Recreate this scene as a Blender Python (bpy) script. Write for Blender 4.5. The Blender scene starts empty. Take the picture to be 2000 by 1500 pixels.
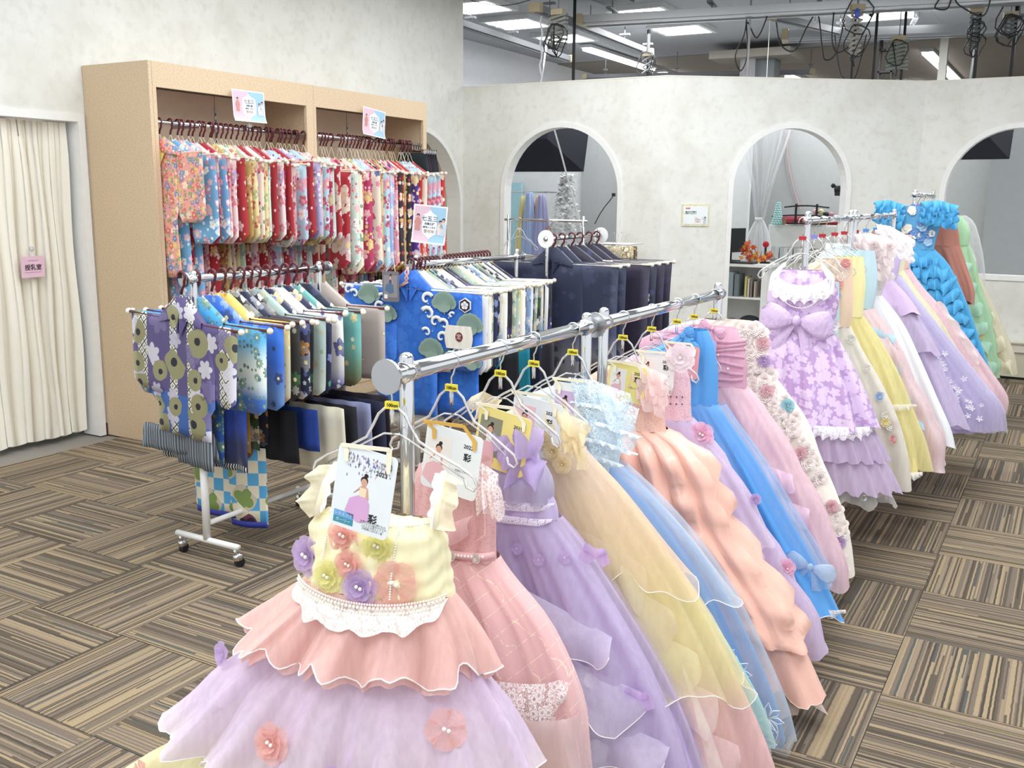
import bpy, bmesh, math, random
from mathutils import Vector, Matrix
sc = bpy.context.scene
COL = sc.collection
PI = math.pi
sin, cos, sqrt = math.sin, math.cos, math.sqrt
R = random.Random(7)

# ---------------------------------------------------------------- camera
cam_d = bpy.data.cameras.new('camera')
cam = bpy.data.objects.new('camera', cam_d); COL.objects.link(cam)
cam_d.sensor_width = 36; cam_d.lens = 34.22; cam_d.clip_end = 100; cam_d.clip_start = .05
_p, _r, _y = .1893, .0101, -.5201
_f = Vector((sin(_y)*cos(_p), cos(_y)*cos(_p), -sin(_p))); _x = Vector((cos(_y), -sin(_y), 0)); _u = _x.cross(_f)
_x2 = _x*cos(_r)+_u*sin(_r); _u2 = -_x*sin(_r)+_u*cos(_r)
M = Matrix((_x2, _u2, -_f)).transposed().to_4x4(); M.translation = Vector((3.4085, -2.1966, 1.6002))
cam.matrix_world = M
sc.camera = cam
# ---------------------------------------------------------------- world, lights, exposure
w = bpy.data.worlds.new('world'); sc.world = w; w.use_nodes = True
bg = w.node_tree.nodes['Background']; bg.inputs[0].default_value = (.93, .96, 1, 1); bg.inputs[1].default_value = 1.0
sc.view_settings.view_transform = 'Standard'; sc.view_settings.look = 'None'
sc.view_settings.gamma = 1; sc.view_settings.use_curve_mapping = False
sc.view_settings.exposure = 0.2
def area(name, loc, sx, sy, power, color=(.955, .985, 1)):
    d = bpy.data.lights.new(name, 'AREA'); d.shape = 'RECTANGLE'; d.size = sx; d.size_y = sy; d.energy = power; d.color = color
    o = bpy.data.objects.new(name, d); COL.objects.link(o); o.location = loc
    return o
for lx, pw in ((-.3, 33), (1.6, 36), (3.5, 42)):
    for ly in (-2.4, .2, 2.6, 5.0):
        area('ceiling_panel_light', (lx, ly, 3.52), 1.6, 1.6, pw)
for lx, ly in ((-1.4, 9.0), (1.2, 9.6), (4.2, 9.4)):
    area('studio_panel_light', (lx, ly, 3.5), 1.4, 1.4, 60, (.96, .98, 1))
for lx, ly in ((-1.5, 14.5), (2.5, 15)):
    area('hall_panel_light', (lx, ly, 3.4), 2.5, 1.3, 45, (1, .97, .93))

# ---------------------------------------------------------------- materials
def rgb(h):
    h = h.lstrip('#'); v = [int(h[i:i+2], 16)/255 for i in (0, 2, 4)]
    return tuple(c/12.92 if c <= .04045 else ((c+.055)/1.055)**2.4 for c in v) + (1,)
class N:
    def __init__(s, name):
        s.m = bpy.data.materials.new(name); s.m.use_nodes = True; s.t = s.m.node_tree
        s.b = s.t.nodes['Principled BSDF']; s.out = s.t.nodes['Material Output']
    def n(s, ty, **k):
        x = s.t.nodes.new('ShaderNode'+ty)
        for a, v in k.items():
            if hasattr(x, a): setattr(x, a, v)
            else: s.set(x, a, v)
        return x
    def set(s, node, key, v):
        i = node.inputs[key.replace('_', ' ')] if isinstance(key, str) else node.inputs[key]
        if isinstance(v, bpy.types.NodeSocket): s.t.links.new(v, i)
        else: i.default_value = v
    def math(s, op, a, b=None, c=None):
        x = s.n('Math', operation=op)
        for i, v in enumerate((a, b, c)):
            if v is not None: s.set(x, i, v)
        return x.outputs[0]
    def vm(s, op, a, b=None, sc_=None, out=0):
        x = s.n('VectorMath', operation=op); s.set(x, 0, a)
        if b is not None: s.set(x, 1, b)
        if sc_ is not None: s.set(x, 3, sc_)
        return x.outputs[out]
    def mix(s, f, a, b, bt='MIX'):
        x = s.n('Mix', data_type='RGBA', blend_type=bt)
        s.set(x, 0, f); s.set(x, 6, a); s.set(x, 7, b); return x.outputs[2]
    def ramp(s, f, stops, interp='LINEAR'):
        x = s.n('ValToRGB'); r = x.color_ramp; r.interpolation = interp
        while len(r.elements) > 1: r.elements.remove(r.elements[-1])
        for i, (p, c) in enumerate(stops):
            e = r.elements[0] if i == 0 else r.elements.new(p)
            e.position = p; e.color = rgb(c) if isinstance(c, str) else c
        s.set(x, 0, f); return x.outputs[0]
    def obj(s): return s.n('TexCoord').outputs['Object']
    def noise(s, v, scale, detail=3, out=0):
        x = s.n('TexNoise'); s.set(x, 'Vector', v); s.set(x, 'Scale', scale); s.set(x, 'Detail', detail); return x.outputs[out]
    def bump(s, h, strength=.3, dist=.01):
        x = s.n('Bump'); s.set(x, 'Height', h); x.inputs['Strength'].default_value = strength; x.inputs['Distance'].default_value = dist
        s.t.links.new(x.outputs[0], s.b.inputs['Normal'])
    def base(s, c, rough=.6, metal=0):
        s.set(s.b, 'Base Color', rgb(c) if isinstance(c, str) else c); s.b.inputs['Roughness'].default_value = rough; s.b.inputs['Metallic'].default_value = metal
        return s
_mc = {}
def plain(name, c, rough=.6, metal=0, bumpy=0, alpha=1):
    k = (name, c)
    if k in _mc: return _mc[k]
    a = N(name); v = a.obj()
    n = a.noise(v, 14, 2)
    f = a.math('MULTIPLY_ADD', n, .12, .94)
    a.base(a.mix(1.0, rgb(c), a.n('CombineColor', Red=f, Green=f, Blue=f).outputs[0], 'MULTIPLY'), rough, metal)
    if bumpy: a.bump(a.noise(v, 260, 2), bumpy, .002)
    if alpha < 1: a.b.inputs['Alpha'].default_value = alpha
    _mc[k] = a.m; return a.m
CHROME = N('chrome').base('#d9dbdd', .12, 1).m
STEEL = N('brushed_steel').base('#b9bbbd', .3, 1).m
WHITE_METAL = plain('white_enamel', '#e9e9e6', .35)
BLACK = plain('black_rubber', '#15161a', .5)
BURG = plain('burgundy_plastic', '#571f28', .3)
CREAMSTR = plain('cream_cord', '#e8ddc4', .8)
IVORY = plain('ivory_plastic', '#efe9d8', .35)
WHITE = plain('white_paint', '#ececea', .5)
DARKROD = plain('dark_rod', '#5a2a2c', .5)
PEARL = N('pearl').base('#f4efe6', .18).m
def m_clear():
    a = N('clear_acrylic'); a.base('#ffffff', .06)
    g = a.n('BsdfGlossy'); g.inputs['Roughness'].default_value = .18
    tr = a.n('BsdfTransparent'); tr.inputs[0].default_value = (.93, .93, .93, 1)
    df = a.n('BsdfDiffuse'); df.inputs[0].default_value = (.9, .9, .9, 1)
    fr = a.n('Fresnel'); fr.inputs[0].default_value = 1.45
    m1 = a.n('MixShader'); m1.inputs[0].default_value = .42; a.t.links.new(tr.outputs[0], m1.inputs[1]); a.t.links.new(df.outputs[0], m1.inputs[2])
    m2 = a.n('MixShader'); a.t.links.new(fr.outputs[0], m2.inputs[0]); a.t.links.new(m1.outputs[0], m2.inputs[1]); a.t.links.new(g.outputs[0], m2.inputs[2])
    a.t.links.new(m2.outputs[0], a.out.inputs[0]); return a.m
CLEAR = m_clear()
def m_wall():
    a = N('mottled_plaster_wallpaper'); v = a.obj()
    n1 = a.noise(v, 3.1, 6); n2 = a.noise(v, 16, 5)
    c = a.ramp(n1, [(.3, '#dbdad2'), (.47, '#e3e3dd'), (.62, '#e7e7e2')])
    c = a.mix(a.ramp(n2, [(.5, (0, 0, 0, 1)), (.72, (.55, .55, .55, 1))]), c, rgb('#d5d3c9'))
    a.base(c, .85); a.bump(a.noise(v, 90, 4), .35, .004); return a.m
WALL = m_wall()
def m_mdf():
    a = N('speckled_beech_board'); v = a.obj()
    s = a.n('Mapping', Vector=v); s.inputs['Scale'].default_value = (1, 1, 2.2)
    n = a.noise(s.outputs[0], 70, 5)
    c = a.ramp(n, [(.3, '#c6ad8e'), (.5, '#d2ba9b'), (.7, '#dac6a8')])
    a.base(c, .6); return a.m
MDF = m_mdf()
def m_carpet():
    a = N('striped_loop_carpet'); v = a.obj(); sep = a.n('SeparateXYZ', Vector=v); ri = a.n('ObjectInfo').outputs['Random']
    off = a.math('MULTIPLY', ri, 313.0)
    wob = a.math('MULTIPLY', a.noise(v, 30, 1), .004)
    x = a.math('ADD', a.math('ADD', sep.outputs[0], wob), off)
    vo = a.n('TexVoronoi', voronoi_dimensions='1D', feature='F1'); a.set(vo, 'W', x); a.set(vo, 'Scale', 150.0)
    k = a.n('SeparateColor', Color=vo.outputs['Color'])
    seg = a.math('FLOOR', a.math('MULTIPLY_ADD', sep.outputs[1], 3.2, a.math('MULTIPLY', k.outputs[1], 9.0)))
    wn = a.n('TexWhiteNoise', noise_dimensions='2D', Vector=a.n('CombineXYZ', X=seg, Y=k.outputs[2]).outputs[0])
    val = a.math('ADD', a.math('MULTIPLY', k.outputs[0], .93), a.math('MULTIPLY', wn.outputs[0], .07))
    big = a.n('TexVoronoi', voronoi_dimensions='1D', feature='F1'); a.set(big, 'W', x); a.set(big, 'Scale', 16.0)
    val = a.math('ADD', a.math('MULTIPLY', val, .86), a.math('MULTIPLY', a.n('SeparateColor', Color=big.outputs['Color']).outputs[0], .14))
    c = a.ramp(val, [(0, '#534940'), (.14, '#675b4f'), (.29, '#85766a'), (.43, '#a08e7e'), (.54, '#ab957b'), (.63, '#6b5d50'), (.72, '#b8a283'), (.85, '#5e6261'), (.89, '#877a5c'), (.94, '#93836f')], 'CONSTANT')
    sp = a.noise(v, 420, 2); c = a.mix(.55, c, a.mix(1.0, c, a.ramp(sp, [(.3, (.45, .45, .45, 1)), (.7, (1.45, 1.45, 1.45, 1))]), 'MULTIPLY'))
    c = a.mix(1.0, c, (.73, .735, .69, 1), 'MULTIPLY')
    a.base(c, .95); a.bump(sp, .5, .003); return a.m
CARPET = m_carpet()

# flowery printed cloth: voronoi cells hold five-petalled flowers of random size and colour
def flowers(a, v2, scale, rad, seed, petals=5, cover=1.0):
    off = a.vm('ADD', a.vm('SCALE', v2, sc_=scale), (seed*3.7, seed*1.9, 0))
    vo = a.n('TexVoronoi', voronoi_dimensions='2D', feature='F1'); a.set(vo, 'Vector', off); vo.inputs['Scale'].default_value = 1; vo.inputs['Randomness'].default_value = .8
    d = a.vm('SUBTRACT', off, vo.outputs['Position'])
    s = a.n('SeparateXYZ', Vector=d)
    ang = a.math('ARCTAN2', s.outputs[1], s.outputs[0])
    k = a.n('SeparateColor', Color=vo.outputs['Color'])
    ang = a.math('ADD', ang, a.math('MULTIPLY', k.outputs[2], 6.3))
    pet = a.math('ABSOLUTE', a.math('COSINE', a.math('MULTIPLY', ang, petals/2)))
    r = a.math('MULTIPLY', a.math('MULTIPLY_ADD', pet, .38, .62), a.math('MULTIPLY_ADD', k.outputs[1], .6*rad, .55*rad))
    mask = a.math('LESS_THAN', vo.outputs['Distance'], r)
    if cover < 1: mask = a.math('MULTIPLY', mask, a.math('LESS_THAN', k.outputs[0], cover))
    cen = a.math('LESS_THAN', vo.outputs['Distance'], a.math('MULTIPLY', r, .28))
    return mask, cen, k.outputs[2]
def xz(a):
    s = a.n('SeparateXYZ', Vector=a.obj())
    wob = a.math('MULTIPLY', s.outputs[1], .7)
    return a.n('CombineXYZ', X=a.math('ADD', s.outputs[0], wob), Y=s.outputs[2]).outputs[0], s.outputs[2]
def kimono_mat(name, base, cols, scale=9, rad=.5, base2=None, zr=(-.3, -.9), leaf=None, cover=.8, seed=None, sheen=.3, petals=5, cen=1):
    a = N(name); v, z = xz(a); scale *= 1.3; soft = a.ramp(a.noise(v, 22, 3), [(.35, (.55, .55, .55, 1)), (.55, (.95, .95, .95, 1))]); seed = R.random()*9 if seed is None else seed
    if isinstance(base, list):
        f = a.n('MapRange', Value=z); f.inputs[1].default_value = zr[0]; f.inputs[2].default_value = zr[1]
        nf = a.math('ADD', f.outputs[0], a.math('MULTIPLY_ADD', a.noise(v, 7, 3), .16, -.08))
        n = len(base); c = a.ramp(nf, [(i/(n-1), b) for i, b in enumerate(base)])
    else: c = rgb(base)
    if base2:
        c = a.mix(a.ramp(a.noise(v, 5, 3), [(.5, (0, 0, 0, 1)), (.56, (1, 1, 1, 1))]), c, rgb(base2))
    if leaf:
        m, _, _ = flowers(a, v, scale*1.15, rad*.8, seed+4, 2, .7); c = a.mix(m, c, rgb(leaf))
    if cols:
        m, ce, k = flowers(a, v, scale, rad, seed, petals, cover)
        n = len(cols); fc = a.ramp(k, [(i/n, q) for i, q in enumerate(cols)], 'CONSTANT')
        c = a.mix(a.math('MULTIPLY', m, soft), c, fc); c = a.mix(a.math('MULTIPLY', a.math('MULTIPLY', ce, m), cen), c, rgb('#ecd9a0'))
        m, ce, k = flowers(a, v, scale*2.3, rad*.8, seed+2, petals, cover*.5)
        c = a.mix(m, c, a.ramp(k, [(i/n, q) for i, q in enumerate(cols[::-1])], 'CONSTANT'))
    a.base(c, .62); a.bump(a.noise(a.obj(), 300, 2), .15, .002)
    a.b.inputs['Sheen Weight'].default_value = sheen
    return a.m
def pale(h, k=.40):
    h = h.lstrip('#'); v = [int(h[i:i+2], 16) for i in (0, 2, 4)]; return '#%02x%02x%02x' % tuple(int(x+(255-x)*k) for x in v)
def streaks(a, v, s1=70, s2=4, st=.35, d=.004):
    mp = a.n('Mapping', Vector=v); mp.inputs['Scale'].default_value = (s1, s1, s2); n = a.noise(mp.outputs[0], 1, 3)
    m2 = a.n('Mapping', Vector=v); m2.inputs['Scale'].default_value = (9, 9, 4); n2 = a.noise(m2.outputs[0], 1, 3)
    h = a.math('ADD', a.math('MULTIPLY', n, .4), a.math('MULTIPLY', n2, 1.6))
    x = a.n('Bump'); a.set(x, 'Height', h); x.inputs['Strength'].default_value = st; x.inputs['Distance'].default_value = d*3
    return x.outputs[0], n
def fabric(name, c, rough=.6, weave=.12, sheen=.2, spec=.5):
    k = (name, str(c))
    if k in _mc: return _mc[k]
    a = N(name); v = a.obj()
    if isinstance(c, list):      # vertical dye gradient: [(z, colour)...] in the garment's own metres, top first
        z0, z1 = c[0][0], c[-1][0]
        f = a.n('MapRange', Value=a.n('SeparateXYZ', Vector=v).outputs[2]); f.inputs[1].default_value = z0; f.inputs[2].default_value = z1
        nf = a.math('ADD', f.outputs[0], a.math('MULTIPLY_ADD', a.noise(v, 5, 2), .14, -.07))
        col = a.ramp(nf, [((q-z0)/(z1-z0), pale(cc, .24)) for q, cc in c])
    else: col = rgb(pale(c, .24))
    nb, _n = streaks(a, v, 45, 5, .5, .004); a.t.links.new(nb, a.b.inputs['Normal']); weave = 0
    a.base(col, rough); a.b.inputs['Sheen Weight'].default_value = sheen; a.b.inputs['Specular IOR Level'].default_value = spec
    if weave: a.bump(a.noise(v, 500, 2), weave, .0015)
    _mc[k] = a.m; return a.m
def tulle(name, c, alpha=.45, grad=None):
    k = (name, str(c), alpha)
    if k in _mc: return _mc[k]
    a = N(name); v = a.obj()
    if isinstance(c, list):
        z0, z1 = c[0][0], c[-1][0]
        f = a.n('MapRange', Value=a.n('SeparateXYZ', Vector=v).outputs[2]); f.inputs[1].default_value = z0; f.inputs[2].default_value = z1
        nf = a.math('ADD', f.outputs[0], a.math('MULTIPLY_ADD', a.noise(v, 5, 2), .14, -.07))
        col = a.ramp(nf, [((q-z0)/(z1-z0), pale(cc)) for q, cc in c])
    else: col = rgb(pale(c))
    nb, ns = streaks(a, v)
    col = a.mix(1.0, col, a.ramp(ns, [(.3, (.93, .93, .93, 1)), (.65, (1.04, 1.04, 1.04, 1))]), 'MULTIPLY')
    d = a.n('BsdfDiffuse', Color=col); tl = a.n('BsdfTranslucent', Color=col); tr = a.n('BsdfTransparent'); a.t.links.new(nb, d.inputs['Normal'])
    m1 = a.n('MixShader'); m1.inputs[0].default_value = .35; a.t.links.new(d.outputs[0], m1.inputs[1]); a.t.links.new(tl.outputs[0], m1.inputs[2])
    lw = a.n('LayerWeight'); lw.inputs[0].default_value = .35
    al = a.math('MINIMUM', a.math('MULTIPLY_ADD', lw.outputs['Facing'], .55, alpha), 1.0)
    m2 = a.n('MixShader'); a.t.links.new(al, m2.inputs[0]); a.t.links.new(tr.outputs[0], m2.inputs[1]); a.t.links.new(m1.outputs[0], m2.inputs[2])
    a.t.links.new(m2.outputs[0], a.out.inputs[0]); _mc[k] = a.m; return a.m
def lace(name, c, scale=60, th=.09, alpha=.12, base=None):
    k = ('lace', name, c, scale)
    if k in _mc: return _mc[k]
    a = N(name); v, z = xz(a); off = a.vm('SCALE', v, sc_=scale*.75)
    vo = a.n('TexVoronoi', voronoi_dimensions='2D', feature='F1'); a.set(vo, 'Vector', off); vo.inputs['Scale'].default_value = 1; vo.inputs['Randomness'].default_value = .7
    d = a.n('SeparateXYZ', Vector=a.vm('SUBTRACT', off, vo.outputs['Position'])); kk = a.n('SeparateColor', Color=vo.outputs['Color'])
    ang = a.math('MULTIPLY_ADD', kk.outputs[1], 6.3, a.math('ARCTAN2', d.outputs[1], d.outputs[0]))
    pet = a.math('ABSOLUTE', a.math('COSINE', a.math('MULTIPLY', ang, 3.0)))
    q = a.math('DIVIDE', vo.outputs['Distance'], a.math('MULTIPLY_ADD', pet, .30, .28))
    l1 = a.math('LESS_THAN', a.math('ABSOLUTE', a.math('SUBTRACT', q, .92)), th*1.5); l2 = a.math('LESS_THAN', a.math('ABSOLUTE', a.math('SUBTRACT', q, .48)), th*1.4)
    ve = a.n('TexVoronoi', feature='DISTANCE_TO_EDGE'); a.set(ve, 'Vector', v); ve.inputs['Scale'].default_value = scale*2.6
    net = a.math('MULTIPLY', a.math('LESS_THAN', ve.outputs['Distance'], th*.8), .55)
    th_ = a.math('MAXIMUM', a.math('MAXIMUM', l1, l2), net)
    if base:
        a.base(a.mix(th_, rgb(base), rgb(c)), .8); a.bump(th_, .4, .003)
    else:
        a.base(c, .8); a.set(a.b, 'Alpha', a.math('MAXIMUM', th_, alpha))
    _mc[k] = a.m; return a.m

# ---------------------------------------------------------------- mesh helpers
class MB:
    def __init__(s): s.v = []; s.f = []
    def add(s, vs, fs):
        o = len(s.v); s.v += [tuple(p) for p in vs]; s.f += [tuple(i+o for i in f) for f in fs]; return s
    def box(s, c, d, rot=0, rx=0):
        M_ = Matrix.Rotation(rot, 3, 'Z') @ Matrix.Rotation(rx, 3, 'X')
        vs = [Vector(c)+M_ @ Vector((x*d[0]/2, y*d[1]/2, z*d[2]/2)) for x in (-1, 1) for y in (-1, 1) for z in (-1, 1)]
        return s.add(vs, [(0, 1, 3, 2), (4, 6, 7, 5), (0, 4, 5, 1), (2, 3, 7, 6), (0, 2, 6, 4), (1, 5, 7, 3)])
    def tube(s, pts, r, n=8, cap=True, closed=False):
        pts = [Vector(p) for p in pts]; m = len(pts); rr = r if isinstance(r, (list, tuple)) else [r]*m
        o = len(s.v); up = None
        for i, p in enumerate(pts):
            t = (pts[(i+1) % m]-pts[i-1]) if closed else (pts[min(i+1, m-1)]-pts[max(i-1, 0)])
            t = t.normalized() if t.length > 1e-9 else Vector((0, 0, 1))
            if up is None: up = Vector((0, 0, 1)) if abs(t.z) < .9 else Vector((1, 0, 0))
            a_ = t.cross(up); a_ = a_.normalized() if a_.length > 1e-6 else Vector((1, 0, 0)); b_ = a_.cross(t).normalized(); up = b_
            for k in range(n):
                q = 2*PI*k/n; s.v.append(tuple(p+(a_*cos(q)+b_*sin(q))*rr[i]))
        for i in range(m if closed else m-1):
            for k in range(n):
                A = o+i*n+k; B = o+i*n+(k+1) % n; i2 = ((i+1) % m); C = o+i2*n+(k+1) % n; D = o+i2*n+k
                s.f.append((A, B, C, D))
        if cap and not closed:
            s.f.append(tuple(o+k for k in reversed(range(n)))); s.f.append(tuple(o+(m-1)*n+k for k in range(n)))
        return s
    def ball(s, c, r, n=8, m=5, sz=(1, 1, 1)):
        c = Vector(c); o = len(s.v); s.v.append((c.x, c.y, c.z+r*sz[2]))
        for j in range(1, m):
            for k in range(n):
                t = PI*j/m; q = 2*PI*k/n; s.v.append((c.x+r*sz[0]*sin(t)*cos(q), c.y+r*sz[1]*sin(t)*sin(q), c.z+r*sz[2]*cos(t)))
        s.v.append((c.x, c.y, c.z-r*sz[2])); L = len(s.v)-1
        for k in range(n): s.f.append((o, o+1+k, o+1+(k+1) % n)); s.f.append((L, o+1+(m-2)*n+(k+1) % n, o+1+(m-2)*n+k))
        for j in range(m-2):
            for k in range(n): A = o+1+j*n+k; B = o+1+j*n+(k+1) % n; s.f.append((A, A+n, B+n, B))
        return s
    def grid(s, P, nu, nv, closed_u=False):
        """P(i,j) point; nu columns, nv rows"""
        o = len(s.v)
        for j in range(nv):
            for i in range(nu): s.v.append(tuple(P(i, j)))
        for j in range(nv-1):
            for i in range(nu if closed_u else nu-1):
                i2 = (i+1) % nu; s.f.append((o+j*nu+i, o+j*nu+i2, o+(j+1)*nu+i2, o+(j+1)*nu+i))
        return s
    def prism(s, poly, a, b, axis=1):
        """polygon of (u,v) extruded from a to b; axis 1: (u,y,v); 0: (x,u,v); 2: (u,v,z)"""
        def P(u, v, w): return (u, w, v) if axis == 1 else ((w, u, v) if axis == 0 else (u, v, w))
        n = len(poly); vs = [P(u, v, a) for u, v in poly]+[P(u, v, b) for u, v in poly]
        return s.add(vs, [tuple(range(n)), tuple(range(2*n-1, n-1, -1))]+[(i, i+n, (i+1) % n+n, (i+1) % n) for i in range(n)])
    def xf(s, M_):
        s.v = [tuple(M_ @ Vector(p)) for p in s.v]; return s
    def mesh(s, name, m=None, smooth=False):
        me = bpy.data.meshes.new(name); me.from_pydata(s.v, [], s.f); me.materials.append(m)
        if smooth: me.polygons.foreach_set('use_smooth', [True]*len(me.polygons))
        me.update(); return me
    def build(s, name, m, parent=None, smooth=False, loc=None, label=None):
        o = bpy.data.objects.new(name, s.mesh(name, m, smooth)); COL.objects.link(o)
        if parent is not None: o.parent = parent
        if loc is not None: o.location = loc
        if label: o['label'] = label
        return o
def inst(name, me, m=None, parent=None, loc=None, rot=None, scale=None):
    o = bpy.data.objects.new(name, me); COL.objects.link(o)
    if m is not None: o.material_slots[0].link = 'OBJECT'; o.material_slots[0].material = m
    if parent is not None: o.parent = parent
    if loc is not None: o.location = loc
    if rot is not None: o.rotation_euler = rot
    if scale is not None: o.scale = scale
    return o
def tag(o, label, cat, group=None):
    o['label'] = label; o['category'] = cat
    if group: o['group'] = group
    return o
def thing(name, label, cat, loc=(0, 0, 0), rz=0, group=None, rot=None):
    o = bpy.data.objects.new(name, None); COL.objects.link(o); o.location = loc; o.rotation_euler = rot or (0, 0, rz); o.empty_display_size = .05
    return tag(o, label, cat, group)
def struct(o): o['kind'] = 'structure'; return o
def stuff(o): o['kind'] = 'stuff'; return o
def text_mesh(body, size, M_, mb=None, bold=0):
    c = bpy.data.curves.new('t', 'FONT'); c.body = body; c.size = size; c.align_x = 'CENTER'; c.align_y = 'CENTER'; c.resolution_u = 2; c.offset = bold; c.space_line = .95
    o = bpy.data.objects.new('t', c); COL.objects.link(o); bpy.context.view_layer.update()
    me = bpy.data.meshes.new_from_object(o.evaluated_get(bpy.context.evaluated_depsgraph_get()))
    mb = mb or MB(); mb.add([M_ @ v.co for v in me.vertices], [tuple(p.vertices) for p in me.polygons])
    bpy.data.objects.remove(o); bpy.data.curves.remove(c); bpy.data.meshes.remove(me)
    return mb
def interp(rows, t):
    """smooth interpolation of tuples along rows"""
    n = len(rows)-1; x = t*n; i = min(int(x), n-1); f = x-i
    p0 = rows[max(i-1, 0)]; p1 = rows[i]; p2 = rows[i+1]; p3 = rows[min(i+2, n)]
    return [.5*((2*b)+(-a+c)*f+(2*a-5*b+4*c-d)*f*f+(-a+3*b-3*c+d)*f**3) for a, b, c, d in zip(p0, p1, p2, p3)]
ORD = ('first second third fourth fifth sixth seventh eighth ninth tenth eleventh twelfth thirteenth fourteenth fifteenth sixteenth seventeenth eighteenth nineteenth twentieth').split()
TENS = {2: 'twenty', 3: 'thirty', 4: 'forty'}
def ordi(n):
    if n <= 20: return ORD[n-1]
    if n % 10 == 0: return {3: 'thirtieth', 4: 'fortieth'}[n//10]
    return TENS[n//10]+'-'+ORD[n % 10-1]
# ---------------------------------------------------------------- setting: floor
XW, YB, HP, HC = -2.15, 6.45, 2.69, 3.6
fl = struct(MB().box((1.6, 9.5, -.03), (12, 27, .04)).build('floor', plain('grey_underlay', '#8f8a83', .9)))
tm = MB().prism([(-.2485, -.2485), (.2485, -.2485), (.2485, .2485), (-.2485, .2485)], -.008, 0, 2).mesh('carpet_tile', CARPET)
for ix in range(-5, 11):
    for iy in range(-4, 16):
        x, y = ix*.5+.25, iy*.5+.25
        if x < XW+.1: continue
        # keep the tiles the camera can see
        d = Vector((x, y, 0))-M.translation; q = (d.dot(_x2)/d.dot(_f), -d.dot(_u2)/d.dot(_f)) if d.dot(_f) > .3 else (9, 9)
        if q[0] < -.66 or q[0] > .80 or q[1] > .60 or q[1] < -.5: continue
        if y > 6.5+max(0, min(1.4, (x-.03)*.69)): continue
        inst('carpet_tile', tm, parent=fl, loc=(x, y, 0), rot=(0, 0, 0 if (ix+iy) % 2 == 0 else PI/2))
# ---------------------------------------------------------------- walls with arches
def wall_run(P, Q, H, openings, th=.12, rev=None):
    """upright wall from P to Q; openings (s0, s1, sill, spring): arched when spring is given as number, ('flat', z) for a flat head"""
    P = Vector(P); Q = Vector(Q); L = (Q-P).length; d = (Q-P)/L; n = Vector((-d.y, d.x))
    if rev: n = -n
    mb = MB(); reveal = MB(); trims = []
    def pt(s, z, o): return (P.x+d.x*s+n.x*o, P.y+d.y*s+n.y*o, z)
    def slab(s0, s1, za0, za1, zb0, zb1):
        v = [pt(s0, za0, 0), pt(s1, za1, 0), pt(s1, zb1, 0), pt(s0, zb0, 0), pt(s0, za0, th), pt(s1, za1, th), pt(s1, zb1, th), pt(s0, zb0, th)]
        mb.add(v, [(0, 1, 2, 3), (7, 6, 5, 4), (0, 4, 5, 1), (3, 2, 6, 7), (0, 3, 7, 4), (1, 5, 6, 2)])
    s = 0
    for (s0, s1, sill, spring) in openings:
        slab(s, s0, 0, 0, H, H)
        if sill > 0: slab(s0, s1, 0, 0, sill, sill)
        path = [(s0, sill)]
        if isinstance(spring, tuple):
            slab(s0, s1, spring[1], spring[1], H, H); path += [(s0, spring[1]), (s1, spring[1]), (s1, sill)]
        else:
            r = (s1-s0)/2; c = (s0+s1)/2; K = 28
            arc = [(c-r*cos(PI*k/K), spring+r*sin(PI*k/K)) for k in range(K+1)]
            for k in range(K): slab(arc[k][0], arc[k+1][0], arc[k][1], arc[k+1][1], H, H)
            path += arc+[(s1, sill)]
        if sill > 0: path += [(s0, sill)]
        # moulding: flat face band proud of the wall, wrapping into the reveal
        t = MB(); W, pr = .045, .014; c0 = ((s0+s1)/2, (sill+1.6)/2 if sill else 1.1)
        outer = []
        for i, (a, z) in enumerate(path):
            if isinstance(spring, tuple) or z <= (spring if not isinstance(spring, tuple) else 0)+1e-6:
                ox = -W if a < (s0+s1)/2 else W; oz = 0
                if isinstance(spring, tuple) and z > 1: oz = W
                if sill > 0 and z <= sill+1e-6: oz = -W
                outer.append((a+ox, z+oz))
            else:
                cc = ((s0+s1)/2, spring); l = sqrt((a-cc[0])**2+(z-cc[1])**2); outer.append((a+(a-cc[0])/l*W, z+(z-cc[1])/l*W))
        path = [(a-(o_[0]-a)/W*.002, z-(o_[1]-z)/W*.002) for (a, z), o_ in zip(path, outer)]
        for i in range(len(path)-1):
            a, b, c_, d_ = path[i], path[i+1], outer[i+1], outer[i]
            t.add([pt(*a, -pr), pt(*b, -pr), pt(*c_, -pr), pt(*d_, -pr), pt(*a, th+.004), pt(*b, th+.004), pt(*c_, 0), pt(*d_, 0)], [(0, 1, 2, 3), (0, 4, 5, 1), (3, 2, 6, 7)])
        trims.append(t); s = s1
    slab(s, L, 0, 0, H, H)
    return mb, trims
wl, tl = wall_run((XW, -4), (XW, YB), HC, [(4.7, 5.94, 0, ('flat', 2.045)), (8.95, 10.38, 0, 1.51)], .15)
struct(wl.build('wall_left', WALL))
for i, t in enumerate(tl): struct(t.build('trim_%d' % (i+1), WHITE))
Pc, Pm, Pq = (XW, YB), (.04, YB), (2.05, 7.85)
wb, tb = wall_run(Pc, Pm, HP, [(.50, 1.745, 0, 1.65)]); struct(wb.build('wall_back', WALL))
struct(tb[0].build('trim_3', WHITE))
wc, tc = wall_run(Pm, Pq, HP, [(.663, 1.753, 0, 1.711)]); struct(wc.build('wall_bay', WALL)); struct(tc[0].build('trim_4', WHITE))
wd, td = wall_run(Pq, (6.2, 7.85), HP, [(.24, 1.42, .94, 1.67)]); struct(wd.build('wall_right', WALL)); struct(td[0].build('trim_5', WHITE))
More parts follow.
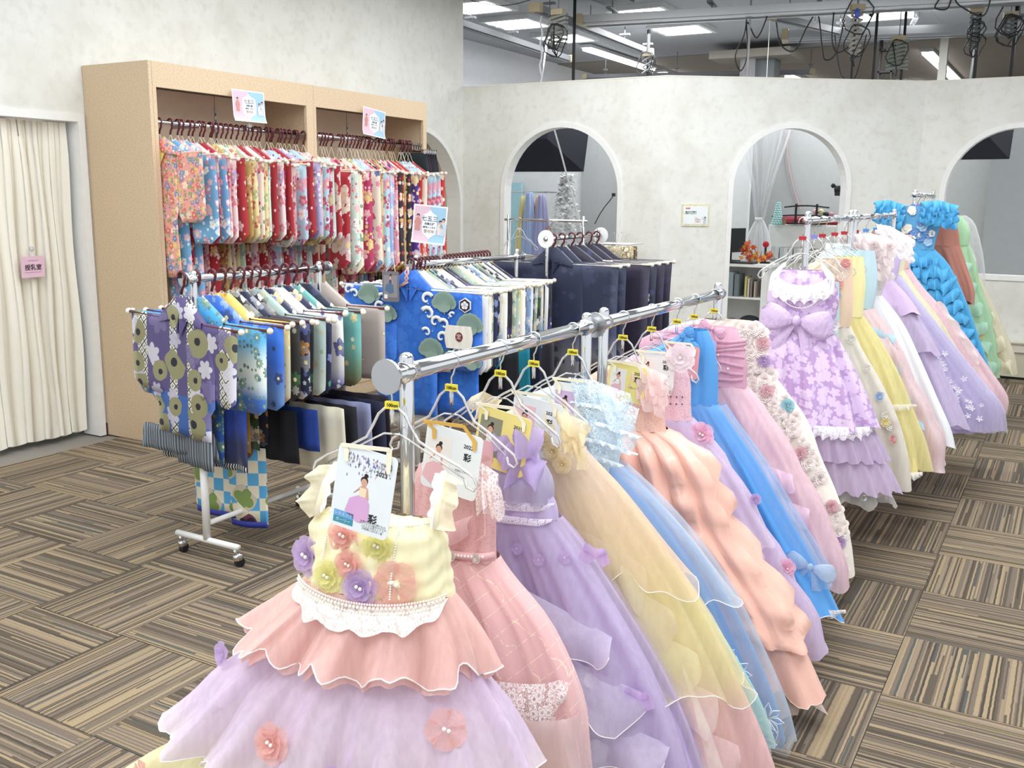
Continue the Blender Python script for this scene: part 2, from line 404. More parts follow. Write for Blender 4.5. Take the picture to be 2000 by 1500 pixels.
# ledge and plinth below the third arch
lg = MB().box((4.1, 7.79, .30), (4.0, .12, .09)); lg.tube([(2.12, 7.73, .345), (6.1, 7.73, .345)], .02, 8)
struct(lg.build('trim_6', plain('ivory_ledge', '#d9d4c4', .55)))
struct(MB().box((4.1, 7.80, .14), (3.96, .10, .23)).build('baseboard_right', plain('ivory_plinth', '#c5c1ac', .6)))
struct(MB().box((4.1, 7.81, .013), (3.96, .07, .02)).build('baseboard_gap', BLACK))
bb = MB()
for y0, y1 in ((-4, .62), (2.02, 2.07), (4.96, 4.94)):
    if y1 > y0: bb.box((XW+.006, (y0+y1)/2, .04), (.012, y1-y0, .08))
bb.box((XW+.006, 2.03, .04), (.014, .11, .08))
struct(bb.build('baseboard_left', plain('dark_brown_vinyl', '#3d2a24', .5)))
# cap strip along the partition top
cap = MB()
for a, b in ((Pc, Pm), (Pm, Pq), (Pq, (6.2, 7.85))):
    dx, dy = b[0]-a[0], b[1]-a[1]; L = sqrt(dx*dx+dy*dy)
    cap.box(((a[0]+b[0])/2-dy/L*.06, (a[1]+b[1])/2+dx/L*.06, HP+.006), (L, .125, .012), math.atan2(dy, dx))
struct(cap.build('trim_7', plain('cream_cap', '#e4e1d6', .6)))
# hall behind
def m_ceil():
    a = N('grey_ceiling_board'); v = a.obj(); s = a.n('SeparateXYZ', Vector=v)
    br = a.n('TexBrick', Vector=v); br.inputs['Scale'].default_value = 1; br.inputs['Brick Width'].default_value = .91; br.inputs['Row Height'].default_value = .91; br.inputs['Mortar Size'].default_value = .004; br.offset = 0
    br.inputs['Color1'].default_value = rgb('#a3a6ab'); br.inputs['Color2'].default_value = rgb('#a9acb0'); br.inputs['Mortar'].default_value = rgb('#989b9f')
    a.base(br.outputs[0], .8); return a.m
struct(MB().box((1.6, 3.75, HC+.03), (12, 15.5, .06)).build('ceiling', m_ceil()))
struct(MB().box((1.6, 17.3, HC+.02), (12, 11.6, .06)).build('ceiling_hall', plain('beige_ceiling_board', '#928a82', .9)))
struct(MB().box((-3.75, 13, 1.8), (.1, 20, 3.6)).build('wall_hall_left', plain('white_hall_paint', '#dcdee2', .7)))
struct(MB().box((1.6, 23, 1.8), (12, .1, 3.6)).build('wall_hall_far', plain('taupe_hall_paint', '#8b847c', .8)))
struct(MB().box((7.55, 15.5, 1.8), (.1, 15, 3.6)).build('wall_hall_right', plain('pale_hall_paint', '#d6d4cd', .8)))
GREYP = plain('grey_studio_paint', '#bfc2c3', .8)
struct(MB().box((-1.9, 9.7, 1.45), (3.6, .08, 2.9)).build('wall_studio_left', plain('white_studio_paint', '#dcdfe0', .8)))
struct(MB().box((-1.45, 9.1, 1.4), (1.98, .06, 2.8), -.53).build('wall_studio_corner', GREYP))
struct(MB().box((.9, 10.2, 1.45), (3.4, .08, 2.9)).build('wall_studio_middle', plain('pale_studio_paint', '#bcc0c0', .8)))
struct(MB().box((4.2, 9.9, 1.45), (3.4, .08, 2.9)).build('wall_studio_right', plain('mid_grey_backdrop_paint', '#a3a8aa', .8)))
fs = struct(MB().box((1.9, 12, .003), (11, 8.2, .006)).build('floor_studio', plain('pale_studio_floor', '#c9c8c4', .6)))
fs2 = struct(MB().prism([(-3.6, 6.62), (.0, 6.62), (2.05, 7.98), (7, 7.98), (7, 7.9), (-3.6, 7.9)][:2]+[(2.0, 7.98), (-3.6, 7.98)], 0, .005, 2).build('floor_studio_strip', plain('pale_studio_floor', '#c9c8c4', .6)))
# doorway return and nursing-room darkness behind the curtain
nr = MB().box((-3.3, 1.2, 1.3), (.08, 3.4, 2.6)); struct(nr.build('wall_nursing_room', plain('nursing_room_paint', '#cfcaba', .8)))
# curtains
CURT = fabric('cream_curtain_cloth', '#eae4d2', .8, .25)
def curtain(name, X, y0, y1, z0, z1, folds, amp, seed, label, cat='curtain', mat=CURT, pin=None):
    r = random.Random(seed); ph = [r.random()*6 for _ in range(4)]; nu = folds*12+1; nv = 22; mb = MB()
    def P(i, j, o=0):
        u = i/(nu-1); t = j/(nv-1); y = y0+(y1-y0)*u; z = z1+(z0-z1)*t
        a = folds*2*PI*u+.9*sin(u*7+ph[0]); A = amp*(.35+.65*min(1, t*1.8))*(1+.35*sin(u*9+ph[1]))
        if pin: # gathered at a tie point
            py, pz, wid = pin; k = math.exp(-((z-pz)/.42)**2)*.5; y = y+(py-y)*k*max(0, 1-abs(y-py)/wid)
        x = X+A*(sin(a)+.25*sin(2*a+ph[2]))*(1 if t > .06 else .6)+.012*sin(z*5+u*11)
        return (x+o, y+.012*sin(3*a), z+.012*sin(a)*t)
    mb.grid(lambda i, j: P(i, j), nu, nv); mb.grid(lambda i, j: P(nu-1-i, j, -.004), nu, nv)
    o = mb.build(name, mat, None, True); return tag(o, label, cat)
curtain('door_curtain', -2.235, 1.20, 1.90, .035, 2.035, 6, .034, 3, 'cream pleated curtain hanging in the doorway, right half under the pink sign')
curtain('door_curtain', -2.245, .55, 1.17, .035, 2.035, 4, .034, 5, 'cream pleated curtain at the left picture edge of the doorway')
curtain('arch_curtain', -2.40, 4.9, 6.5, .02, 2.3, 16, .022, 8, 'cream curtain seen through the small arch beside the wooden cabinet', mat=fabric('beige_curtain_cloth', '#d8d0bd', .8))
rl = MB(); rl.tube([(-2.24, .62, 2.04), (-2.24, 1.92, 2.04)], .008, 6); struct(rl.build('trim_8', WHITE))
# pink nursing-room sign pinned to the curtain
sg = thing('hanging_sign', 'pink nursing room sign clipped to the cream curtain', 'sign', (-2.165, 1.57, 1.215), 0)
MB().box((0, 0, -.065), (.004, .155, .13), 0).build('sign_sheet', plain('pink_card', '#e3bfd0', .5), sg)
RYZ = Matrix(((0, 0, 1), (1, 0, 0), (0, 1, 0))).to_4x4()   # text in the YZ plane, facing +X
def at_(M_, x, y, z): return Matrix.Translation((x, y, z)) @ M_
text_mesh('授乳室', .038, at_(RYZ, .004, 0, -.07), bold=.0006).build('lettering', plain('dark_ink', '#3a2f3a', .7), sg)
mb = text_mesh('Nursing Room', .011, at_(RYZ, .004, 0, -.025)); mb.box((.003, 0, -.098), (.001, .11, .0015)); mb.build('small_print', plain('mauve_ink', '#a0678a', .7), sg)
MB().tube([(.0, .0, 0), (-.01, -.012, .03), (-.02, .0, .05), (-.01, .012, .03), (0, 0, 0)], .004, 6).ball((-.01, 0, .045), .016).build('clip', CLEAR, sg)
sg.rotation_euler = (0, .06, 0)
# ---------------------------------------------------------------- wooden display cabinet (two bays)
def cabinet(label, y0, y1, left_panel):
    XF, XB, H = -1.54, XW+.005, 2.39
    t = thing('display_cabinet', label, 'cabinet', (XF, y0, 0), 0, None)
    W = y1-y0; D = XF-XB
    def part(name, c, d, m=MDF): return MB().box((c[0], c[1], c[2]), d).build(name, m, t)
    part('side_panel', (-D/2, .0125, H/2), (D, .025, H)); part('side_panel', (-D/2, W-.0125, H/2), (D, .025, H))
    part('stile', (-.0105, .039, H/2), (.024, .026, H-.003)); part('stile', (-.0105, W-.039, H/2), (.024, .026, H-.003))
    part('top_panel', (-D/2-.002, W/2, H-.013), (D-.03, W-.052, .022)); part('header', (-.012, W/2, H-.0755), (.026, W-.10, .150))
    part('plinth', (-.04, W/2, .05), (.03, W-.06, .1)); part('floor_panel', (-D/2, W/2, .11), (D-.04, W-.06, .02))
    y = .03
    for k, wd in enumerate((.36, .53, W-.06-.36-.53-.008)):
        part('back_panel', (-D+.17, y+wd/2, 1.2), (.012, wd-.004, 2.16), plain('brightened_back_board', '#e9d3ba', .6)); y += wd+.004  # board colour lightened to stand in for light missing inside the cabinet
    for yy in (.345, .926):
        s = MB().box((-D+.179, yy, 1.25), (.006, .014, 1.9)); s.build('slotted_upright', STEEL, t)
        q = MB()
        for k in range(40): q.box((-D+.183, yy, .4+k*.045), (.002, .005, .02))
        stuff(q.build('slots', BLACK, t))
    r = MB().tube([(-.02, .04, 2.035), (-.02, W-.04, 2.035)], .0125, 12); r.build('hanging_rail', CHROME, t, True)
    for yy in (.045, W-.045, .392): MB().box((-.14, yy, 2.035), (.26, .012, .035)).build('rail_bracket', STEEL, t)
    return t
cabinet('pale wooden display cabinet bay holding the left run of red and pink kimonos', 2.0, 3.45, True)
cabinet('pale wooden display cabinet bay next to the small arch, right run of kimonos', 3.45, 4.92, False)

# ---------------------------------------------------------------- kimono meshes (local: origin at the rail, x along the sleeves, -y the face)
def padded(mb, xl, xr, z0, z1, th, nx=8, nz=10, fold=None):
    """padded cloth panel closed all round; xl, xr functions of z"""
    rings = []
    for j in range(nz):
        z = z0+(z1-z0)*j/(nz-1); a, b = xl(z), xr(z); e = min(1, .35+j/1.5, .35+(nz-1-j)/1.5); ring = []
        for s in (-1, 1):
            for i in range(nx):
                u = i/(nx-1) if s < 0 else 1-i/(nx-1)
                x = a+(b-a)*u; g = (1-(2*u-1)**6)**.5*e
                ring.append((x, s*th*g+(fold(x, z) if fold else 0), z))
        rings.append(ring)
    o = len(mb.v); n = 2*nx
    for r_ in rings: mb.v += r_
    for j in range(nz-1):
        for i in range(n): i2 = (i+1) % n; mb.f.append((o+j*n+i, o+(j+1)*n+i, o+(j+1)*n+i2, o+j*n+i2))
    mb.f.append(tuple(o+i for i in range(n))); mb.f.append(tuple(o+(nz-1)*n+i for i in reversed(range(n))))
    return mb
def kimono_meshes(L, zb, hs, hb, wi, seed, rc=.07, th=.010, wb=.10):
    r = random.Random(seed); ph = r.random()*6; D = {}
    for side in (1, -1):
        zt, z1 = zb+.008, zb-hs
        def xo(z):
            d = z-z1
            return L-.012-(rc-sqrt(max(0, rc*rc-(rc-d)**2)) if d < rc else 0)-.012*sin((z-zt)*6+ph)*.4
        def xi(z):
            d = z-z1
            return wi+(.025-sqrt(max(0, .025**2-(.025-d)**2)) if d < .025 else 0)
        f = lambda x, z: .010*sin(x*26+ph)*min(1, (zt-z)*4)
        mb = MB(); padded(mb, (lambda z: xi(z)) if side > 0 else (lambda z: -xo(z)), (lambda z: xo(z)) if side > 0 else (lambda z: -xi(z)), zt, z1, th, 8, 12, f)
        D['sleeve%d' % side] = mb.mesh('sleeve', None, True)
    f = lambda x, z: .008*sin(x*45+z*3+ph)*min(1, (zb-z)*3)
    mb = MB(); padded(mb, lambda z: -wb*(1.25 if z > zb-.36 else 1.0)-max(0, z-zb+.02)*0, lambda z: wb*(1.25 if z > zb-.36 else 1.0), zb+.01, zb-hb, th*1.1, 12, 14, f)
    D['body'] = mb.mesh('body', None, True)
    # shoulders and collar: a cloth ridge rising from the bar to the neck
    mb = MB()
    def SH(i, j):
        q = (i-6)/6; s = 1 if q > 0 else -1; k = max(0, abs(q)*6-1)/5
        return (s*(.03*min(1, abs(q)*6)+(wi+.05-.03)*k), (-1, 1)[j > 1]*.016+(0 if j != 1 else .002), (zb+.10)*(1-k)+(zb+.008)*k-(0 if 0 < j < 3 else .09*(1-k*.72)))
    mb.grid(SH, 13, 4)
    D['shoulder'] = mb.mesh('shoulder', None, True)
    mb = MB()
    for s in (-1, 1):
        mb.add([(s*.022, .012, zb+.112), (s*.058, .006, zb+.08), (s*.052, -.022, zb+.0), (s*.008, -.024, zb-.07), (s*.002, -.02, zb+.02)], [(0, 1, 2, 3, 4)])
    D['collar'] = mb.mesh('collar', None, False)
    return D
def hanger_meshes(L, zb):
    hk = MB(); pts = [(.014*0, .0, 0)]
    pts = [(.022*cos(a), 0, .022*sin(a)-.010) for a in [PI*(1.12-k*1.35/10) for k in range(11)]]
    pts += [(.016, 0, -.042), (.002, 0, -.060), (-.005, 0, -.082)]
    hk.tube(pts, .0062, 7)
    st = MB()
    for s in (-1, 1):
        st.tube([(-.005, 0, -.078), (s*.065, .0, zb+.0)], .0016, 5)
    st.ball((-.005, 0, -.083), .005, 6, 4)
    bar = MB().tube([(-L+.01, 0, zb), (L-.01, 0, zb)], .007, 7)
    bl = MB().ball((0, 0, 0), .0135, 9, 7)
    return dict(hook=hk.mesh('hook', None, True), string=st.mesh('string', None), bar=bar.mesh('bar', None, True), ball=bl.mesh('end_cap', None, True), L=L, zb=zb)
BARM = plain('pinkish_wood_rod', '#d9b9a6', .6)
def put_kimono(loc, rz, KM, HM, mats, klabel, hlabel, kgroup, hgroup, col_mat=None, lining=None, tilt=0, sub='kimono', hook=BURG, ball=IVORY, bar=BARM, hakama=None):
    h = thing('garment_hanger', hlabel, 'hanger', loc, rz, hgroup); h.rotation_euler = (0, tilt, rz)
    inst('hook', HM['hook'], hook, h); inst('string', HM['string'], CREAMSTR, h); inst('crossbar', HM['bar'], bar, h)
    for s in (-1, 1): inst('end_cap', HM['ball'], ball, h, (s*HM['L'], 0, HM['zb']))
    k = thing('kimono', klabel, 'kimono', loc, rz, kgroup); k.rotation_euler = (0, tilt, rz)
    inst('body', KM['body'], mats, k); inst('sleeve', KM['sleeve1'], mats, k); inst('sleeve', KM['sleeve-1'], mats, k)
    inst('shoulder', KM['shoulder'], mats, k); inst('collar', KM['collar'], col_mat or WHITE, k)
    return h, k
# printed cloths, girls
GM = {
 'coral pink':   kimono_mat('coral_flower_print', '#eda596', ['#d9695f', '#5f86c4', '#f0cf7c', '#f6e4dc', '#e0685a', '#7c93c9'], 17, .52, leaf='#93a76f'),
 'sky blue':     kimono_mat('sky_flower_print', '#6fa9d2', ['#f1c4d3', '#ffffff', '#dcecf5', '#e58ca6'], 11, .5),
 'pink and red': kimono_mat('pink_red_print', ['#e2a5b8', '#d78aa2', '#b31f33', '#b5202f'], ['#f5dde0', '#c2334f', '#f4e2c0'], 12, .45, zr=(-.25, -.75)),
 'rose pink':    kimono_mat('rose_flower_print', '#e7a3ac', ['#c23a52', '#fbeeee', '#d8607a', '#f3d9a8'], 13, .55, base2='#f0c3c4'),
 'crimson':      kimono_mat('crimson_flower_print', '#a91d2c', ['#f6e8e0', '#eab7bd', '#e6c77c', '#f4d5d5'], 9, .45, cover=.65),
 'cream and red': kimono_mat('cream_red_print', '#eee2cd', ['#b5222f', '#d97a86', '#7fa37c', '#c23a45'], 8, .55, base2='#efe8da'),
 'white and pink': kimono_mat('white_pink_print', '#f0e4e2', ['#dc8ca2', '#c24f6d', '#f0c0cb', '#b9a3d0'], 10, .5),
 'pale yellow':  kimono_mat('yellow_flower_print', '#e6dba6', ['#f7efd6', '#d88a98', '#8fae7d', '#cc5a63'], 9, .45),
 'pale mint':    kimono_mat('mint_flower_print', '#cfe3d6', ['#f0b6c4', '#ffffff', '#d76d84', '#8fb9d6'], 10, .45),
 'light blue':   kimono_mat('pale_blue_flower_print', '#b5d6e6', ['#c93f5c', '#ffffff', '#e89ab2', '#a34c86'], 8, .5),
 'lilac':        kimono_mat('lilac_flower_print', '#b9b4dd', ['#eadff2', '#d77ea0', '#8a86c6', '#ffffff'], 10, .45),
 'gold and brown': kimono_mat('gold_brown_print', '#bfa15c', ['#f0e2b3', '#a3402d', '#8c3c58', '#dcc282'], 9, .5),
 'red with large cream blossoms': kimono_mat('red_cream_blossom_print', '#b02233', ['#f1e6d4', '#f4ecdf', '#e3c7c8'], 4.6, .62, seed=2.2, cover=.9),
 'cream with large pink blossoms': kimono_mat('cream_pink_blossom_print', '#e9dfce', ['#cf5c80', '#bc2d4c', '#5572a8', '#e48aa2'], 4.8, .6, seed=5.1, cover=.85),
 'periwinkle blue': kimono_mat('periwinkle_print', ['#c4cde8', '#a7b8dd', '#8fa9d5'], ['#e9edf7', '#c8b8df', '#f3d6e4'], 9, .4),
 'black and cream': kimono_mat('black_cream_print', '#2a2230', ['#eadcc0', '#b5343f', '#d9a34e', '#f2e8da'], 8, .5),
 'violet':       kimono_mat('violet_print', '#4b2a86', ['#eadff0', '#d9a5cd', '#f1dfa9'], 8, .45),
 'scarlet':      kimono_mat('scarlet_print', '#be2f2a', ['#f0dfc7', '#e9ba5f', '#3f6d4b', '#f6e6e0'], 7, .5),
 'olive and cream': kimono_mat('olive_cream_print', '#c9bd84', ['#5f7a4e', '#eae2bd', '#a8483b', '#e5b7b5'], 9, .5),
 'deep rose':    kimono_mat('deep_rose_print', '#b3355f', ['#f5dbe4', '#edb6c7', '#ecd38e'], 9, .5),
}
KG = [kimono_meshes(.37, -.205, .42, .76, .13, 1), kimono_meshes(.37, -.215, .54, 1.02, .13, 2), kimono_meshes(.38, -.225, .53, .98, .13, 3),
      kimono_meshes(.36, -.24, .55, 1.0, .12, 4), kimono_meshes(.35, -.265, .72, 1.05, .12, 5), kimono_meshes(.37, -.27, .76, 1.1, .12, 6)]
HG = [hanger_meshes(.37, -.205), hanger_meshes(.37, -.215), hanger_meshes(.38, -.225), hanger_meshes(.36, -.24), hanger_meshes(.35, -.265), hanger_meshes(.37, -.27)]
COLL = [plain('white_collar', '#f1eeea', .7), plain('red_collar', '#a8202c', .6), plain('pale_blue_collar', '#a9d3e2', .6), plain('pink_collar', '#eda9b4', .6), plain('yellow_collar', '#eedb74', .6), plain('cream_collar', '#ece2cf', .6)]
bay1 = ['coral pink', 'sky blue', 'pink and red', 'sky blue', 'rose pink', 'white and pink', 'crimson', 'rose pink', 'gold and brown', 'pale yellow', 'white and pink', 'cream and red', 'pale yellow', 'pale mint', 'crimson',
        'white and pink', 'crimson', 'crimson', 'pale mint', 'rose pink', 'light blue', 'light blue', 'crimson', 'lilac', 'gold and brown', 'cream and red', 'light blue', 'deep rose', 'pale mint', 'red with large cream blossoms']
bay2 = ['red with large cream blossoms', 'pale mint', 'cream and red', 'rose pink', 'deep rose', 'cream with large pink blossoms', 'deep rose', 'pale yellow', 'light blue', 'periwinkle blue', 'periwinkle blue', 'lilac', 'rose pink',
        'black and cream', 'scarlet', 'olive and cream', 'olive and cream', 'black and cream', 'rose pink', 'violet', 'scarlet', 'white and pink', 'scarlet', 'cream and red', 'scarlet', 'light blue', 'light blue', 'cream and red', 'light blue', 'scarlet']
GAPS = {('right', 5): 3.2, ('left', 1): 1.5, ('left', 2): 1.4, ('right', 1): 1.6, ('right', 25): 2.4, ('left', 22): .6, ('left', 9): .7, ('right', 12): .6}
def run(cols, y0, y1, rail, types, r, ca, cb):
    n = len(cols); wts = [GAPS.get((rail, k), 1) for k in range(1, n)]; tot = sum(wts)
    def pos(i): return y0+(y1-y0)*sum(wts[:i])/tot
    for i, c in enumerate(cols):
        y = pos(i)+r.uniform(-.011, .011)*(i > 0)
        ty = types(i, n, r)
        where = '%s from left on the %s cabinet rail' % (ordi(i+1), rail)
        put_kimono((-1.56+r.uniform(-.012, .012), y, 2.047), r.uniform(-.06, .06)*(i > 0), KG[ty], HG[ty], GM[c],
                   '%s girls kimono, %s' % (c, where), 'burgundy-hooked kimono hanger, %s' % where, 'girls kimonos on the %s cabinet rail' % rail, 'hangers on the %s cabinet rail' % rail,
                   COLL[r.choice((0, 0, 1, 2, 3, 4, 5))], tilt=r.uniform(-.035, .035))
r3 = random.Random(31)
run(bay1, 2.085, 3.37, 'left', lambda i, n, r: 0 if i == 0 else (1 if i < 4 else (2 if i < 16 else r.choice((2, 3, 3)))), r3, 0, 0)
run(bay2, 3.52, 4.70, 'right', lambda i, n, r: 4 if i < 2 or i > 24 else r.choice((5, 5, 4)), r3, 0, 0)
# dark small garments at the far end of the right rail, by the small arch
for i in range(5):
    y = 4.74+i*.035
    where = '%s of the five dark pleated skirts beside the small arch' % ordi(i+1)
    h = thing('skirt_hanger', 'clear clip hanger of the '+where, 'hanger', (-1.56, y, 2.047), 0, 'clip hangers at the far end of the right rail')
    MB().tube([(.0, 0, .014), (.014, 0, 0), (.0, 0, -.03), (0, 0, -.06)], .002, 5).build('hook', CHROME, h)
    MB().tube([(-.16, 0, -.06), (.16, 0, -.06)], .005, 5).build('crossbar', CLEAR, h)
    for s in (-1, 1): MB().box((s*.13, 0, -.075), (.02, .014, .04)).build('clip', CLEAR, h)
    mb = MB(); padded(mb, lambda z: -.15-(-.09-z)*.16, lambda z: .15+(-.09-z)*.16, -.085, -.27, .014, 14, 5, lambda x, z: .006*sin(x*120))
    k = mb.build('pleated_skirt', fabric('dark_skirt_cloth', ['#1b2a2c', '#2d1426', '#16171f'][i % 3]) if False else plain('dark_skirt_cloth%d' % (i % 3), ['#1b2a2c', '#35162c', '#181a24'][i % 3], .8), None, True, (-1.56, y, 2.047))
    tag(k, 'dark pleated skirt, '+where, 'skirt', 'dark skirts at the far end of the right rail')

# ---------------------------------------------------------------- garment racks
CAST = MB(); CAST.tube([(0, 0, .085), (0, 0, .055)], .009, 8); CAST.ball((0, .012, .045), .026, 10, 6, (.75, 1, .85)); CAST = CAST.mesh('caster', None, True)
WHEEL = MB().tube([(-.011, .018, .021), (.011, .018, .021)], .021, 14).mesh('wheel', None, False)
def rack(label, X, y0, y1, zb, ztop, over=(.05, .05), base=WHITE_METAL, disc=True, dx=0, foot=.19, rb=.0165, rp=.015, discr=.032, basetube=True):
    t = thing('garment_rack', label, 'rack', (X, y0, 0), 0)
    L = y1-y0; t.rotation_euler = (0, 0, math.atan2(-dx, L) if dx else 0)
    b = MB().tube([(0, -over[0], zb), (0, L+over[1], zb)], rb, 16); b.build('hanging_bar', CHROME, t, True)
    if disc:
        MB().tube([(0, -over[0]-.006, zb), (0, -over[0]+.002, zb)], discr, 24).build('end_disc', STEEL, t)
        MB().tube([(0, L+over[1]-.002, zb), (0, L+over[1]+.006, zb)], discr, 24).build('end_disc', STEEL, t)
    for yy in (0, L):
        pts = [(0, yy, .10), (0, yy, ztop-.012), (0, yy, ztop-.004), (0, yy, ztop)]
        MB().tube([(0, yy, .5), pts[1], pts[2], pts[3]], [rp, rp, rp*.8, rp*.35], 14).build('post', CHROME, t, True)
        MB().tube([(0, yy, .10), (0, yy, .5)], rp*1.15, 14).build('lower_post', base, t, True)
        MB().tube([(0, yy-.022, zb), (0, yy+.022, zb)], rb*1.25, 16).build('clamp', CHROME, t, True)
        MB().tube([(-foot, yy, .095), (foot, yy, .095)], .014, 10).build('foot', base, t, True)
        for s in (-1, 1):
            c = inst('caster', CAST, CHROME, t, (s*(foot-.02), yy, 0)); c.rotation_euler.z = R.uniform(-1.2, 1.2); inst('wheel', WHEEL, BLACK, c)
    if basetube: MB().tube([(0, 0, .17), (0, L, .17)], .012, 10).build('base_bar', base, t, True)
    return t
rack('white-based chrome rack carrying the purple and blue boys kimonos', .2, .70, 1.49, 1.25, 1.285, (.05, .06), dx=0, basetube=True)
rack('middle chrome rack carrying the bright blue wave kimono', .275, 2.20, 3.15, 1.235, 1.285, (.05, .04), dx=.10)
rack('chrome rack with white discs carrying the navy kimonos', .56, 3.2, 3.95, 1.35, 1.40, (.03, .03), disc=False, rb=.012, rp=.012)

# ---------------------------------------------------------------- boys kimonos
def crest_mat(): pass
def diamonds(a, v, scale, th):
    s = a.n('SeparateXYZ', Vector=a.vm('SCALE', v, sc_=scale))
    p = a.math('ABSOLUTE', a.math('SUBTRACT', a.math('FRACT', a.math('ADD', s.outputs[0], s.outputs[1])), .5)); q = a.math('ABSOLUTE', a.math('SUBTRACT', a.math('FRACT', a.math('SUBTRACT', s.outputs[0], s.outputs[1])), .5))
    return a.math('LESS_THAN', a.math('MINIMUM', p, q), th), a.math('GREATER_THAN', a.math('MINIMUM', p, q), .32)
def purple_mat():
    a = N('purple_medallion_print'); v, z = xz(a)
    m, _, k = flowers(a, v, 8.5, .5, 1.3, 6, .8); ring, cen, _ = flowers(a, v, 8, .62, 7.7, 1, .6)
    s0 = a.n('SeparateXYZ', Vector=v); bx = a.math('LESS_THAN', a.math('ABSOLUTE', a.math('SUBTRACT', a.math('ABSOLUTE', s0.outputs[0]), .265)), .035); by = a.math('LESS_THAN', a.math('ABSOLUTE', a.math('SUBTRACT', a.math('ABSOLUTE', s0.outputs[0]), .055)), .022); pan = a.math('MAXIMUM', bx, by); l, d = diamonds(a, v, 24, .09)
    dia = a.mix(d, a.mix(l, rgb('#d8d6c8'), rgb('#3a3744')), rgb('#8b8a72'))
    c = a.mix(pan, a.mix(a.math('LESS_THAN', a.math('ADD', z, a.math('MULTIPLY', a.noise(v, 9, 3), .08)), -.475), rgb('#554a78'), rgb('#3a5fa0')), dia); c = a.mix(a.math('MULTIPLY', m, .9), c, a.ramp(k, [(0, '#b7b3c4'), (.4, '#6f648e'), (.7, '#c9c6ce')], 'CONSTANT'))
    c = a.mix(ring, c, rgb('#8d8a66')); c = a.mix(a.math('MULTIPLY', cen, ring), c, rgb('#20202c'))
    a.base(c, .6); a.bump(a.noise(v, 250, 2), .2, .002); return a.m
BM = {
 'purple medallion': purple_mat(),
 'sky blue and white pine': kimono_mat('sky_white_pine_print', ['#3ea1dd', '#5fb2e2', '#b9d2d6', '#dde0d2', '#c4d0cf', '#2d66b0', '#1e4fa0'], ['#5f8a86', '#4d7275', '#6b8f7c'], 15, .55, zr=(-.2, -.55), cover=.6, petals=9),
 'royal blue': kimono_mat('royal_blue_print', ['#2f6fd0', '#2b5fbd', '#5f83b8', '#4a7fc4'], ['#7f9cc6', '#2a3c70'], 8, .5, zr=(-.25, -.6), cover=.5),
 'yellow and cream': kimono_mat('yellow_cream_print', ['#eecb62', '#e8d9a2', '#e9dfc4', '#e5ac46'], ['#d59a3e', '#f2e9cd'], 9, .4, zr=(-.2, -.6), cover=.4),
 'black crane': kimono_mat('black_crane_print', '#14161c', ['#e5e5df', '#2e5c3a', '#8e8f8a'], 7, .6, cover=.55, petals=7),
 'navy and silver': kimono_mat('navy_silver_print', '#1c2140', ['#d9dade', '#5a67a8', '#c98e4a', '#8d8f9a'], 9, .5, cover=.7),
 'sage white': kimono_mat('sage_white_print', ['#a5b9b4', '#c7cfc4', '#dcdccc', '#cfd2c3'], ['#8ea389', '#b7b78f'], 8, .5, cover=.5),
 'deep navy': kimono_mat('deep_navy_print', '#191e47', ['#e3e3e6', '#4ca07c', '#7d89c0', '#d9c9a0'], 7, .5, cover=.45),
 'white with blue hem': kimono_mat('white_blue_hem_print', ['#eceae5', '#e7e5e0', '#d9d6d2', '#5f5fa6', '#7c4a35'], ['#e8e4dc', '#4a4f8f'], 8, .45, zr=(-.25, -.62), cover=.5),
 'teal green': kimono_mat('teal_print', ['#62a7a2', '#6db0a5', '#6a7e5a', '#7a4e2e'], ['#d5c08a', '#e8e2d2'], 8, .4, zr=(-.25, -.6), cover=.4),
 'midnight blue': kimono_mat('midnight_print', ['#141a36', '#141a36', '#3a3c52'], ['#ccc8c0', '#6d6a78', '#2d3460'], 6, .5, zr=(-.2, -.6), cover=.25),
 'warm grey': kimono_mat('warm_grey_print', '#b1a49d', ['#a99b95'], 6, .2, cover=.2),
 'bright blue wave': kimono_mat('bright_blue_cloth', '#1b62c4', ['#2a73d2', '#1f6ac9'], 9, .6, petals=3, cover=1, cen=0),
 'white': kimono_mat('white_boys_print', '#e9e7e0', ['#c8d0d2', '#9fb4bd'], 7, .4, cover=.4),
 'grey green': kimono_mat('grey_green_print', '#8fa08a', ['#c9d0bf', '#5f7568'], 7, .5),
 'turquoise band': kimono_mat('turquoise_band_print', ['#e7e4d8', '#dad7c8', '#2f8fcb', '#2b9fbf', '#d8d2ba'], ['#4d4a68', '#e8e5dd'], 7, .5, zr=(-.25, -.7), cover=.5),
 'black and violet': kimono_mat('black_violet_print', '#1a1626', ['#3d3470', '#5b5391', '#2a2548'], 8, .55, cover=.9),
 'multicoloured pale': kimono_mat('pale_multi_print', ['#d8d39b', '#e5ddd6', '#9fb6dd', '#e6b9b0'], ['#fff', '#c99ab5'], 8, .4, zr=(-.25, -.8)) if False else kimono_mat('pale_multi_print', ['#d8d39b', '#e5ddd6', '#9fb6dd', '#e6b9b0'], ['#ffffff', '#c99ab5'], 8, .4, zr=(-.25, -.8)),
 'slate blue': kimono_mat('slate_blue_print', '#7c97bd', ['#b9c7dd', '#50678f'], 8, .5),
 'plain navy crane': kimono_mat('plain_navy_cloth', ['#17203f', '#17203f', '#1a2347', '#6f7078'], ['#242c4a', '#2b3352'], 6, .5, zr=(-.25, -.75), cover=.35, cen=0),
 'dark plum': kimono_mat('dark_plum_cloth', '#1b1230', ['#241a40'], 5, .3, cover=.3, cen=0),
}
KB = [kimono_meshes(.355, -.195, .33, .50, .085, 11, .05, .012, .165), kimono_meshes(.36, -.2, .35, .62, .12, 12, .05, .012, .15), kimono_meshes(.35, -.19, .37, .55, .12, 13, .06, .012, .14)]
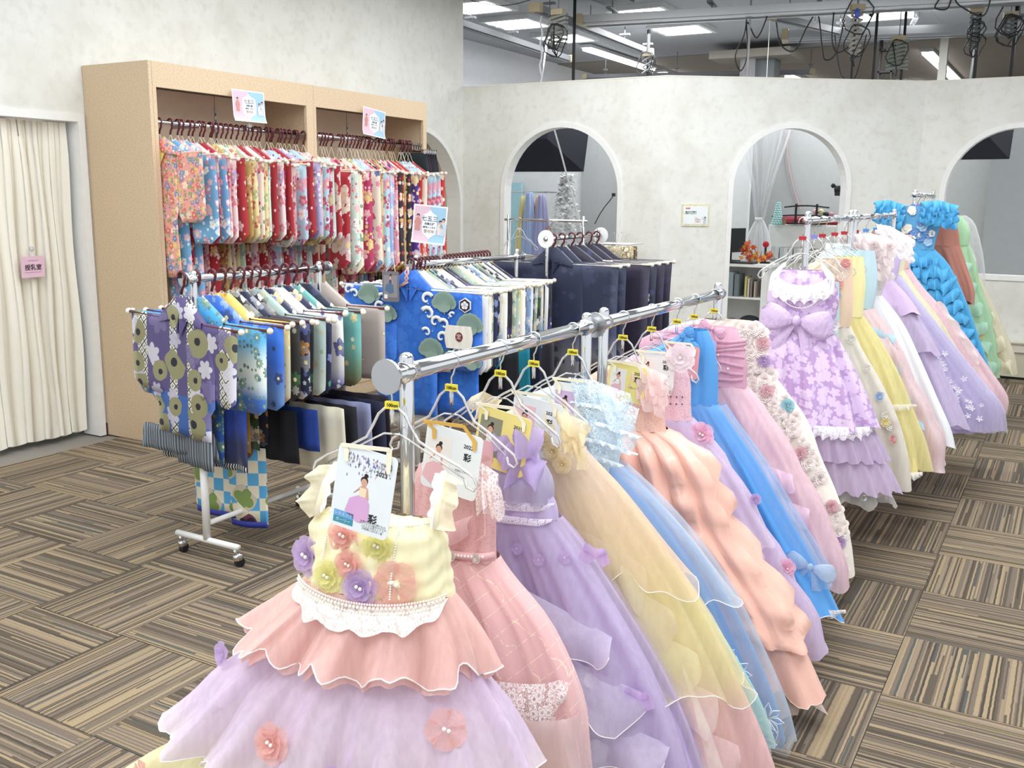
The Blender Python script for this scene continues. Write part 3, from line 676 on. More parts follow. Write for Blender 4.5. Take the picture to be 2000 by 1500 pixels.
HB = [hanger_meshes(.36, -.195), hanger_meshes(.365, -.2), hanger_meshes(.355, -.19)]
KB2 = [kimono_meshes(.42, -.2, .36, .62, .12, 14, .05, .012, .15), kimono_meshes(.40, -.195, .35, .60, .12, 15, .05, .012, .15)]; HB2 = [hanger_meshes(.425, -.2), hanger_meshes(.405, -.195)]
KC = [kimono_meshes(.46, -.15, .42, .70, .085, 21, .03, .010, .17), kimono_meshes(.45, -.16, .44, .78, .13, 22, .03, .010, .14)]
HC_ = [hanger_meshes(.465, -.15), hanger_meshes(.455, -.16)]
KN = [kimono_meshes(.46, -.17, .62, .95, .09, 33, .03, .014, .2), kimono_meshes(.56, -.17, .60, 1.0, .12, 34, .03, .014, .2)]
HN = [hanger_meshes(.46, -.17), hanger_meshes(.56, -.17)]
r1cols = ['purple medallion', 'sky blue and white pine', 'royal blue', 'yellow and cream', 'black crane', 'navy and silver', 'black crane', 'sage white', 'deep navy', 'white with blue hem', 'deep navy', 'teal green', 'midnight blue', 'warm grey']
ys = [.635, .715, .80, .86, .91, .97, 1.02, 1.07, 1.13, 1.19, 1.25, 1.31, 1.39, 1.50]
for i, (c, y) in enumerate(zip(r1cols, ys)):
    where = '%s from the front on the white-based rack' % ordi(i+1)
    ty = 0 if i == 0 else r3.choice((1, 2))
    x = .2; rz = r3.uniform(-.04, .04) if i else -.06
    KK, HH = (KB[ty], HB[ty]) if i == 0 or ty == 2 and i > 9 else ((KB2[0], HB2[0]) if i < 3 else (KB2[1], HB2[1]))
    put_kimono((x, y, 1.272), rz, KK, HH, BM[c], '%s boys kimono, %s' % (c, where), 'burgundy-hooked kimono hanger, %s' % where, 'boys kimonos on the white-based rack', 'hangers on the white-based rack', COLL[0 if i % 3 else 2] if i else BM[c], tilt=r3.uniform(-.02, .05) if i else .05, bar=DARKROD)
# trousers and cloths hanging below
def hanging(name, label, cat, x0, x1, y, z0, z1, mat, th=.009, folds=60, amp=.006, rz=0, hem=None, flare=0):
    t = MB(); xm = (x0+x1)/2; padded(t, lambda z: x0-xm-flare*(z0-z), lambda z: x1-xm+flare*(z0-z), 0, z1-z0, th, 18, 6, lambda x, z: amp*sin(x*folds+z*4))
    o = t.build(name, mat, None, True, (xm, y, z0)); o.rotation_euler.z = rz; tag(o, label, cat)
    if hem:
        h = MB(); padded(h, lambda z: x0-xm-flare*(z0-z1), lambda z: x1-xm+flare*(z0-z1), z1-z0+.02, z1-z0-.012, th*1.15, 18, 3, lambda x, z: amp*sin(x*folds+z*4)); h.build('hem', hem, o, True)
    return o
def stripe_mat(name, c1, c2, scale=70):
    a = N(name); s = a.n('SeparateXYZ', Vector=a.obj()); f = a.math('LESS_THAN', a.math('FRACT', a.math('MULTIPLY', s.outputs[0], scale)), .35)
    a.base(a.mix(f, rgb(c1), rgb(c2)), .8); return a.m
SG = stripe_mat('grey_pinstripe', '#4d545c', '#8d939a'); SB = stripe_mat('black_white_stripe', '#1a1c28', '#cfcfc9', 80)
hanging('hakama', 'grey pinstriped hakama under the purple kimono, left panel', 'trousers', .0, .19, .665, .60, .485, SG, flare=.2)
hanging('hakama', 'grey pinstriped hakama under the purple kimono, right panel', 'trousers', .10, .29, .66, .66, .44, SG, flare=.05, rz=-.2)
hanging('hakama', 'navy hakama with striped hem, left behind the pinstriped one', 'trousers', -.06, .20, .71, .66, .455, plain('navy_hakama', '#151b3c', .7), hem=SB)
hanging('hakama', 'royal navy hakama with striped hem under the sky blue kimono', 'trousers', .21, .43, .74, .72, .44, kimono_mat('navy_gradient_cloth', ['#2352b8', '#1d3d9b', '#15204f', '#15204f'], [], zr=(0, -.25)), hem=SB)
for i, (x0, x1, y, z1, c, lb) in enumerate([(.22, .46, .98, .42, '#14161f', 'black hakama behind the sky blue kimono'), (.30, .52, 1.05, .47, '#1f3f92', 'blue hakama beside the checked cloth'), (.30, .60, 1.14, .36, '#e3ddc6', 'cream hakama low on the white-based rack'),
        (.28, .62, 1.2, .40, '#12141e', 'black pleated hakama in the middle of the white-based rack'), (.3, .63, 1.28, .42, '#8a8eb0', 'grey lilac hakama on the white-based rack'), (.28, .66, 1.36, .36, '#141a33', 'midnight hakama near the far end of the white-based rack'), (.3, .6, 1.46, .38, '#23202a', 'charcoal hakama at the far post of the white-based rack')]):
    hanging('hakama', lb, 'trousers', x0, x1, y, .66, z1, plain('hakama_cloth_%s' % c[1:], c, .8), flare=.05, rz=r3.uniform(-.06, .06))
def checker_mat():
    a = N('blue_check_medallion_print'); v, z = xz(a)
    ck = a.n('TexChecker', Vector=a.vm('ADD', v, (0, 0, .5))); ck.inputs['Scale'].default_value = 17
    f = a.math('MULTIPLY', ck.outputs['Fac'], a.ramp(a.noise(v, 4, 0), [(.4, (0, 0, 0, 1)), (.41, (1, 1, 1, 1))]))
    c = a.mix(f, rgb('#e6e0c8'), rgb('#55a9db'))
    m, ce, k = flowers(a, v, 7.5, .6, 3.3, 1, .7); c = a.mix(m, c, a.ramp(k, [(0, '#8a5a3c'), (.35, '#7a4660'), (.7, '#cfc6ad')], 'CONSTANT'))
    m2, _, k = flowers(a, v, 7.5, .46, 3.3, 4, .7); c = a.mix(m2, c, a.ramp(k, [(0, '#d9d2c4'), (.35, '#3a3242'), (.7, '#7f9a54')], 'CONSTANT'))
    a.base(c, .6); return a.m
CK = checker_mat()
hanging('checked_cloth', 'blue and cream checked kimono skirt hanging lowest on the white-based rack, left half', 'kimono', -.08, .17, .90, .43, .14, CK, th=.007, folds=18, amp=.01, hem=plain('indigo_hem', '#2a3590', .6))
hanging('checked_cloth', 'blue and cream checked kimono skirt hanging lowest on the white-based rack, right half', 'kimono', .13, .32, .93, .47, .105, CK, th=.007, folds=24, amp=.012, hem=plain('indigo_hem', '#2a3590', .6), rz=.25)
# rack two
r2cols = ['bright blue wave', 'white', 'white', 'grey green', 'deep navy', 'navy and silver', 'turquoise band', 'white', 'black and violet', 'black and violet', 'grey green', 'sage white', 'multicoloured pale', 'white', 'navy and silver', 'slate blue', 'white', 'deep navy', 'grey green', 'black crane', 'turquoise band', 'midnight blue', 'white with blue hem', 'black and violet']
for i, c in enumerate(r2cols):
    y = 2.13+.96*i/(len(r2cols)-1); where = '%s from the front on the middle chrome rack' % ordi(i+1); ty = 0 if i == 0 else 1
    put_kimono((.283-(y-2.2)*.105, y, 1.257), .10+r3.uniform(-.03, .03) if i else .05, KC[ty], HC_[ty], BM[c], '%s boys kimono, %s' % (c, where), 'burgundy-hooked kimono hanger, %s' % where, 'boys kimonos on the middle rack', 'hangers on the middle rack', COLL[(0, 2, 5, 4)[i % 4]] if i else BM[c], tilt=r3.uniform(-.02, .02), bar=IVORY)
# printed motifs on the wave kimono
wk = [o for o in bpy.data.objects if o.name.startswith('kimono') and o.get('label', '').startswith('bright blue wave')][0]
def fan(mb, x, z, r, y=-.022):
    n = 7
    for k in range(n):
        a = PI*(.02+.96*(k+.5)/n); c = (x+r*.62*cos(a), z+r*.62*sin(a)); mb.add([(c[0]+r*.42*cos(b), y-.0006*k, c[1]+r*.42*sin(b)) for b in [2*PI*q/12 for q in range(12)]], [tuple(range(12))])
    mb.add([(x+r*.6*cos(b), y-.005, z+r*.5*sin(b)) for b in [2*PI*q/12 for q in range(12)]], [tuple(range(12))])
def needles(mb, x, z, r, y=-.0285):
    for k in range(22): a = PI*(.03+.94*k/21); mb.add([(x+r*.1*cos(a), y, z+r*.1*sin(a)), (x+r*.9*cos(a-.012), y, z+r*.9*sin(a-.012)), (x+r*.9*cos(a+.012), y, z+r*.9*sin(a+.012))], [(0, 1, 2)])
PINEC = plain('pine_grey_green', '#8ea79b', .6); PINED = plain('pine_dark_green', '#56716a', .6); WAVEC = plain('wave_white', '#eef2f3', .6)
for x, z, r in ((.225, -.225, .075), (.385, -.335, .080), (.145, -.485, .078), (-.26, -.21, .075), (-.14, -.31, .065), (-.39, -.45, .07), (.40, -.53, .06)):
    a, b = MB(), MB(); fan(a, x, z, r); needles(b, x, z, r); a.build('pine_motif', PINEC, wk); b.build('pine_needles', PINED, wk)
def curl(x, z, s, m=1):
    pts = [(x+m*s*(1-.9*t_)*cos(.5+5.2*t_), -.025, z+s*(1-.9*t_)*sin(.5+5.2*t_)) for t_ in [k/16 for k in range(17)]]
    return MB().tube(pts, [s*.27*(1-.75*k/16)+.002 for k in range(17)], 6)
for x, z, s, m in ((.115, -.20, .040, 1), (.125, -.28, .044, -1), (.17, -.32, .036, 1), (.225, -.33, .036, -1), (.27, -.36, .030, 1), (.21, -.40, .034, 1), (.115, -.38, .03, -1), (.35, -.52, .034, 1), (.28, -.54, .03, -1), (.27, -.275, .02, 1), (-.40, -.18, .034, 1), (-.36, -.20, .03, -1), (-.20, -.26, .032, 1), (-.17, -.21, .028, -1), (-.24, -.31, .03, 1), (.30, -.48, .03, 1), (.40, -.48, .026, -1)):
    q = curl(x, z, s, m); q.v = [(a, -.022+(b+.025)*.25, c) for a, b, c in q.v]; q.build('wave_motif', WAVEC, wk, True)
dd = MB()
for k in range(26): dd.ball((.10+.20*r3.random(), -.0225, -.19-.2*r3.random()), r3.uniform(.002, .0045), 6, 4, (1, .3, 1))
stuff(dd.build('spray_dots', WAVEC, wk))
MB().prism([(.355+.040*sin(PI/3*k), -.215+.040*cos(PI/3*k)) for k in range(6)], -.026, -.020).build('hexagon_crest', WAVEC, wk)
MB().prism([(.355+.034*sin(PI/3*k), -.215+.034*cos(PI/3*k)) for k in range(6)], -.028, -.020).build('crest_field', plain('crest_plum', '#3a2230', .6), wk)
cf = MB()
for k in range(5): a = 2*PI*k/5+PI/2; cf.add([(.355+.012*cos(a)+.0105*cos(b), -.029, -.215+.012*sin(a)+.0105*sin(b)) for b in [2*PI*q/10 for q in range(10)]], [tuple(range(10))])
cf.build('crest_flower', WAVEC, wk)
sl = MB(); sl.grid(lambda i, j: (.245+.15*i/8+.012*sin(j/6*PI)*((i-4)/4), -.029-.003*abs(sin(i*PI/2)), -.325-.125*j/6), 9, 7); sl.build('sail_motif', plain('sail_cream', '#ece8dc', .6), wk)
MB().prism([(.325+.022*cos(2*PI*k/16), -.385+.025*sin(2*PI*k/16)) for k in range(16)], -.0345, -.030).build('sail_crest', plain('crest_maroon', '#6d3236', .6), wk)
text_mesh('宝', .03, Matrix.Translation((.325, -.0355, -.385)) @ Matrix(((1, 0, 0), (0, 0, -1), (0, 1, 0))).to_4x4(), None, .001).build('sail_lettering', plain('crest_cream', '#cfa9a4', .6), wk)
bt = MB()
for k in range(9): a = r3.uniform(0, 6); fan(bt, .24+.017*k, -.485+.012*sin(k*2), .018, -.024)
bt.build('treasure_ship_hull', plain('hull_green', '#4d6a6c', .6), wk)
hanging('hakama', 'bright blue hakama with triangle print under the wave kimono, left half', 'trousers', .02, .26, 2.20, .9, .42, BM['bright blue wave'], flare=.02)
hanging('hakama', 'bright blue hakama with triangle print under the wave kimono, right half', 'trousers', .42, .66, 2.20, .80, .40, BM['bright blue wave'], flare=.02)
hanging('sash', 'cream sash hanging beside the post of the wave kimono rack', 'sash', .25, .33, 2.165, 1.08, .42, plain('cream_sash', '#e0d6bf', .7), folds=20)
for x0, x1, y, c, lb in [(.5, .78, 2.42, '#141720', 'black hakama below the middle rack'), (.45, .74, 2.62, '#1f8fa6', 'teal hakama below the middle rack'), (.4, .72, 2.8, '#1b2036', 'navy hakama below the middle rack'), (.35, .7, 3.0, '#3b3a44', 'charcoal hakama below the middle rack')]:
    hanging('hakama', lb, 'trousers', x0, x1, y, .8, .36, plain('hakama_cloth_%s' % c[1:], c, .8), flare=.03)
# rack three
for i, (y, c, ty) in enumerate([(3.24, 'plain navy crane', 0), (3.36, 'plain navy crane', 0), (3.5, 'dark plum', 1), (3.62, 'midnight blue', 1), (3.76, 'dark plum', 1), (3.88, 'dark plum', 1)]):
    where = '%s from the front on the rack with white discs' % ordi(i+1)
    put_kimono((.58, y, 1.368), 0, KN[ty], HN[ty], BM[c], 'large %s kimono, %s' % (c, where), 'dark-hooked kimono hanger, %s' % where, 'navy kimonos on the rack with white discs', 'hangers on the rack with white discs', COLL[5] if i % 2 else plain('navy_collar', '#141a36', .7), bar=IVORY)
for i, y in enumerate((3.18, 3.985)):
    o = MB().tube([(.56, y-.002, 1.35), (.56, y+.002, 1.35)], .055, 28).build('size_disc', WHITE); tag(o, 'white round size disc at the %s end of the navy kimono rack' % ('near', 'far')[i], 'disc')
# ---------------------------------------------------------------- dress helpers (local metres, origin at the rail, -y faces the aisle)
def ell(r): return (r[1]+r[2])/2, (r[2]-r[1])/2, (r[4]-r[3])/2, (r[4]+r[3])/2    # cx, hx, cy, hy
def row_at(rows, z):
    for a, b in zip(rows, rows[1:]):
        if a[0] >= z >= b[0]: f = (a[0]-z)/(a[0]-b[0]); return [p+(q-p)*f for p, q in zip(a, b)]
    return rows[-1] if z < rows[-1][0] else rows[0]
def front(rows, x, z, off=.008):
    cx, hx, cy, hy = ell(row_at(rows, z)); q = max(0, 1-((x-cx)/hx)**2)
    return Vector((x, cy-hy*sqrt(q)-off, z))
def shell(rows, n=140, m=16, k=9, amp=.02, hem=.012, seed=1, pinch=.35, top=0.0, lump=None, wav=1.0):
    r = random.Random(seed); ph = [r.random()*6.28 for _ in range(5)]
    cx, hx, cy, hy = ell(rows[-1]); K = 720; cum = [0]; pts = [(hx*cos(2*PI*i/K), hy*sin(2*PI*i/K)) for i in range(K+1)]
    for i in range(K): cum.append(cum[-1]+math.dist(pts[i], pts[i+1]))
    th = []; j = 0
    for i in range(n):
        s = cum[-1]*i/n
        while cum[j+1] < s: j += 1
        th.append(2*PI*(j+(s-cum[j])/(cum[j+1]-cum[j]))/K)
    mb = MB()
    def P(i, jj):
        t = jj/(m-1); rw = interp(rows, t); cx, hx, cy, hy = ell(rw); a = th[i]; s = i/n
        A = amp*(top+(1-top)*t)
        w1 = sin(2*PI*k*s+ph[0]+1.6*sin(2*PI*s*2+ph[3])); w2 = sin(2*PI*(k*2+1)*s+ph[1]+1.2*sin(2*PI*3*s)); w3 = sin(2*PI*(k*4+3)*s+ph[4]+sin(2*PI*5*s)*1.5)
        F = (w1 if w1 > 0 else w1*(1+pinch))*.72+.42*w2+.22*w3*(1.2-t*.6)
        nx, ny = cos(a)*hy, sin(a)*hx; l = sqrt(nx*nx+ny*ny) or 1
        d = A*1.45*F+(lump(s, t) if lump else 0)
        z = rw[0]+hem*t*t*sin(2*PI*k*wav*s+ph[2]+1)+hem*.5*t*t*sin(2*PI*(k*wav*2+3)*s)
        return (cx+hx*cos(a)+nx/l*d, cy+hy*sin(a)+ny/l*d, z)
    mb.grid(P, n, m, True)
    return mb, [P(i, m-1) for i in range(n)], [P(i, 0) for i in range(n)]
def ruffle(pts, wdir, width, waves, amp, out=(0, -1, 0), n=None, gather=0.0, taper=True, sd=[0]):
    """frill that follows a polyline; wdir fall direction, waves per whole length"""
    pts = [Vector(p) for p in pts]; cum = [0]
    for a, b in zip(pts, pts[1:]): cum.append(cum[-1]+(b-a).length)
    n = n or max(24, int(waves*8)); wd = Vector(wdir).normalized(); o = Vector(out).normalized(); mb = MB()
    def Q(u):
        s = u*cum[-1]
        for i in range(len(pts)-1):
            if cum[i+1] >= s-1e-9: f = (s-cum[i])/max(1e-9, cum[i+1]-cum[i]); return pts[i].lerp(pts[i+1], f)
        return pts[-1]
    rows_ = 5; sd[0] += 1; h = sd[0]*1.7; sh = (Q(1)-Q(0)).normalized()
    def P(i, j):
        u = i/(n-1); t = j/(rows_-1); w_ = sin(u*waves*2*PI+h+1.1*sin(u*waves*2.1+h*2))*(1+.3*sin(u*waves*3.3+h))+.25*sin(u*waves*4.7*PI+h)
        tp = min(1, 7*u+.15, 7*(1-u)+.15)**.6 if taper else 1
        return Q(u)+wd*(width*tp*t*(1+.16*sin(u*waves*PI*1.7+h)))+o*(amp*t**1.3*w_+gather*t+width*.14*sin(t*PI*.9))+sh*(amp*.5*t*cos(u*waves*2*PI+h))
    mb.grid(P, n, rows_); mb.edge = [P(i, rows_-1) for i in range(n)]; return mb
def frill(d, name, m, cord, *a, **k):
    mb = ruffle(*a, **k); o = mb.build(name, m, d, True)
    if cord: MB().tube(mb.edge, .0013, 4).build('edge_cord', cord, o, True)
    return o
_fl = {}
def flower_mesh(kind, seed=0):
    k = (kind, seed)
    if k in _fl: return _fl[k]
    r = random.Random(seed+hash(kind) % 97 if False else seed+len(kind)*13); mb = MB()
    layers = {'big': [(6, 1.0, .28), (5, .7, .5), (4, .42, .75)], 'flat': [(5, 1.0, .12)], 'small': [(5, 1, .3), (4, .55, .6)], 'rose': [(5, 1, .35), (4, .8, .6), (4, .55, .85), (3, .3, 1)]}[kind]
    for (n, rad, up) in layers:
        a0 = r.random()*6
        for p in range(n):
            a = a0+2*PI*p/n; wd = PI/n*1.25
            def P(i, j, a=a, wd=wd, rad=rad, up=up, s=r.random()):
                t = j/3; u = (i/4-.5)*2; q = rad*(t*(1-.16*u*u*t)); b = a+u*wd*(.35+.65*sin(min(1, t*1.1)*PI*.55))
                return (q*cos(b), -up*.5*t**1.6-.07*sin(u*4+s*6)*t-(.03 if up > .4 else 0), q*sin(b))
            mb.grid(P, 5, 4)
    me = mb.mesh('fabric_flower', None, True); _fl[k] = me; return me
PB = MB().ball((0, 0, 0), 1, 8, 6).mesh('pearl', PEARL, True)
FN = [0]
def flower(parent, pos, r, m, kind='big', nrm=(0, -1, 0), pearls=1, name='fabric_flower'):
    FN[0] += 1; q = Vector((0, -1, 0)).rotation_difference(Vector(nrm).normalized())
    o = inst(name, flower_mesh(kind, FN[0] % 5), m, parent, pos, None, (r, r, r)); o.rotation_mode = 'QUATERNION'; o.rotation_quaternion = q
    for i in range(pearls):
        inst('pearl', PB, None, o, (.12*cos(i*2.4)*(pearls > 1), -.3, .12*sin(i*2.4)*(pearls > 1)), None, (.1, .1, .1))
    return o
def beads(parent, pts, r, m=PEARL, name='pearl_string', step=None):
    pts = [Vector(p) for p in pts]; step = step or r*2.1; mb = MB(); acc = 0; last = pts[0]; mb.ball(last, r, 6, 4)
    for a, b in zip(pts, pts[1:]):
        L = (b-a).length; t = step-acc
        while t <= L: mb.ball(a.lerp(b, t/L), r, 6, 4); t += step
        acc = (L-(t-step))
    return stuff(mb.build(name, m, parent, True))
def bow(parent, pos, s, m, rot=0, name='bow'):
    mb = MB()
    for sd in (-1, 1):
        def P(i, j, sd=sd):
            u = j/9; a = 2*PI*i/12; h = (.10+.36*sin(u*PI*.62)**1.1); x = sd*(.06+.94*u); e = 1-max(0, u-.8)*2.4
            return (x, -.10+.16*sin(u*PI)*cos(a)*e-.02*sin(5*a), h*sin(a)*e*.9+.12*u*(-.2))
        mb.grid(P, 12, 10, True)
        def T(i, j, sd=sd):
            u = j/6; v = i/4-.5; return (sd*(.05+.42*u)+v*(.12+.30*u)*.8, -.03-.04*sin(u*3+v*4), -.05-.85*u+sd*v*.1)
        mb.grid(T, 5, 7)
    mb.ball((0, -.14, 0), .15, 10, 6, (.8, .8, 1))
    o = mb.build(name, m, parent, True, pos); o.scale = (s, s, s); o.rotation_euler = (0, rot, 0); return o
def corded(pts, r, closed=True): return MB().tube(pts, r, 4, False, closed)
YEL = plain('yellow_clip', '#f0dc2c', .4); INK = plain('black_ink', '#1a1a1c', .6); REDC = plain('red_clip', '#b3202c', .4); BLUC = plain('blue_clip', '#4f8fd0', .4); LAVC = plain('lavender_clip', '#8f86d0', .4)
RXZ = Matrix(((1, 0, 0), (0, 0, 1), (0, 1, 0))).to_4x4()
RXZ = Matrix(((1, 0, 0), (0, 0, -1), (0, 1, 0))).to_4x4()   # text upright in XZ, facing -Y
_ht = {}
def clear_hanger(label, loc, rz, clip=YEL, text='100cm', group=None, wide=.19, hookr=.0205):
    t = thing('dress_hanger', label, 'hanger', loc, rz, group)
    if wide not in _ht:
        h = MB(); pts = [(hookr*cos(a), 0, hookr*sin(a)-.02) for a in [PI*(1.08-k*1.42/14) for k in range(15)]]
        pts += [(.006, 0, -.052), (.0, 0, -.062), (0, 0, -.10)]
        h.tube(pts, .0021, 6)
        b = MB()
        for s in (-1, 1):
            b.tube([(0, 0, -.092), (s*.016, 0, -.094), (s*.032, 0, -.108), (s*.046, 0, -.135), (s*.062, 0, -.163), (s*.10, 0, -.184), (s*(wide-.03), 0, -.212), (s*wide, 0, -.232), (s*(wide+.008), 0, -.25), (s*wide, 0, -.262), (s*(wide-.016), 0, -.255), (s*(wide-.02), 0, -.238)], .0034, 6)
            b.tube([(0, 0, -.152), (s*.02, 0, -.152), (s*.05, 0, -.168), (s*.10, 0, -.196), (s*(wide-.022), 0, -.236)], .0024, 5)
        b.tube([(0, 0, -.09), (0, 0, -.128)], .0052, 8)
        _ht[wide] = (h.mesh('hook', CHROME, True), b.mesh('body', CLEAR, True), MB().box((0, 0, -.087), (.030, .010, .016)).mesh('size_clip', None))
    a, b, c = _ht[wide]
    inst('hook', a, None, t); inst('shoulder_frame', b, None, t); cl = inst('size_clip', c, clip, t)
    if text:
        if text not in _ht:
            _ht[text] = text_mesh(text, .0105, at_(RXZ, .003, -.0056, -.087), bold=.0004).mesh('size_print', INK)
        inst('size_print', _ht[text], None, cl)
    return t
def rrect(w, h, r, n=4):
    o = []
    for (sx, sy, a0) in ((1, 1, 0), (-1, 1, 90), (-1, -1, 180), (1, -1, 270)):
        for k in range(n+1): a = math.radians(a0+90*k/n); o.append((sx*(w/2-r)+r*cos(a), sy*(h/2-r)+r*sin(a)))
    return o
def girl_print(mb_skin, mb_hair, mb_top, mb_sk, cx, cz, s, y):
    def disc(mb, x, z, rx, rz, n=12, yy=0): mb.add([(cx+s*(x+rx*cos(2*PI*k/n)), y-yy, cz+s*(z+rz*sin(2*PI*k/n))) for k in range(n)], [tuple(range(n))])
    disc(mb_hair, 0, .13, .085, .09, yy=.0001); disc(mb_hair, .03, .24, .05, .045, yy=.0001); disc(mb_skin, 0, .09, .07, .085, yy=.0003)
    mb_skin.add([(cx+s*x, y-.0002, cz+s*z) for x, z in ((-.03, .02), (.03, .02), (.10, -.02), (.15, -.25), (.11, -.3), (.07, -.08), (-.07, -.08), (-.2, -.16), (-.21, -.2), (-.09, -.03))], [tuple(range(10))])
    mb_top.add([(cx+s*x, y-.0004, cz+s*z) for x, z in ((-.08, -.03), (.08, -.03), (.075, -.22), (-.075, -.22))], [(0, 1, 2, 3)])
    mb_sk.add([(cx+s*x, y-.0003, cz+s*z) for x, z in ((-.075, -.2), (.075, -.2), (.18, -.34), (.2, -.72), (-.05, -.8), (-.36, -.62), (-.28, -.32))], [tuple(range(7))])
SKIN = plain('printed_skin', '#d8a48c', .6); HAIR = plain('printed_hair', '#2a1f20', .6)
def card(label, loc, rz, tilt, w, h, col, rib, year, style, top=-.13, xo=0, glyph=True, group='photo cards on the near dress rack'):
    """laminated photo card hung from a hanger by a ribbon; origin at the hanger neck"""
    t = thing('photo_card', label, 'card', loc, rz, group, rot=(0, 0, rz)); M_ = Matrix.Translation((xo, 0, top-h/2)) @ Matrix.Rotation(tilt, 4, 'Y')
    y0 = 0
    sh = MB().prism(rrect(w, h, .012), -.0012, .0012).xf(M_).build('laminated_sheet', col, t)
    T = lambda x, z, y=-.0022: M_ @ Matrix.Translation((x, y, z)) @ RXZ
    rb = MB()
    for s in (-1, 1):
        p = M_ @ Vector((s*w*.36, -.004, h/2-.012)); q = Vector((s*.052, -.004, -.150))
        rb.add([q+Vector((-.006, 0, 0)), q+Vector((.006, 0, 0)), p+Vector((.006, 0, 0)), p+Vector((-.006, 0, 0)), p+Vector((.004, -.002, -.022)), p+Vector((-.004, -.002, -.022))], [(0, 1, 2, 3), (3, 2, 4, 5)])
    rb.box((0, -.004, -.153), (.105, .002, .008)); rb.build('ribbon', rib, t)
    tx = MB()
    if year: text_mesh(year, .013 if w < .16 else .015, T(w*.27, h*(.26 if style == 'full' else .30)), tx, bold=.0002)
    if glyph: text_mesh('彩', .020, T(w*(.27 if style != 'full' else .22), h*(.13 if style != 'full' else -.30)), tx, bold=.0006)
    if style == 'full':
        text_mesh('お母さまからの贈りもの\nプリンセスの夢をかなえる\nふわふわの花とレース\nお姫様になれる一着', .0052, T(w*.24, -h*.39), tx)
    else: text_mesh('可憐なスタイル', .006, T(w*.22, -h*.1), tx)
    tx.build('lettering', INK, t)
    a, b, c, d = MB(), MB(), MB(), MB()
    if style == 'full':
        girl_print(a, b, c, d, .0, h*.06, .098*h/.175, -.0016)
        L = MB(); rr = random.Random(4)
        for k in range(150):
            x = rr.uniform(-w*.36, w*.42); z = h*.46-abs(rr.gauss(0, 1))*h*.09-.05*h; s = rr.uniform(.0008, .002); L.add([(x-s, -.0015, z), (x, -.0015, z+s*2.2), (x+s, -.0015, z), (x, -.0015, z-s*2.2)], [(0, 1, 2, 3)])
        stuff(L.xf(M_).build('printed_wisteria', kimono_mat('wisteria_print', '#7f7fb5', ['#8b8cc4', '#8f9c86', '#c9a9b9'], 90, .9), t))
        MB().box((-w*.27, -.0016, -h*.34), (w*.34, .0006, h*.075)).xf(M_).build('blue_label', plain('label_blue', '#6aa6dc', .5), t)
        MB().box((-w*.27, -.0016, -h*.415), (w*.34, .0006, h*.075)).xf(M_).build('teal_label', plain('label_teal', '#3f93a8', .5), t)
        text_mesh('シルエット', .0085, T(-w*.27, -h*.34), MB()).build('white_lettering', WHITE, t); text_mesh('ガーリー', .0085, T(-w*.27, -h*.415), MB()).build('white_lettering', WHITE, t)
        mts = (plain('printed_cream', '#f2dcb8', .6), plain('printed_lilac', '#d8a9d3', .6))
    else:
        bgc = {'olive': '#8d8f78', 'lilac': '#cbb3dc', 'pale': '#eee9e4', 'pink': '#f0c9d0', 'red': '#d99aa0'}[style]
        MB().box((-w*.24, -.0015, h*.02), (w*.42, .0006, h*.66)).xf(M_).build('printed_photo', plain('photo_'+style, bgc, .5), t)
        girl_print(a, b, c, d, -w*.24, h*.08, .10*h/.15, -.0019); mts = (plain('printed_pale', '#eef0f2', .6), plain('printed_rose', '#e8b9c0', .6))
    for q, nm, mt in ((a, 'printed_figure', SKIN), (b, 'printed_hair', HAIR), (c, 'printed_bodice', mts[0]), (d, 'printed_skirt', mts[1])): q.xf(M_).build(nm, mt, t)
    return t
# rows are written in world heights and shifted to the rail
def rw(rows, zh): return [(z-zh,)+tuple(x) for z, *x in rows]
def grad(stops, zh): return [(z-zh, c) for z, c in stops]

# ---------------------------------------------------------------- the near rack and its dresses
RX, ZH = 2.15, 1.24
rack('chrome rack carrying the nearest pastel dresses', RX, -.47, .452, 1.218, 1.262, (.07, .055), disc=True, basetube=False, foot=.2, rb=.0195, rp=.0165, discr=.039)
rack('chrome rack carrying the blue, peach and cream dresses', RX, .575, 1.70, 1.218, 1.266, (.05, .05), disc=False, basetube=False, foot=.2, rb=.0195, rp=.0165)
def near(y): return (RX, y, ZH)
NEAR = {}
def dress(label, loc, rz=0, group=None):
    t = thing('dress', label, 'dress', loc, rz, group); return t
def layer(t, name, rows, m, k=9, amp=.02, hem=.012, seed=1, n=150, mm=16, rim=None, rimr=.0016, lump=None, top=0, label=None, pinch=.35):
    mb, last, first = shell(rows, n, mm, k, amp, hem, seed, pinch, top, lump)
    o = mb.build(name, m, t, True)
    if label: o['label'] = label
    if rim: corded(last, rimr).build('hem_cord', rim, o, True)
    return o, last, first
WC = fabric('white_cord', '#f6f0ea', .6, 0)
LACEW = lace('white_lace', '#f5f1ec', 95, .12, .1); LACEO = lace('white_open_lace', '#f4f1f0', 60, .09, .0)
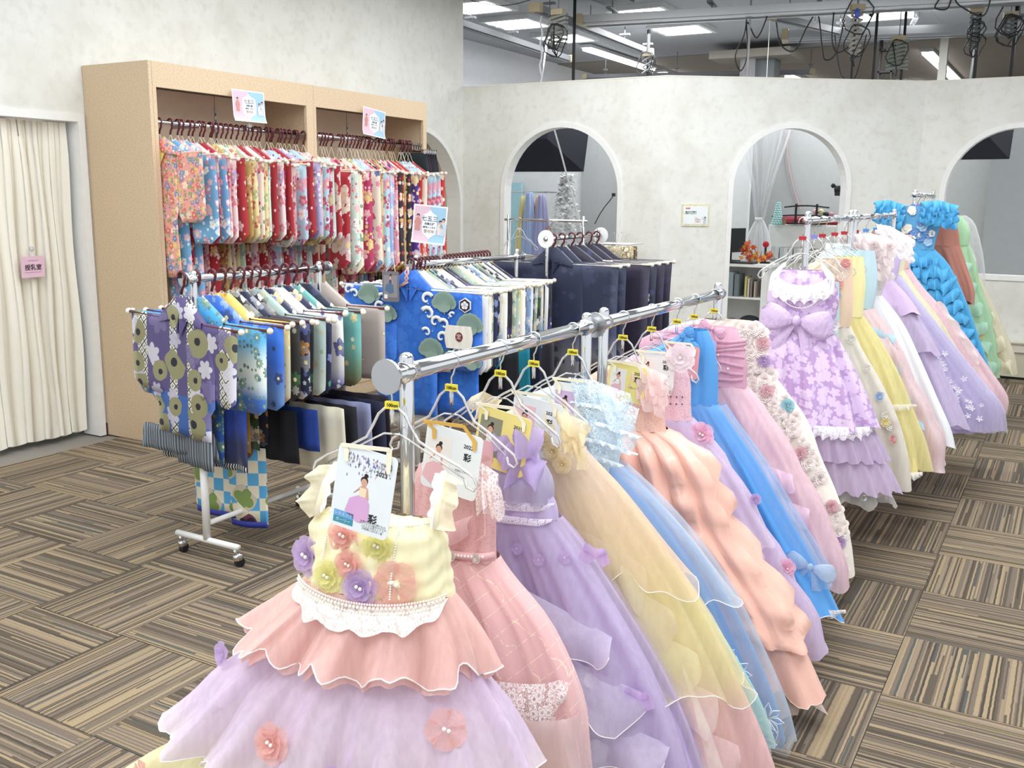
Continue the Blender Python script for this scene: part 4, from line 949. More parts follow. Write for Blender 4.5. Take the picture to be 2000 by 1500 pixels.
# --- 1: three-tier rainbow dress
d = dress('yellow, peach and lilac three-tier dress with fabric flowers, nearest in the row', near(-.525), .21); NEAR[1] = d
CF = .10
b1 = rw([(.94, -.105, .132, CF+.0, -.088), (.905, -.145, .163, CF+.045, -.055), (.83, -.155, .170, CF+.07, -.02), (.775, -.165, .180, CF+.075, -.02)], ZH)
b1 = [(z, a, b, c, e) for z, a, b, c, e in b1]
YB1 = fabric('pale_yellow_satin', '#f2e6b0', .5, .1)
layer(d, 'bodice', b1, YB1, 14, .003, .002, 3, 120, 30, top=1, lump=lambda s, t: .0022*sin(t*34+2.5*sin(s*19)+s*40)*min(1, t*5)*min(1, (1-t)*5))
t3 = rw([(.46, -.34, .29, CF+.12, .02), (.37, -.46, .36, CF+.18, .03), (.27, -.60, .45, CF+.26, .06), (.06, -.80, .56, CF+.34, .08)], ZH)
t2 = rw([(.69, -.22, .20, CF+.07, -.02), (.60, -.30, .26, CF+.115, -.0), (.53, -.38, .32, CF+.17, .02), (.46, -.44, .36, CF+.21, .04), (.395, -.51, .395, CF+.235, .05)], ZH)
t1 = rw([(.778, -.165, .180, CF+.078, -.015), (.73, -.22, .215, CF+.11, -.0), (.68, -.28, .245, CF+.135, .01), (.635, -.33, .265, CF+.16, .02)], ZH)
layer(d, 'underskirt', rw([(.6, -.2, .18, CF+.04, -.02), (.3, -.42, .34, CF+.12, .02), (.05, -.6, .44, CF+.2, .04)], ZH), fabric('cream_lining', '#f3ead2', .7), 8, .02, .01, 9)
layer(d, 'lowest_tier', t3, tulle('yellow_tulle', '#f3ebaa', .62), 11, .030, .02, 4, 130, 12, WC, label='pale yellow lowest tier')
layer(d, 'middle_tier', t2, tulle('lilac_ombre_tulle', grad([(.66, '#cfaedb'), (.46, '#dcc0e6'), (.36, '#f0dbe0'), (.29, '#f7edd6')], ZH), .78), 13, .024, .016, 5, 150, 14, WC, label='lilac to cream middle tier')
layer(d, 'top_tier', t1, tulle('peach_tulle', '#f6b5a8', .84), 9, .020, .016, 6, 150, 14, WC, .002, label='peach top tier')
layer(d, 'top_tier_underlay', [(z-.02, a+.015, b-.015, c-.012, e-.01) for z, a, b, c, e in t1], tulle('peach_lining', '#f6b8ac', .9), 9, .018, .014, 6, 120, 12)
# lace frill and pearls at the waist
fr = [front(t1, x, t1[0][0]-.004, .012) for x in [-.160+.34*i/30 for i in range(31)]]
for i, p in enumerate(fr): p.z += -.010+.018*((i-15)/15)**2
ruffle(fr, (0, -.75, -1), .046, 6, .006, n=110, gather=.012).build('lace_frill', lace('waist_lace', '#fbf7ef', 95, .16, .45), d, True)
beads(d, [p+Vector((0, -.008, .004)) for p in fr], .0042); beads(d, [p+Vector((0, -.012, -.006)) for p in fr], .0034); beads(d, [p+Vector((0, -.006, .011)) for p in fr], .0028)
for x0, x1 in ((-.085, -.10), (.075, .070)): beads(d, [front(b1, x0+(x1-x0)*k/8, b1[0][0]-.01-(.15)*k/8, .006) for k in range(9)], .0026)
beads(d, [front(b1, -.10+.235*k/12, b1[0][0]-.006-.012*(1-((k-6)/6)**2), .006) for k in range(13)], .0030, name='neckline_pearls')
PEACH = tulle('peach_petal', '#f5a393', .62); LIL = tulle('lilac_petal', '#bf98da', .62); YELP = tulle('yellow_petal', '#f2ec80', .62); PUR = tulle('purple_petal', '#b48ad6', .85)
for x, z, r, m in ((-.148, .832, .046, LIL), (-.075, .812, .038, YELP), (-.025, .845, .034, PEACH), (.005, .802, .043, LIL), (.08, .818, .050, PEACH), (-.045, .900, .040, PEACH), (.035, .888, .038, YELP)):
    flower(d, front(b1, x, z-ZH, .004), r, m, 'flat' if m is PEACH and r > .04 else 'big', (x*2, -1, .1), 2)
def on(rows, x, zw, r, m, kind='big', pearls=2):
    p = front(rows, x, zw-ZH, .034); c = ell(row_at(rows, zw-ZH)); flower(d_, p, r, m, kind, ((x-c[0])*1.5, -1, .25), pearls)
d_ = d
on(t2, -.13, .50, .045, PEACH); on(t2, .22, .555, .045, PEACH, 'flat'); on(t2, .03, .455, .042, PUR, 'rose', 0); on(t3, -.50, .30, .055, PEACH, 'big', 0); on(t2, -.36, .58, .03, LIL, 'small', 0)
# gathered straps with lace
CREAMT = tulle('cream_organza', '#e6d9a8', .75)
for s, xs in ((-1, -.125), (1, .150)):
    path = [(xs, -.12, .925-ZH), (xs-s*.004, -.085, .985-ZH), (xs-s*.012, -.05, 1.02-ZH), (xs-s*.02, -.02, 1.015-ZH)]
    ruffle(path, (s*.9, -.3, -.1), .046, 3, .009, (0, -1, .4), 50).build('strap_frill', CREAMT, d, True)
    ruffle(path, (-s*.9, -.2, .1), .018, 5, .003, (0, -1, .4), 50).build('strap_lace', lace('strap_lace', '#fbf7ee', 160, .2, .5), d, True)
    MB().tube(path, .009, 6).build('strap', fabric('cream_strap', '#e9deb8', .6), d, True)
clear_hanger('clear hanger with yellow clip carrying the rainbow-tier dress, nearest of all', near(-.525), .21, group='clear hangers with yellow size clips')
card('laminated photo card dated 2023 on the nearest dress', (RX+.088, -.725, ZH+.028), .16, .17, .132, .175, plain('card_white', '#e9eef0', .25), plain('cream_ribbon', '#f2ecd2', .5), '2023', 'full', -.158, -.01)
# --- generic narrow bodice dress in the row
def rowdress(i, label, y, xs, bod, skirtm, bodm, depth=.13, left=.34, k=7, amp=.022, seed=0, waist=None, lump=None, hem=.012, rim=None, x0=RX, zh=ZH, hookdz=0, rz=0, under=None, nb=12, skirt_rows=None, group=None, back=None):
    """xs: right-hand outline [(z, x)] from waist to hem; bod: [(z, half width)]"""
    d = dress(label, (x0, y, zh+hookdz), rz, group)
    Z = zh+hookdz
    wz, wx = xs[0]; rows = []
    for q, (z, x) in enumerate(xs):
        t = (wz-z)/(wz-xs[-1][0]); xl = -(wx*.9+(left-wx)*t**.9); yf = .055+(depth-.055)*t**.8; rows.append((z, xl, x, yf, (back or depth)*.4+yf*.5))
    sk = rw(rows, Z)
    if under: layer(d, 'underskirt', [(z-.01, a+.03, b-.035, c-.02, e-.02) for z, a, b, c, e in sk], under, 6, .015, .008, seed+7, 72, 10)
    layer(d, 'skirt', sk, skirtm, k, amp, hem, seed+1, 170, 18, rim, lump=lump)
    bd = rw([(z, -hw if not isinstance(hw, tuple) else hw[0], hw if not isinstance(hw, tuple) else hw[1], .05, .04) for z, hw in bod]+[(wz-.004, -wx*.9, wx, .056, .05)], Z)
    if bodm: layer(d, 'bodice', bd, bodm, nb, .003, .002, seed+2, 72, 12, top=.6)
    NEAR[i] = d
    return d, sk, bd
def veil(d, sk, z_end, off, m, rim=WC, k=7, amp=.02, seed=5, z_start=9):
    rows_ = [r_ for r_ in sk if r_[0] > z_end-ZH and r_[0] < z_start-ZH]+[row_at(sk, z_end-ZH)]
    rows_[-1][0:1] = [z_end-ZH] if isinstance(rows_[-1], list) else []
    n_ = len(rows_)-1; rows_ = [(r_[0], r_[1]-off*.3*i/n_, r_[2]+off*i/n_, r_[3]+off*(.4+i/n_), r_[4]) for i, r_ in enumerate(rows_)]
    return layer(d, 'tulle_veil', rows_, m, k, amp, .02, seed, 140, 14, rim, .0012)
def sfront(rows, x, z, off=.01): return front(rows, x, z, off)
def side_flower(d, rows, x, zw, r, m, kind='big', pearls=1, Z=ZH):
    c = ell(row_at(rows, zw-Z)); p = front(rows, x, zw-Z, .012)
    return flower(d, p, r, m, kind, ((x-c[0])*2.2, -1, .3), pearls)
# --- 2 dusty pink with vine net
def vine_mat():
    a = N('pink_net_with_vine_embroidery'); v = a.obj(); s = a.n('SeparateXYZ', Vector=v)
    w_ = a.noise(v, 9, 2); x = a.math('ADD', a.math('MULTIPLY', s.outputs[0], 15), a.math('MULTIPLY', w_, .9)); z = a.math('ADD', a.math('MULTIPLY', s.outputs[2], 15), a.math('MULTIPLY', w_, .6))
    p = a.math('ABSOLUTE', a.math('SUBTRACT', a.math('FRACT', a.math('ADD', x, z)), .5)); q = a.math('ABSOLUTE', a.math('SUBTRACT', a.math('FRACT', a.math('SUBTRACT', x, z)), .5))
    l = a.math('LESS_THAN', a.math('MINIMUM', p, q), .02); dash = a.math('GREATER_THAN', a.noise(v, 120, 0), .42)
    f = a.math('MULTIPLY', l, dash); a.base(a.mix(f, rgb('#e6b6b5'), rgb('#f3e3c6')), .75); a.bump(f, .5, .003); a.b.inputs['Sheen Weight'].default_value = .3; return a.m
PK = fabric('dusty_pink_satin', '#d8999b', .55)
d, sk, bd = rowdress(2, 'dusty pink dress with vine-embroidered net skirt, second in the near row', -.29, [(.745, .125), (.70, .16), (.60, .262), (.44, .345), (.30, .362), (.12, .38)], [(.99, (-.05, .11)), (.93, (-.10, .115)), (.84, .125), (.79, .125)], vine_mat(), lace('pink_net', '#e9bdbb', 120, .1, 0, '#d9a0a2'), .13, .30, 8, .018, 20)
c = [front(bd, -.11+.235*k/20, .76-ZH, .004) for k in range(21)]
MB().tube(c, .010, 6).build('waistband', PK, d, True); beads(d, [p+Vector((0, -.009, .002)) for p in c], .004)
for k in (3, 8, 13, 18): flower(d, c[k]+Vector((0, -.012, 0)), .013, fabric('ivory_rosette', '#f1e2da', .6), 'small', (0, -1, 0), 1)
veil(d, sk, .16, .025, tulle('sheer_pink', '#f4d3d4', .12), None, 8, .016, 201)
hem2 = [front(sk, -.05+.40*k/40, .50-ZH, .036) for k in range(41)]
ruffle(hem2, (0, -.1, -1), .115, 5, .010, (0, -1, 0), 120).build('lace_hem', lace('floral_lace', '#f6eceb', 46, .10, .12), d, True)
ruffle([p+Vector((0, 0, -.09)) for p in hem2], (0, -.1, -1), .03, 18, .006, (0, -1, 0), 160).build('scalloped_edge', lace('scallop_lace', '#f8f0ee', 90, .16, .35), d, True)
layer(d, 'hem_veil', rw([(.42, -.20, .36, .14, .1), (.24, -.26, .40, .16, .12), (.06, -.30, .44, .18, .13)], ZH), tulle('blush_veil', '#eec9ca', .7), 8, .02, .01, 25)
ruffle([(.07, -.03, 1.0-ZH), (.12, -.05, .995-ZH), (.15, -.03, .97-ZH)], (.25, -.2, -1), .11, 4, .02, (.3, -1, 0), 60).build('shoulder_frill', lace('shoulder_lace', '#fbe9e6', 70, .12, .3), d, True)
ruffle([(-.03, -.056, .86-ZH), (.03, -.062, .835-ZH), (.10, -.058, .87-ZH)], (0, -.3, -1), .05, 3, .012, (0, -1, 0), 50).build('bodice_frill', tulle('pink_frill', '#dd9fa0', .8), d, True)
MB().tube([(.095, -.052, .93-ZH), (.118, -.04, .90-ZH), (.121, -.04, .82-ZH), (.10, -.055, .80-ZH)], .0018, 5).build('armhole_edge', fabric('pink_edge', '#f2b6b4', .6), d, True)
bow(d, (-.12, -.05, .74-ZH), .055, PK, -1.3, 'sash_bow')
# --- 3 lilac with cascading frills
LILT = tulle('soft_lilac_tulle', '#bea6d6', .72); LILF = fabric('lilac_satin', '#ae95cc', .6)
d, sk, bd = rowdress(3, 'lilac dress with cascading organza frills and butterflies, third in the near row', -.06, [(.79, .175), (.72, .25), (.60, .36), (.45, .48), (.30, .57), (.12, .64)], [(1.02, (-.04, .07)), (.96, (-.08, .11)), (.88, .14), (.83, .17)], LILT, fabric('lilac_bodice', '#b3a0d2', .6), .15, .34, 8, .028, 30, under=LILF)
for q, zc, in enumerate((.585, .46, .35, .235)):
    pts = []
    for k in range(26):
        u = k/25; r_ = row_at(sk, zc-ZH); cx, hx, cy, hy = ell(r_); x = cx-.15*hx+(1.12*hx)*u; x = min(x, cx+hx*.995)
        p = front(sk, x, zc-ZH+.06*(1-u)-.05*u*u, .012); pts.append(p)
    frill(d, 'organza_frill', tulle('lilac_organza', '#d9cbea', .45), WC, pts, (.12, -.6, -1), .11, 1.5+q*.3, .028, (.3, -1, .2), 90, .02)
for z in (.835, .795): ruffle([front(bd, -.13+.30*k/14, z-ZH, .006) for k in range(15)], (0, -.2, -1), .022, 1, .001, n=30).build('lace_band', lace('lilac_lace', '#efe8f8', 120, .13, .35), d, True)
PURT = tulle('violet_organza', '#a98ad2', .8)
for z, x in ((1.035, .09), (1.0, .075), (.955, .10)): ruffle([(x-.06, -.05, z-ZH), (x, -.075, z+.012-ZH), (x+.07, -.055, z-ZH)], (.15, -.5, -1), .075, 1.6, .022, (.2, -1, .1), 40).build('shoulder_organza', PURT, d, True)
for x, z, r, m in ((.10, .99, .014, PURT), (.16, .70, .016, LIL), (.22, .71, .018, LIL), (.10, .72, .016, PURT), (.33, .43, .02, tulle('white_petal', '#f3eff6', .9)), (.36, .26, .03, tulle('white_petal', '#f3eff6', .9)), (.35, .40, .022, PURT)): side_flower(d, sk if z < .78 else bd, x, z, r, m, 'flat')
for x, z in ((.29, .71), (.45, .40)):
    p = front(sk, x, z-ZH, .025); o = ruffle([(-.03, 0, .012), (0, 0, 0), (.03, 0, .012)], (0, -.3, 1), .03, 1, .01, n=14); o.add([(0, 0, 0), (.03, -.004, .03), (.045, -.01, .0), (.02, 0, -.02)], [(0, 1, 2, 3)]); o.add([(0, 0, 0), (-.03, -.004, .03), (-.045, -.01, .0), (-.02, 0, -.02)], [(0, 1, 2, 3)]); o.build('butterfly', PUR, d, True, p)
flower(d, (-.02, -.07, .88-ZH), .045, fabric('beige_petal', '#e6d8c6', .6), 'big', (0, -1, 0), 3)
layer(d, 'overbodice', rw([(.94, .0, .135, .07, .03), (.89, -.02, .165, .085, .04), (.835, -.03, .165, .07, .04)], ZH), tulle('grey_lilac_organza', '#b8add2', .7), 5, .008, .003, 33, 50, 8)
# --- 4 pastel tulle
d, sk, bd = rowdress(4, 'pale lilac, cream and pink tulle dress with yellow shoulders, fourth in near row', .12, [(.93, .15), (.84, .25), (.70, .37), (.55, .49), (.38, .59), (.20, .68), (.08, .72)], [(1.04, (-.02, .10)), (.98, .13)],
    tulle('pastel_ombre_tulle', grad([(.93, '#c9b8d6'), (.80, '#ecd3bd'), (.62, '#f4e08a'), (.42, '#f3de96'), (.30, '#f2b4b0'), (.08, '#efb0b2')], ZH), .8), fabric('cream_organza_bodice', '#f1e2bd', .6), .14, .3, 9, .022, 40, under=fabric('cream_under', '#f5ecd2', .7))
layer(d, 'aqua_layer', rw([(.56, .1, .47, -.03, .10), (.42, .15, .575, -.02, .12), (.30, .2, .65, -.02, .14), (.20, .25, .69, -.02, .15)], ZH), tulle('aqua_layer_tulle', '#9fd6d0', .55), 7, .018, .015, 411)
veil(d, sk, .62, .05, tulle('sheer_peach', '#f0c7a4', .28), WC, 6, .022, 401); veil(d, sk, .36, .06, tulle('sheer_cream', '#f3e09a', .2), WC, 7, .025, 402)
for zc, m in ((.70, tulle('cream_veil', '#f4e6cc', .45)), (.60, tulle('apricot_veil', '#f3dcc4', .45)), (.50, tulle('yellow_veil', '#f3eab4', .5)), (.40, tulle('blush_veil2', '#f2d3cf', .45)), (.28, tulle('pink_veil', '#f2c6c8', .5))):
    r_ = row_at(sk, zc-ZH); cx, hx, cy, hy = ell(r_)
    frill(d, 'tulle_frill', m, None, [front(sk, min(cx+hx*.999, cx+hx*(-.1+1.12*k/16)), zc-ZH+.05-.10*(k/16)**2, .01) for k in range(17)], (.35, -.35, -1), .13, 2.0, .018, (.5, -1, .2), 80)
YO = tulle('apricot_organza', '#f5dca0', .6)
for q in range(5): ruffle([(.06+.02*q, -.06, 1.06-.022*q-ZH), (.12+.012*q, -.085, 1.055-.022*q-ZH), (.19, -.05, 1.02-.022*q-ZH)], (.3, -.4, -1), .05, 2.0, .016, (.2, -1, .1), 56).build('shoulder_ruffle', YO, d, True)
for q in range(2): ruffle([(-.17+.02*q, -.05, 1.05-.03*q-ZH), (-.12, -.07, 1.075-.03*q-ZH), (-.07, -.05, 1.05-.03*q-ZH)], (-.1, -.4, -1), .05, 3, .012, (.2, -1, .1), 50).build('shoulder_ruffle', YO, d, True)
for q in range(3): flower(d, (.08+.03*q, -.09, .97-.03*q-ZH), .028, YO, 'rose', (.2, -1, 0), 1)
# --- 5 light blue lace bodice, blue tulle skirt
d, sk, bd = rowdress(5, 'blue tulle dress with pale blue lace bodice, fifth in the near row', .36, [(.83, .155), (.76, .25), (.66, .36), (.52, .48), (.36, .575), (.20, .655), (.08, .69)], [(1.06, (-.03, .12)), (1.0, .16), (.93, .17)],
    tulle('blue_tulle', '#6ea6e2', .38), fabric('ice_blue_bodice', '#c6dcee', .6), .13, .3, 10, .018, 50, under=fabric('cornflower_satin', '#3484d8', .5))
layer(d, 'second_veil', [(z, a-.02, b+.025, c+.01, e+.01) for z, a, b, c, e in sk], tulle('pale_blue_veil', '#b9cfe6', .14), 11, .02, .012, 57)
veil(d, sk, .50, .055, tulle('sheer_blue', '#cfe0f0', .14), WC, 6, .022, 501)
BL = lace('ice_blue_lace', '#d6e8f6', 42, .085, .25)
for (x0, z, wd_, lz) in ((.05, 1.09, .16, .07), (.06, 1.05, .18, .08), (.05, 1.0, .18, .08), (.02, .95, .17, .07), (-.02, .90, .17, .08)):
    ruffle([(x0-.03, -.065, z-ZH), (x0+wd_*.4, -.095, z+.006-ZH), (x0+wd_, -.055, z-.03-ZH)], (.28, -.3, -1), lz, 3, .014, (.2, -1, .1), 60).build('lace_flounce', BL, d, True)
    ruffle([Vector((x0-.03, -.066, z-ZH))+Vector((.28, -.3, -1)).normalized()*lz, Vector((x0+wd_*.4, -.096, z+.006-ZH))+Vector((.28, -.3, -1)).normalized()*lz, Vector((x0+wd_, -.056, z-.03-ZH))+Vector((.28, -.3, -1)).normalized()*lz], (.2, -.3, -1), .012, 9, .004, n=80).build('scallop_edge', fabric('ice_blue_edge', '#d9eaf7', .7), d, True)
r4 = random.Random(44)
ap = MB()
for k in range(15):
    x = r4.uniform(.42, .66); z = .46-(x-.42)*1.15+r4.uniform(-.05, .05); p = front(sk, x, z-ZH, .075)
    for pp in range(8):
        a = 2*PI*pp/8; q = p+Vector((.030*cos(a), -.004, .030*sin(a))); ap.tube([p, p+Vector((.03*cos(a-.3), -.003, .03*sin(a-.3))), p+Vector((.046*cos(a), -.003, .046*sin(a))), p+Vector((.03*cos(a+.3), -.003, .03*sin(a+.3))), p], .0016, 4)
    ap.tube([p, p+Vector((.03, 0, -.04)), p+Vector((.02, -.004, -.08))], .0016, 4)
stuff(ap.build('lace_applique', fabric('white_thread', '#e6eff8', .7, 0), d, True))
# --- 6 peach satin bubble skirt
def bub(k1, k2, A, ph):
    return lambda s, t: A*(abs(sin(PI*k1*s+ph+2.2*t*sin(6*s)))**.7)*(abs(sin(PI*k2*t+1.5*sin(9*s+ph)))**.6)*min(1, t*5)
d, sk, bd = rowdress(6, 'peach satin dress with gathered bubble skirt, first beyond the paired posts', .73, [(.86, .16), (.80, .26), (.68, .34), (.58, .385), (.45, .50), (.33, .60), (.25, .64)], [(1.06, (-.04, .10)), (1.0, .13), (.92, .15)],
    fabric('peach_satin', '#f3ab92', .26, .05, .25), lace('peach_lace', '#f9d6c6', 55, .08, 0, '#f2b9a2'), .16, .3, 9, .012, 60, lump=bub(15, 5.6, .060, .5), rim=None)
layer(d, 'flounce', rw([(.30, -.25, .61, .15, .12), (.2, -.28, .66, .17, .13), (.09, -.3, .71, .19, .14)], ZH), fabric('peach_satin', '#f3ab92', .26, .05, .25), 12, .022, .016, 63, 120, 10, fabric('peach_edge', '#f7cdbb', .6))
layer(d, 'organza_hem', rw([(.2, -.25, .63, .15, .12), (.05, -.3, .72, .19, .14)], ZH), tulle('peach_organza', '#f2cdbc', .5), 14, .02, .016, 64, 120, 8)
for q in range(4): ruffle([(.04, -.06, 1.08-.03*q-ZH), (.10, -.08, 1.085-.03*q-ZH), (.18, -.05, 1.05-.03*q-ZH)], (.25, -.3, -1), .05, 4, .012, (.2, -1, .1), 56).build('shoulder_ruffle', tulle('blush_organza', '#f4cbc6', .8), d, True)
# --- 7 lilac ruffle with pink flowers
LIL2 = tulle('orchid_tulle', '#d3b4e0', .82)
d, sk, bd = rowdress(7, 'orchid lilac dress with ruffled skirt and a big pink flower, seventh in the near row', .98, [(.85, .16), (.78, .22), (.66, .32), (.52, .41), (.36, .52), (.20, .62), (.10, .65)], [(1.06, (-.06, .12)), (.98, .15), (.9, .155)],
    LIL2, lace('pink_guipure', '#f2d3de', 60, .1, 0, '#dcb4c6'), .14, .28, 7, .016, 70, under=fabric('orchid_lining', '#c9a6d8', .6), lump=bub(9, 5, .022, 1.1))
veil(d, sk, .45, .04, tulle('sheer_orchid', '#e2cdec', .3), None, 7, .02, 701)
for q, zc in enumerate((.66, .56, .46, .36, .26)):
    r_ = row_at(sk, zc-ZH); cx, hx, cy, hy = ell(r_)
    ruffle([front(sk, min(cx+hx*.999, cx+hx*(.0+1.02*k/16)), zc-ZH+.02-.05*(k/16)**2, .012) for k in range(17)], (.4, -.45, -1), .08, 4, .02, (.5, -1, .2), 70).build('ruffle', LIL2, d, True)
side_flower(d, sk, .20, .80, .048, tulle('bright_pink_petal', '#f3a9cf', .85), 'big', 2); side_flower(d, sk, .52, .38, .035, tulle('bright_pink_petal', '#f3a9cf', .85)); side_flower(d, sk, .40, .60, .022, LIL, 'rose')
flower(d, (.14, -.08, 1.075-ZH), .052, tulle('white_pink_petal', '#f6e4ea', .8), 'big', (.2, -1, .1), 1)
for z in (.93, .905): beads(d, [front(bd, -.12+.27*k/10, z-ZH, .006) for k in range(11)], .003, plain('plum_bead', '#4f3368', .3), 'bead_row', .02)
# --- 8 bright blue
BLU = fabric('azure_satin', '#2689e0', .38, .05, .1)
d, sk, bd = rowdress(8, 'bright azure blue satin dress, eighth in the near row', 1.23, [(.86, .17), (.80, .22), (.66, .34), (.52, .44), (.38, .54), (.26, .62), (.14, .69)], [(1.13, (.04, .12)), (1.08, (-.02, .145)), (1.0, .165), (.92, .17)],
    BLU, BLU, .10, .25, 8, .016, 80, rim=fabric('white_lace_cord', '#f2f2f2', .7, 0))
layer(d, 'veil', [(z, a, b+.03, c+.012, e+.01) for z, a, b, c, e in sk[:-1]], tulle('azure_veil', '#8fc0ec', .25), 9, .02, .01, 84)
for s in (0, 1): bow(d, (.085, -.06, 1.10-.04*s-ZH), .05, BLU, 1.2, 'shoulder_bow')
bow(d, front(sk, .56, .33-ZH, .04), .09, tulle('pale_blue_ribbon', '#bcd9f2', .6), .2, 'organza_bow')
ruffle([front(sk, .2+.48*k/12, .19-ZH-.02*k/12, .0) for k in range(13)], (0, -.1, -1), .03, 12, .004, n=80).build('lace_edge', LACEW, d, True)
# --- 9 pink draped
PKD = tulle('rose_pink_chiffon', '#eba6c2', .9)
d, sk, bd = rowdress(9, 'pink dress with draped pearl-dotted bodice, second from the far end of the near row', 1.42, [(.90, .22), (.84, .27), (.72, .36), (.58, .45), (.44, .53), (.28, .60), (.18, .62)], [(1.12, (-.02, .17)), (1.06, .2), (.98, .22), (.94, .22)],
    tulle('ballet_pink_tulle', '#f0c2d0', .8), PKD, .12, .25, 8, .018, 90, under=fabric('pink_lining', '#efbccb', .6), lump=bub(8, 4, .02, .2))
for q in range(7): MB().tube([front(bd, -.15+.36*k/10, 1.08-.024*q-ZH+.012*sin(k*.6+q), .003) for k in range(11)], .007, 6).build('drape_fold', PKD, d, True)
for x, z in ((.05, 1.05), (.12, 1.02), (.0, 1.0), (.16, .97), (.08, .96)): inst('pearl', PB, None, d, front(bd, x, z-ZH, .016), None, (.005,)*3)
bow(d, (.10, -.07, 1.12-ZH), .055, fabric('candy_pink_satin', '#f29bb4', .4), .4, 'shoulder_bow')
for q, zc in enumerate((.62, .5)):
    r_ = row_at(sk, zc-ZH); cx, hx, cy, hy = ell(r_)
    ruffle([front(sk, min(cx+hx*.999, cx+hx*(.2+.82*k/16)), zc-ZH+.02-.05*(k/16)**2, .012) for k in range(17)], (.4, -.45, -1), .08, 5, .016, (.5, -1, .2), 80).build('ruffle', tulle('pink_lilac_organza', '#e9bcd6', .8), d, True)
# --- 10 cream fluffy
CRM = fabric('cream_fur_fabric', '#f2e8da', .95, .6)
d, sk, bd = rowdress(10, 'cream dress covered in fluffy rosettes, farthest in the near row', 1.66, [(.93, .24), (.86, .30), (.74, .40), (.60, .46), (.46, .53), (.30, .59), (.14, .62)], [(1.12, (-.04, .18)), (1.06, .22), (.98, .23)], CRM, CRM, .14, .25, 8, .012, 100)
ro = MB(); me_ = flower_mesh('rose', 2); vs = [v.co.copy() for v in me_.vertices]; fs = [tuple(p.vertices) for p in me_.polygons]; r5 = random.Random(9)
for k in range(300):
    z = r5.uniform(.16, 1.1); rows_ = sk if z < .93 else bd; cx, hx, cy, hy = ell(row_at(rows_, z-ZH)); u = r5.uniform(-.1, 1.0); x = cx+hx*min(.995, u); p = front(rows_, x, z-ZH, .004)
    q = Vector((0, -1, 0)).rotation_difference(Vector(((x-cx)*2.2, -1, .2)).normalized()); s = r5.uniform(.020, .034); ro.add([q @ (v*s)+p for v in vs], fs)
stuff(ro.build('fluffy_rosettes', fabric('blush_fluff', '#fbf0ea', .9, 0), d, True))
for x, z, m in ((.30, .97, LIL), (.33, .80, tulle('aqua_petal', '#8fcfdc', .9)), (.25, .85, tulle('rose_petal', '#eeb3bd', .9)), (.55, .42, tulle('rose_petal', '#eeb3bd', .9)), (.57, .28, LIL), (.40, .62, tulle('rose_petal', '#eeb3bd', .9)), (.27, 1.04, tulle('rose_petal', '#eeb3bd', .9))): side_flower(d, sk if z < .93 else bd, min(x, row_at(sk if z < .93 else bd, z-ZH)[2]*.97), z, .03, m, 'rose')
# hangers and cards of the near row
RIBC = plain('cream_ribbon', '#f2ecd2', .5); RIBG = plain('gold_ribbon', '#dcae52', .4)
CW = plain('card_white', '#e9eef0', .25); CY = plain('card_yellow', '#eee08a', .3); CPK = plain('card_pink', '#f3dfe2', .3); CLV = plain('card_lavender', '#ccc6ea', .3)
names = {2: 'dusty pink', 3: 'lilac frilled', 4: 'pastel tulle', 5: 'blue lace', 6: 'peach satin', 7: 'orchid lilac', 8: 'azure blue', 9: 'draped pink', 10: 'fluffy cream'}
nr_ = [(2, -.29, .05, CW, RIBG, '2022', 'pale', .15), (3, -.06, .02, CY, RIBC, '2019', 'olive', .17), (4, .12, -.03, CW, RIBC, '2021', 'pink', .10), (5, .36, .02, CW, RIBC, '2020', 'lilac', .05),
       (6, .73, -.02, CY, RIBC, '2020', 'pale', .10), (7, .98, .03, CW, RIBC, '2022', 'pale', .02), (8, 1.23, 0, plain('card_rose', '#dfa0a6', .3), RIBC, None, 'red', .05), (9, 1.42, .02, CLV, RIBC, None, 'lilac', .02), (10, 1.66, .02, CW, RIBC, '2018', 'pale', .02)]
for i, y, rz, cm, rb, yr, st, tl_ in nr_:
    clear_hanger('clear hanger with yellow clip carrying the %s dress' % names[i], near(y), rz, group='clear hangers with yellow size clips', wide=.17)
    card('photo card%s hanging on the %s dress' % (' dated '+yr if yr else '', names[i]), (RX+.035, y-.085, ZH), rz, tl_, .15 if i < 6 else .13, .155 if i < 6 else .12, cm, rb, yr, st, -.165 if i < 6 else -.16, .02)
# ---------------------------------------------------------------- far dress racks
FX = 2.40
rack('tall chrome rack behind the lilac lace dress', FX, 2.10, 3.02, 1.515, 1.555, (.03, .03), disc=False, basetube=False, rb=.014, rp=.014)
rack('tall chrome rack in the middle of the far dress row', FX, 3.12, 4.36, 1.515, 1.555, (.03, .03), disc=False, basetube=False, rb=.014, rp=.014)
rack('tallest chrome rack carrying the turquoise ruffled dress', FX, 5.18, 6.15, 1.645, 1.685, (.03, .03), disc=False, basetube=False, rb=.014, rp=.014)
Z2 = 1.53
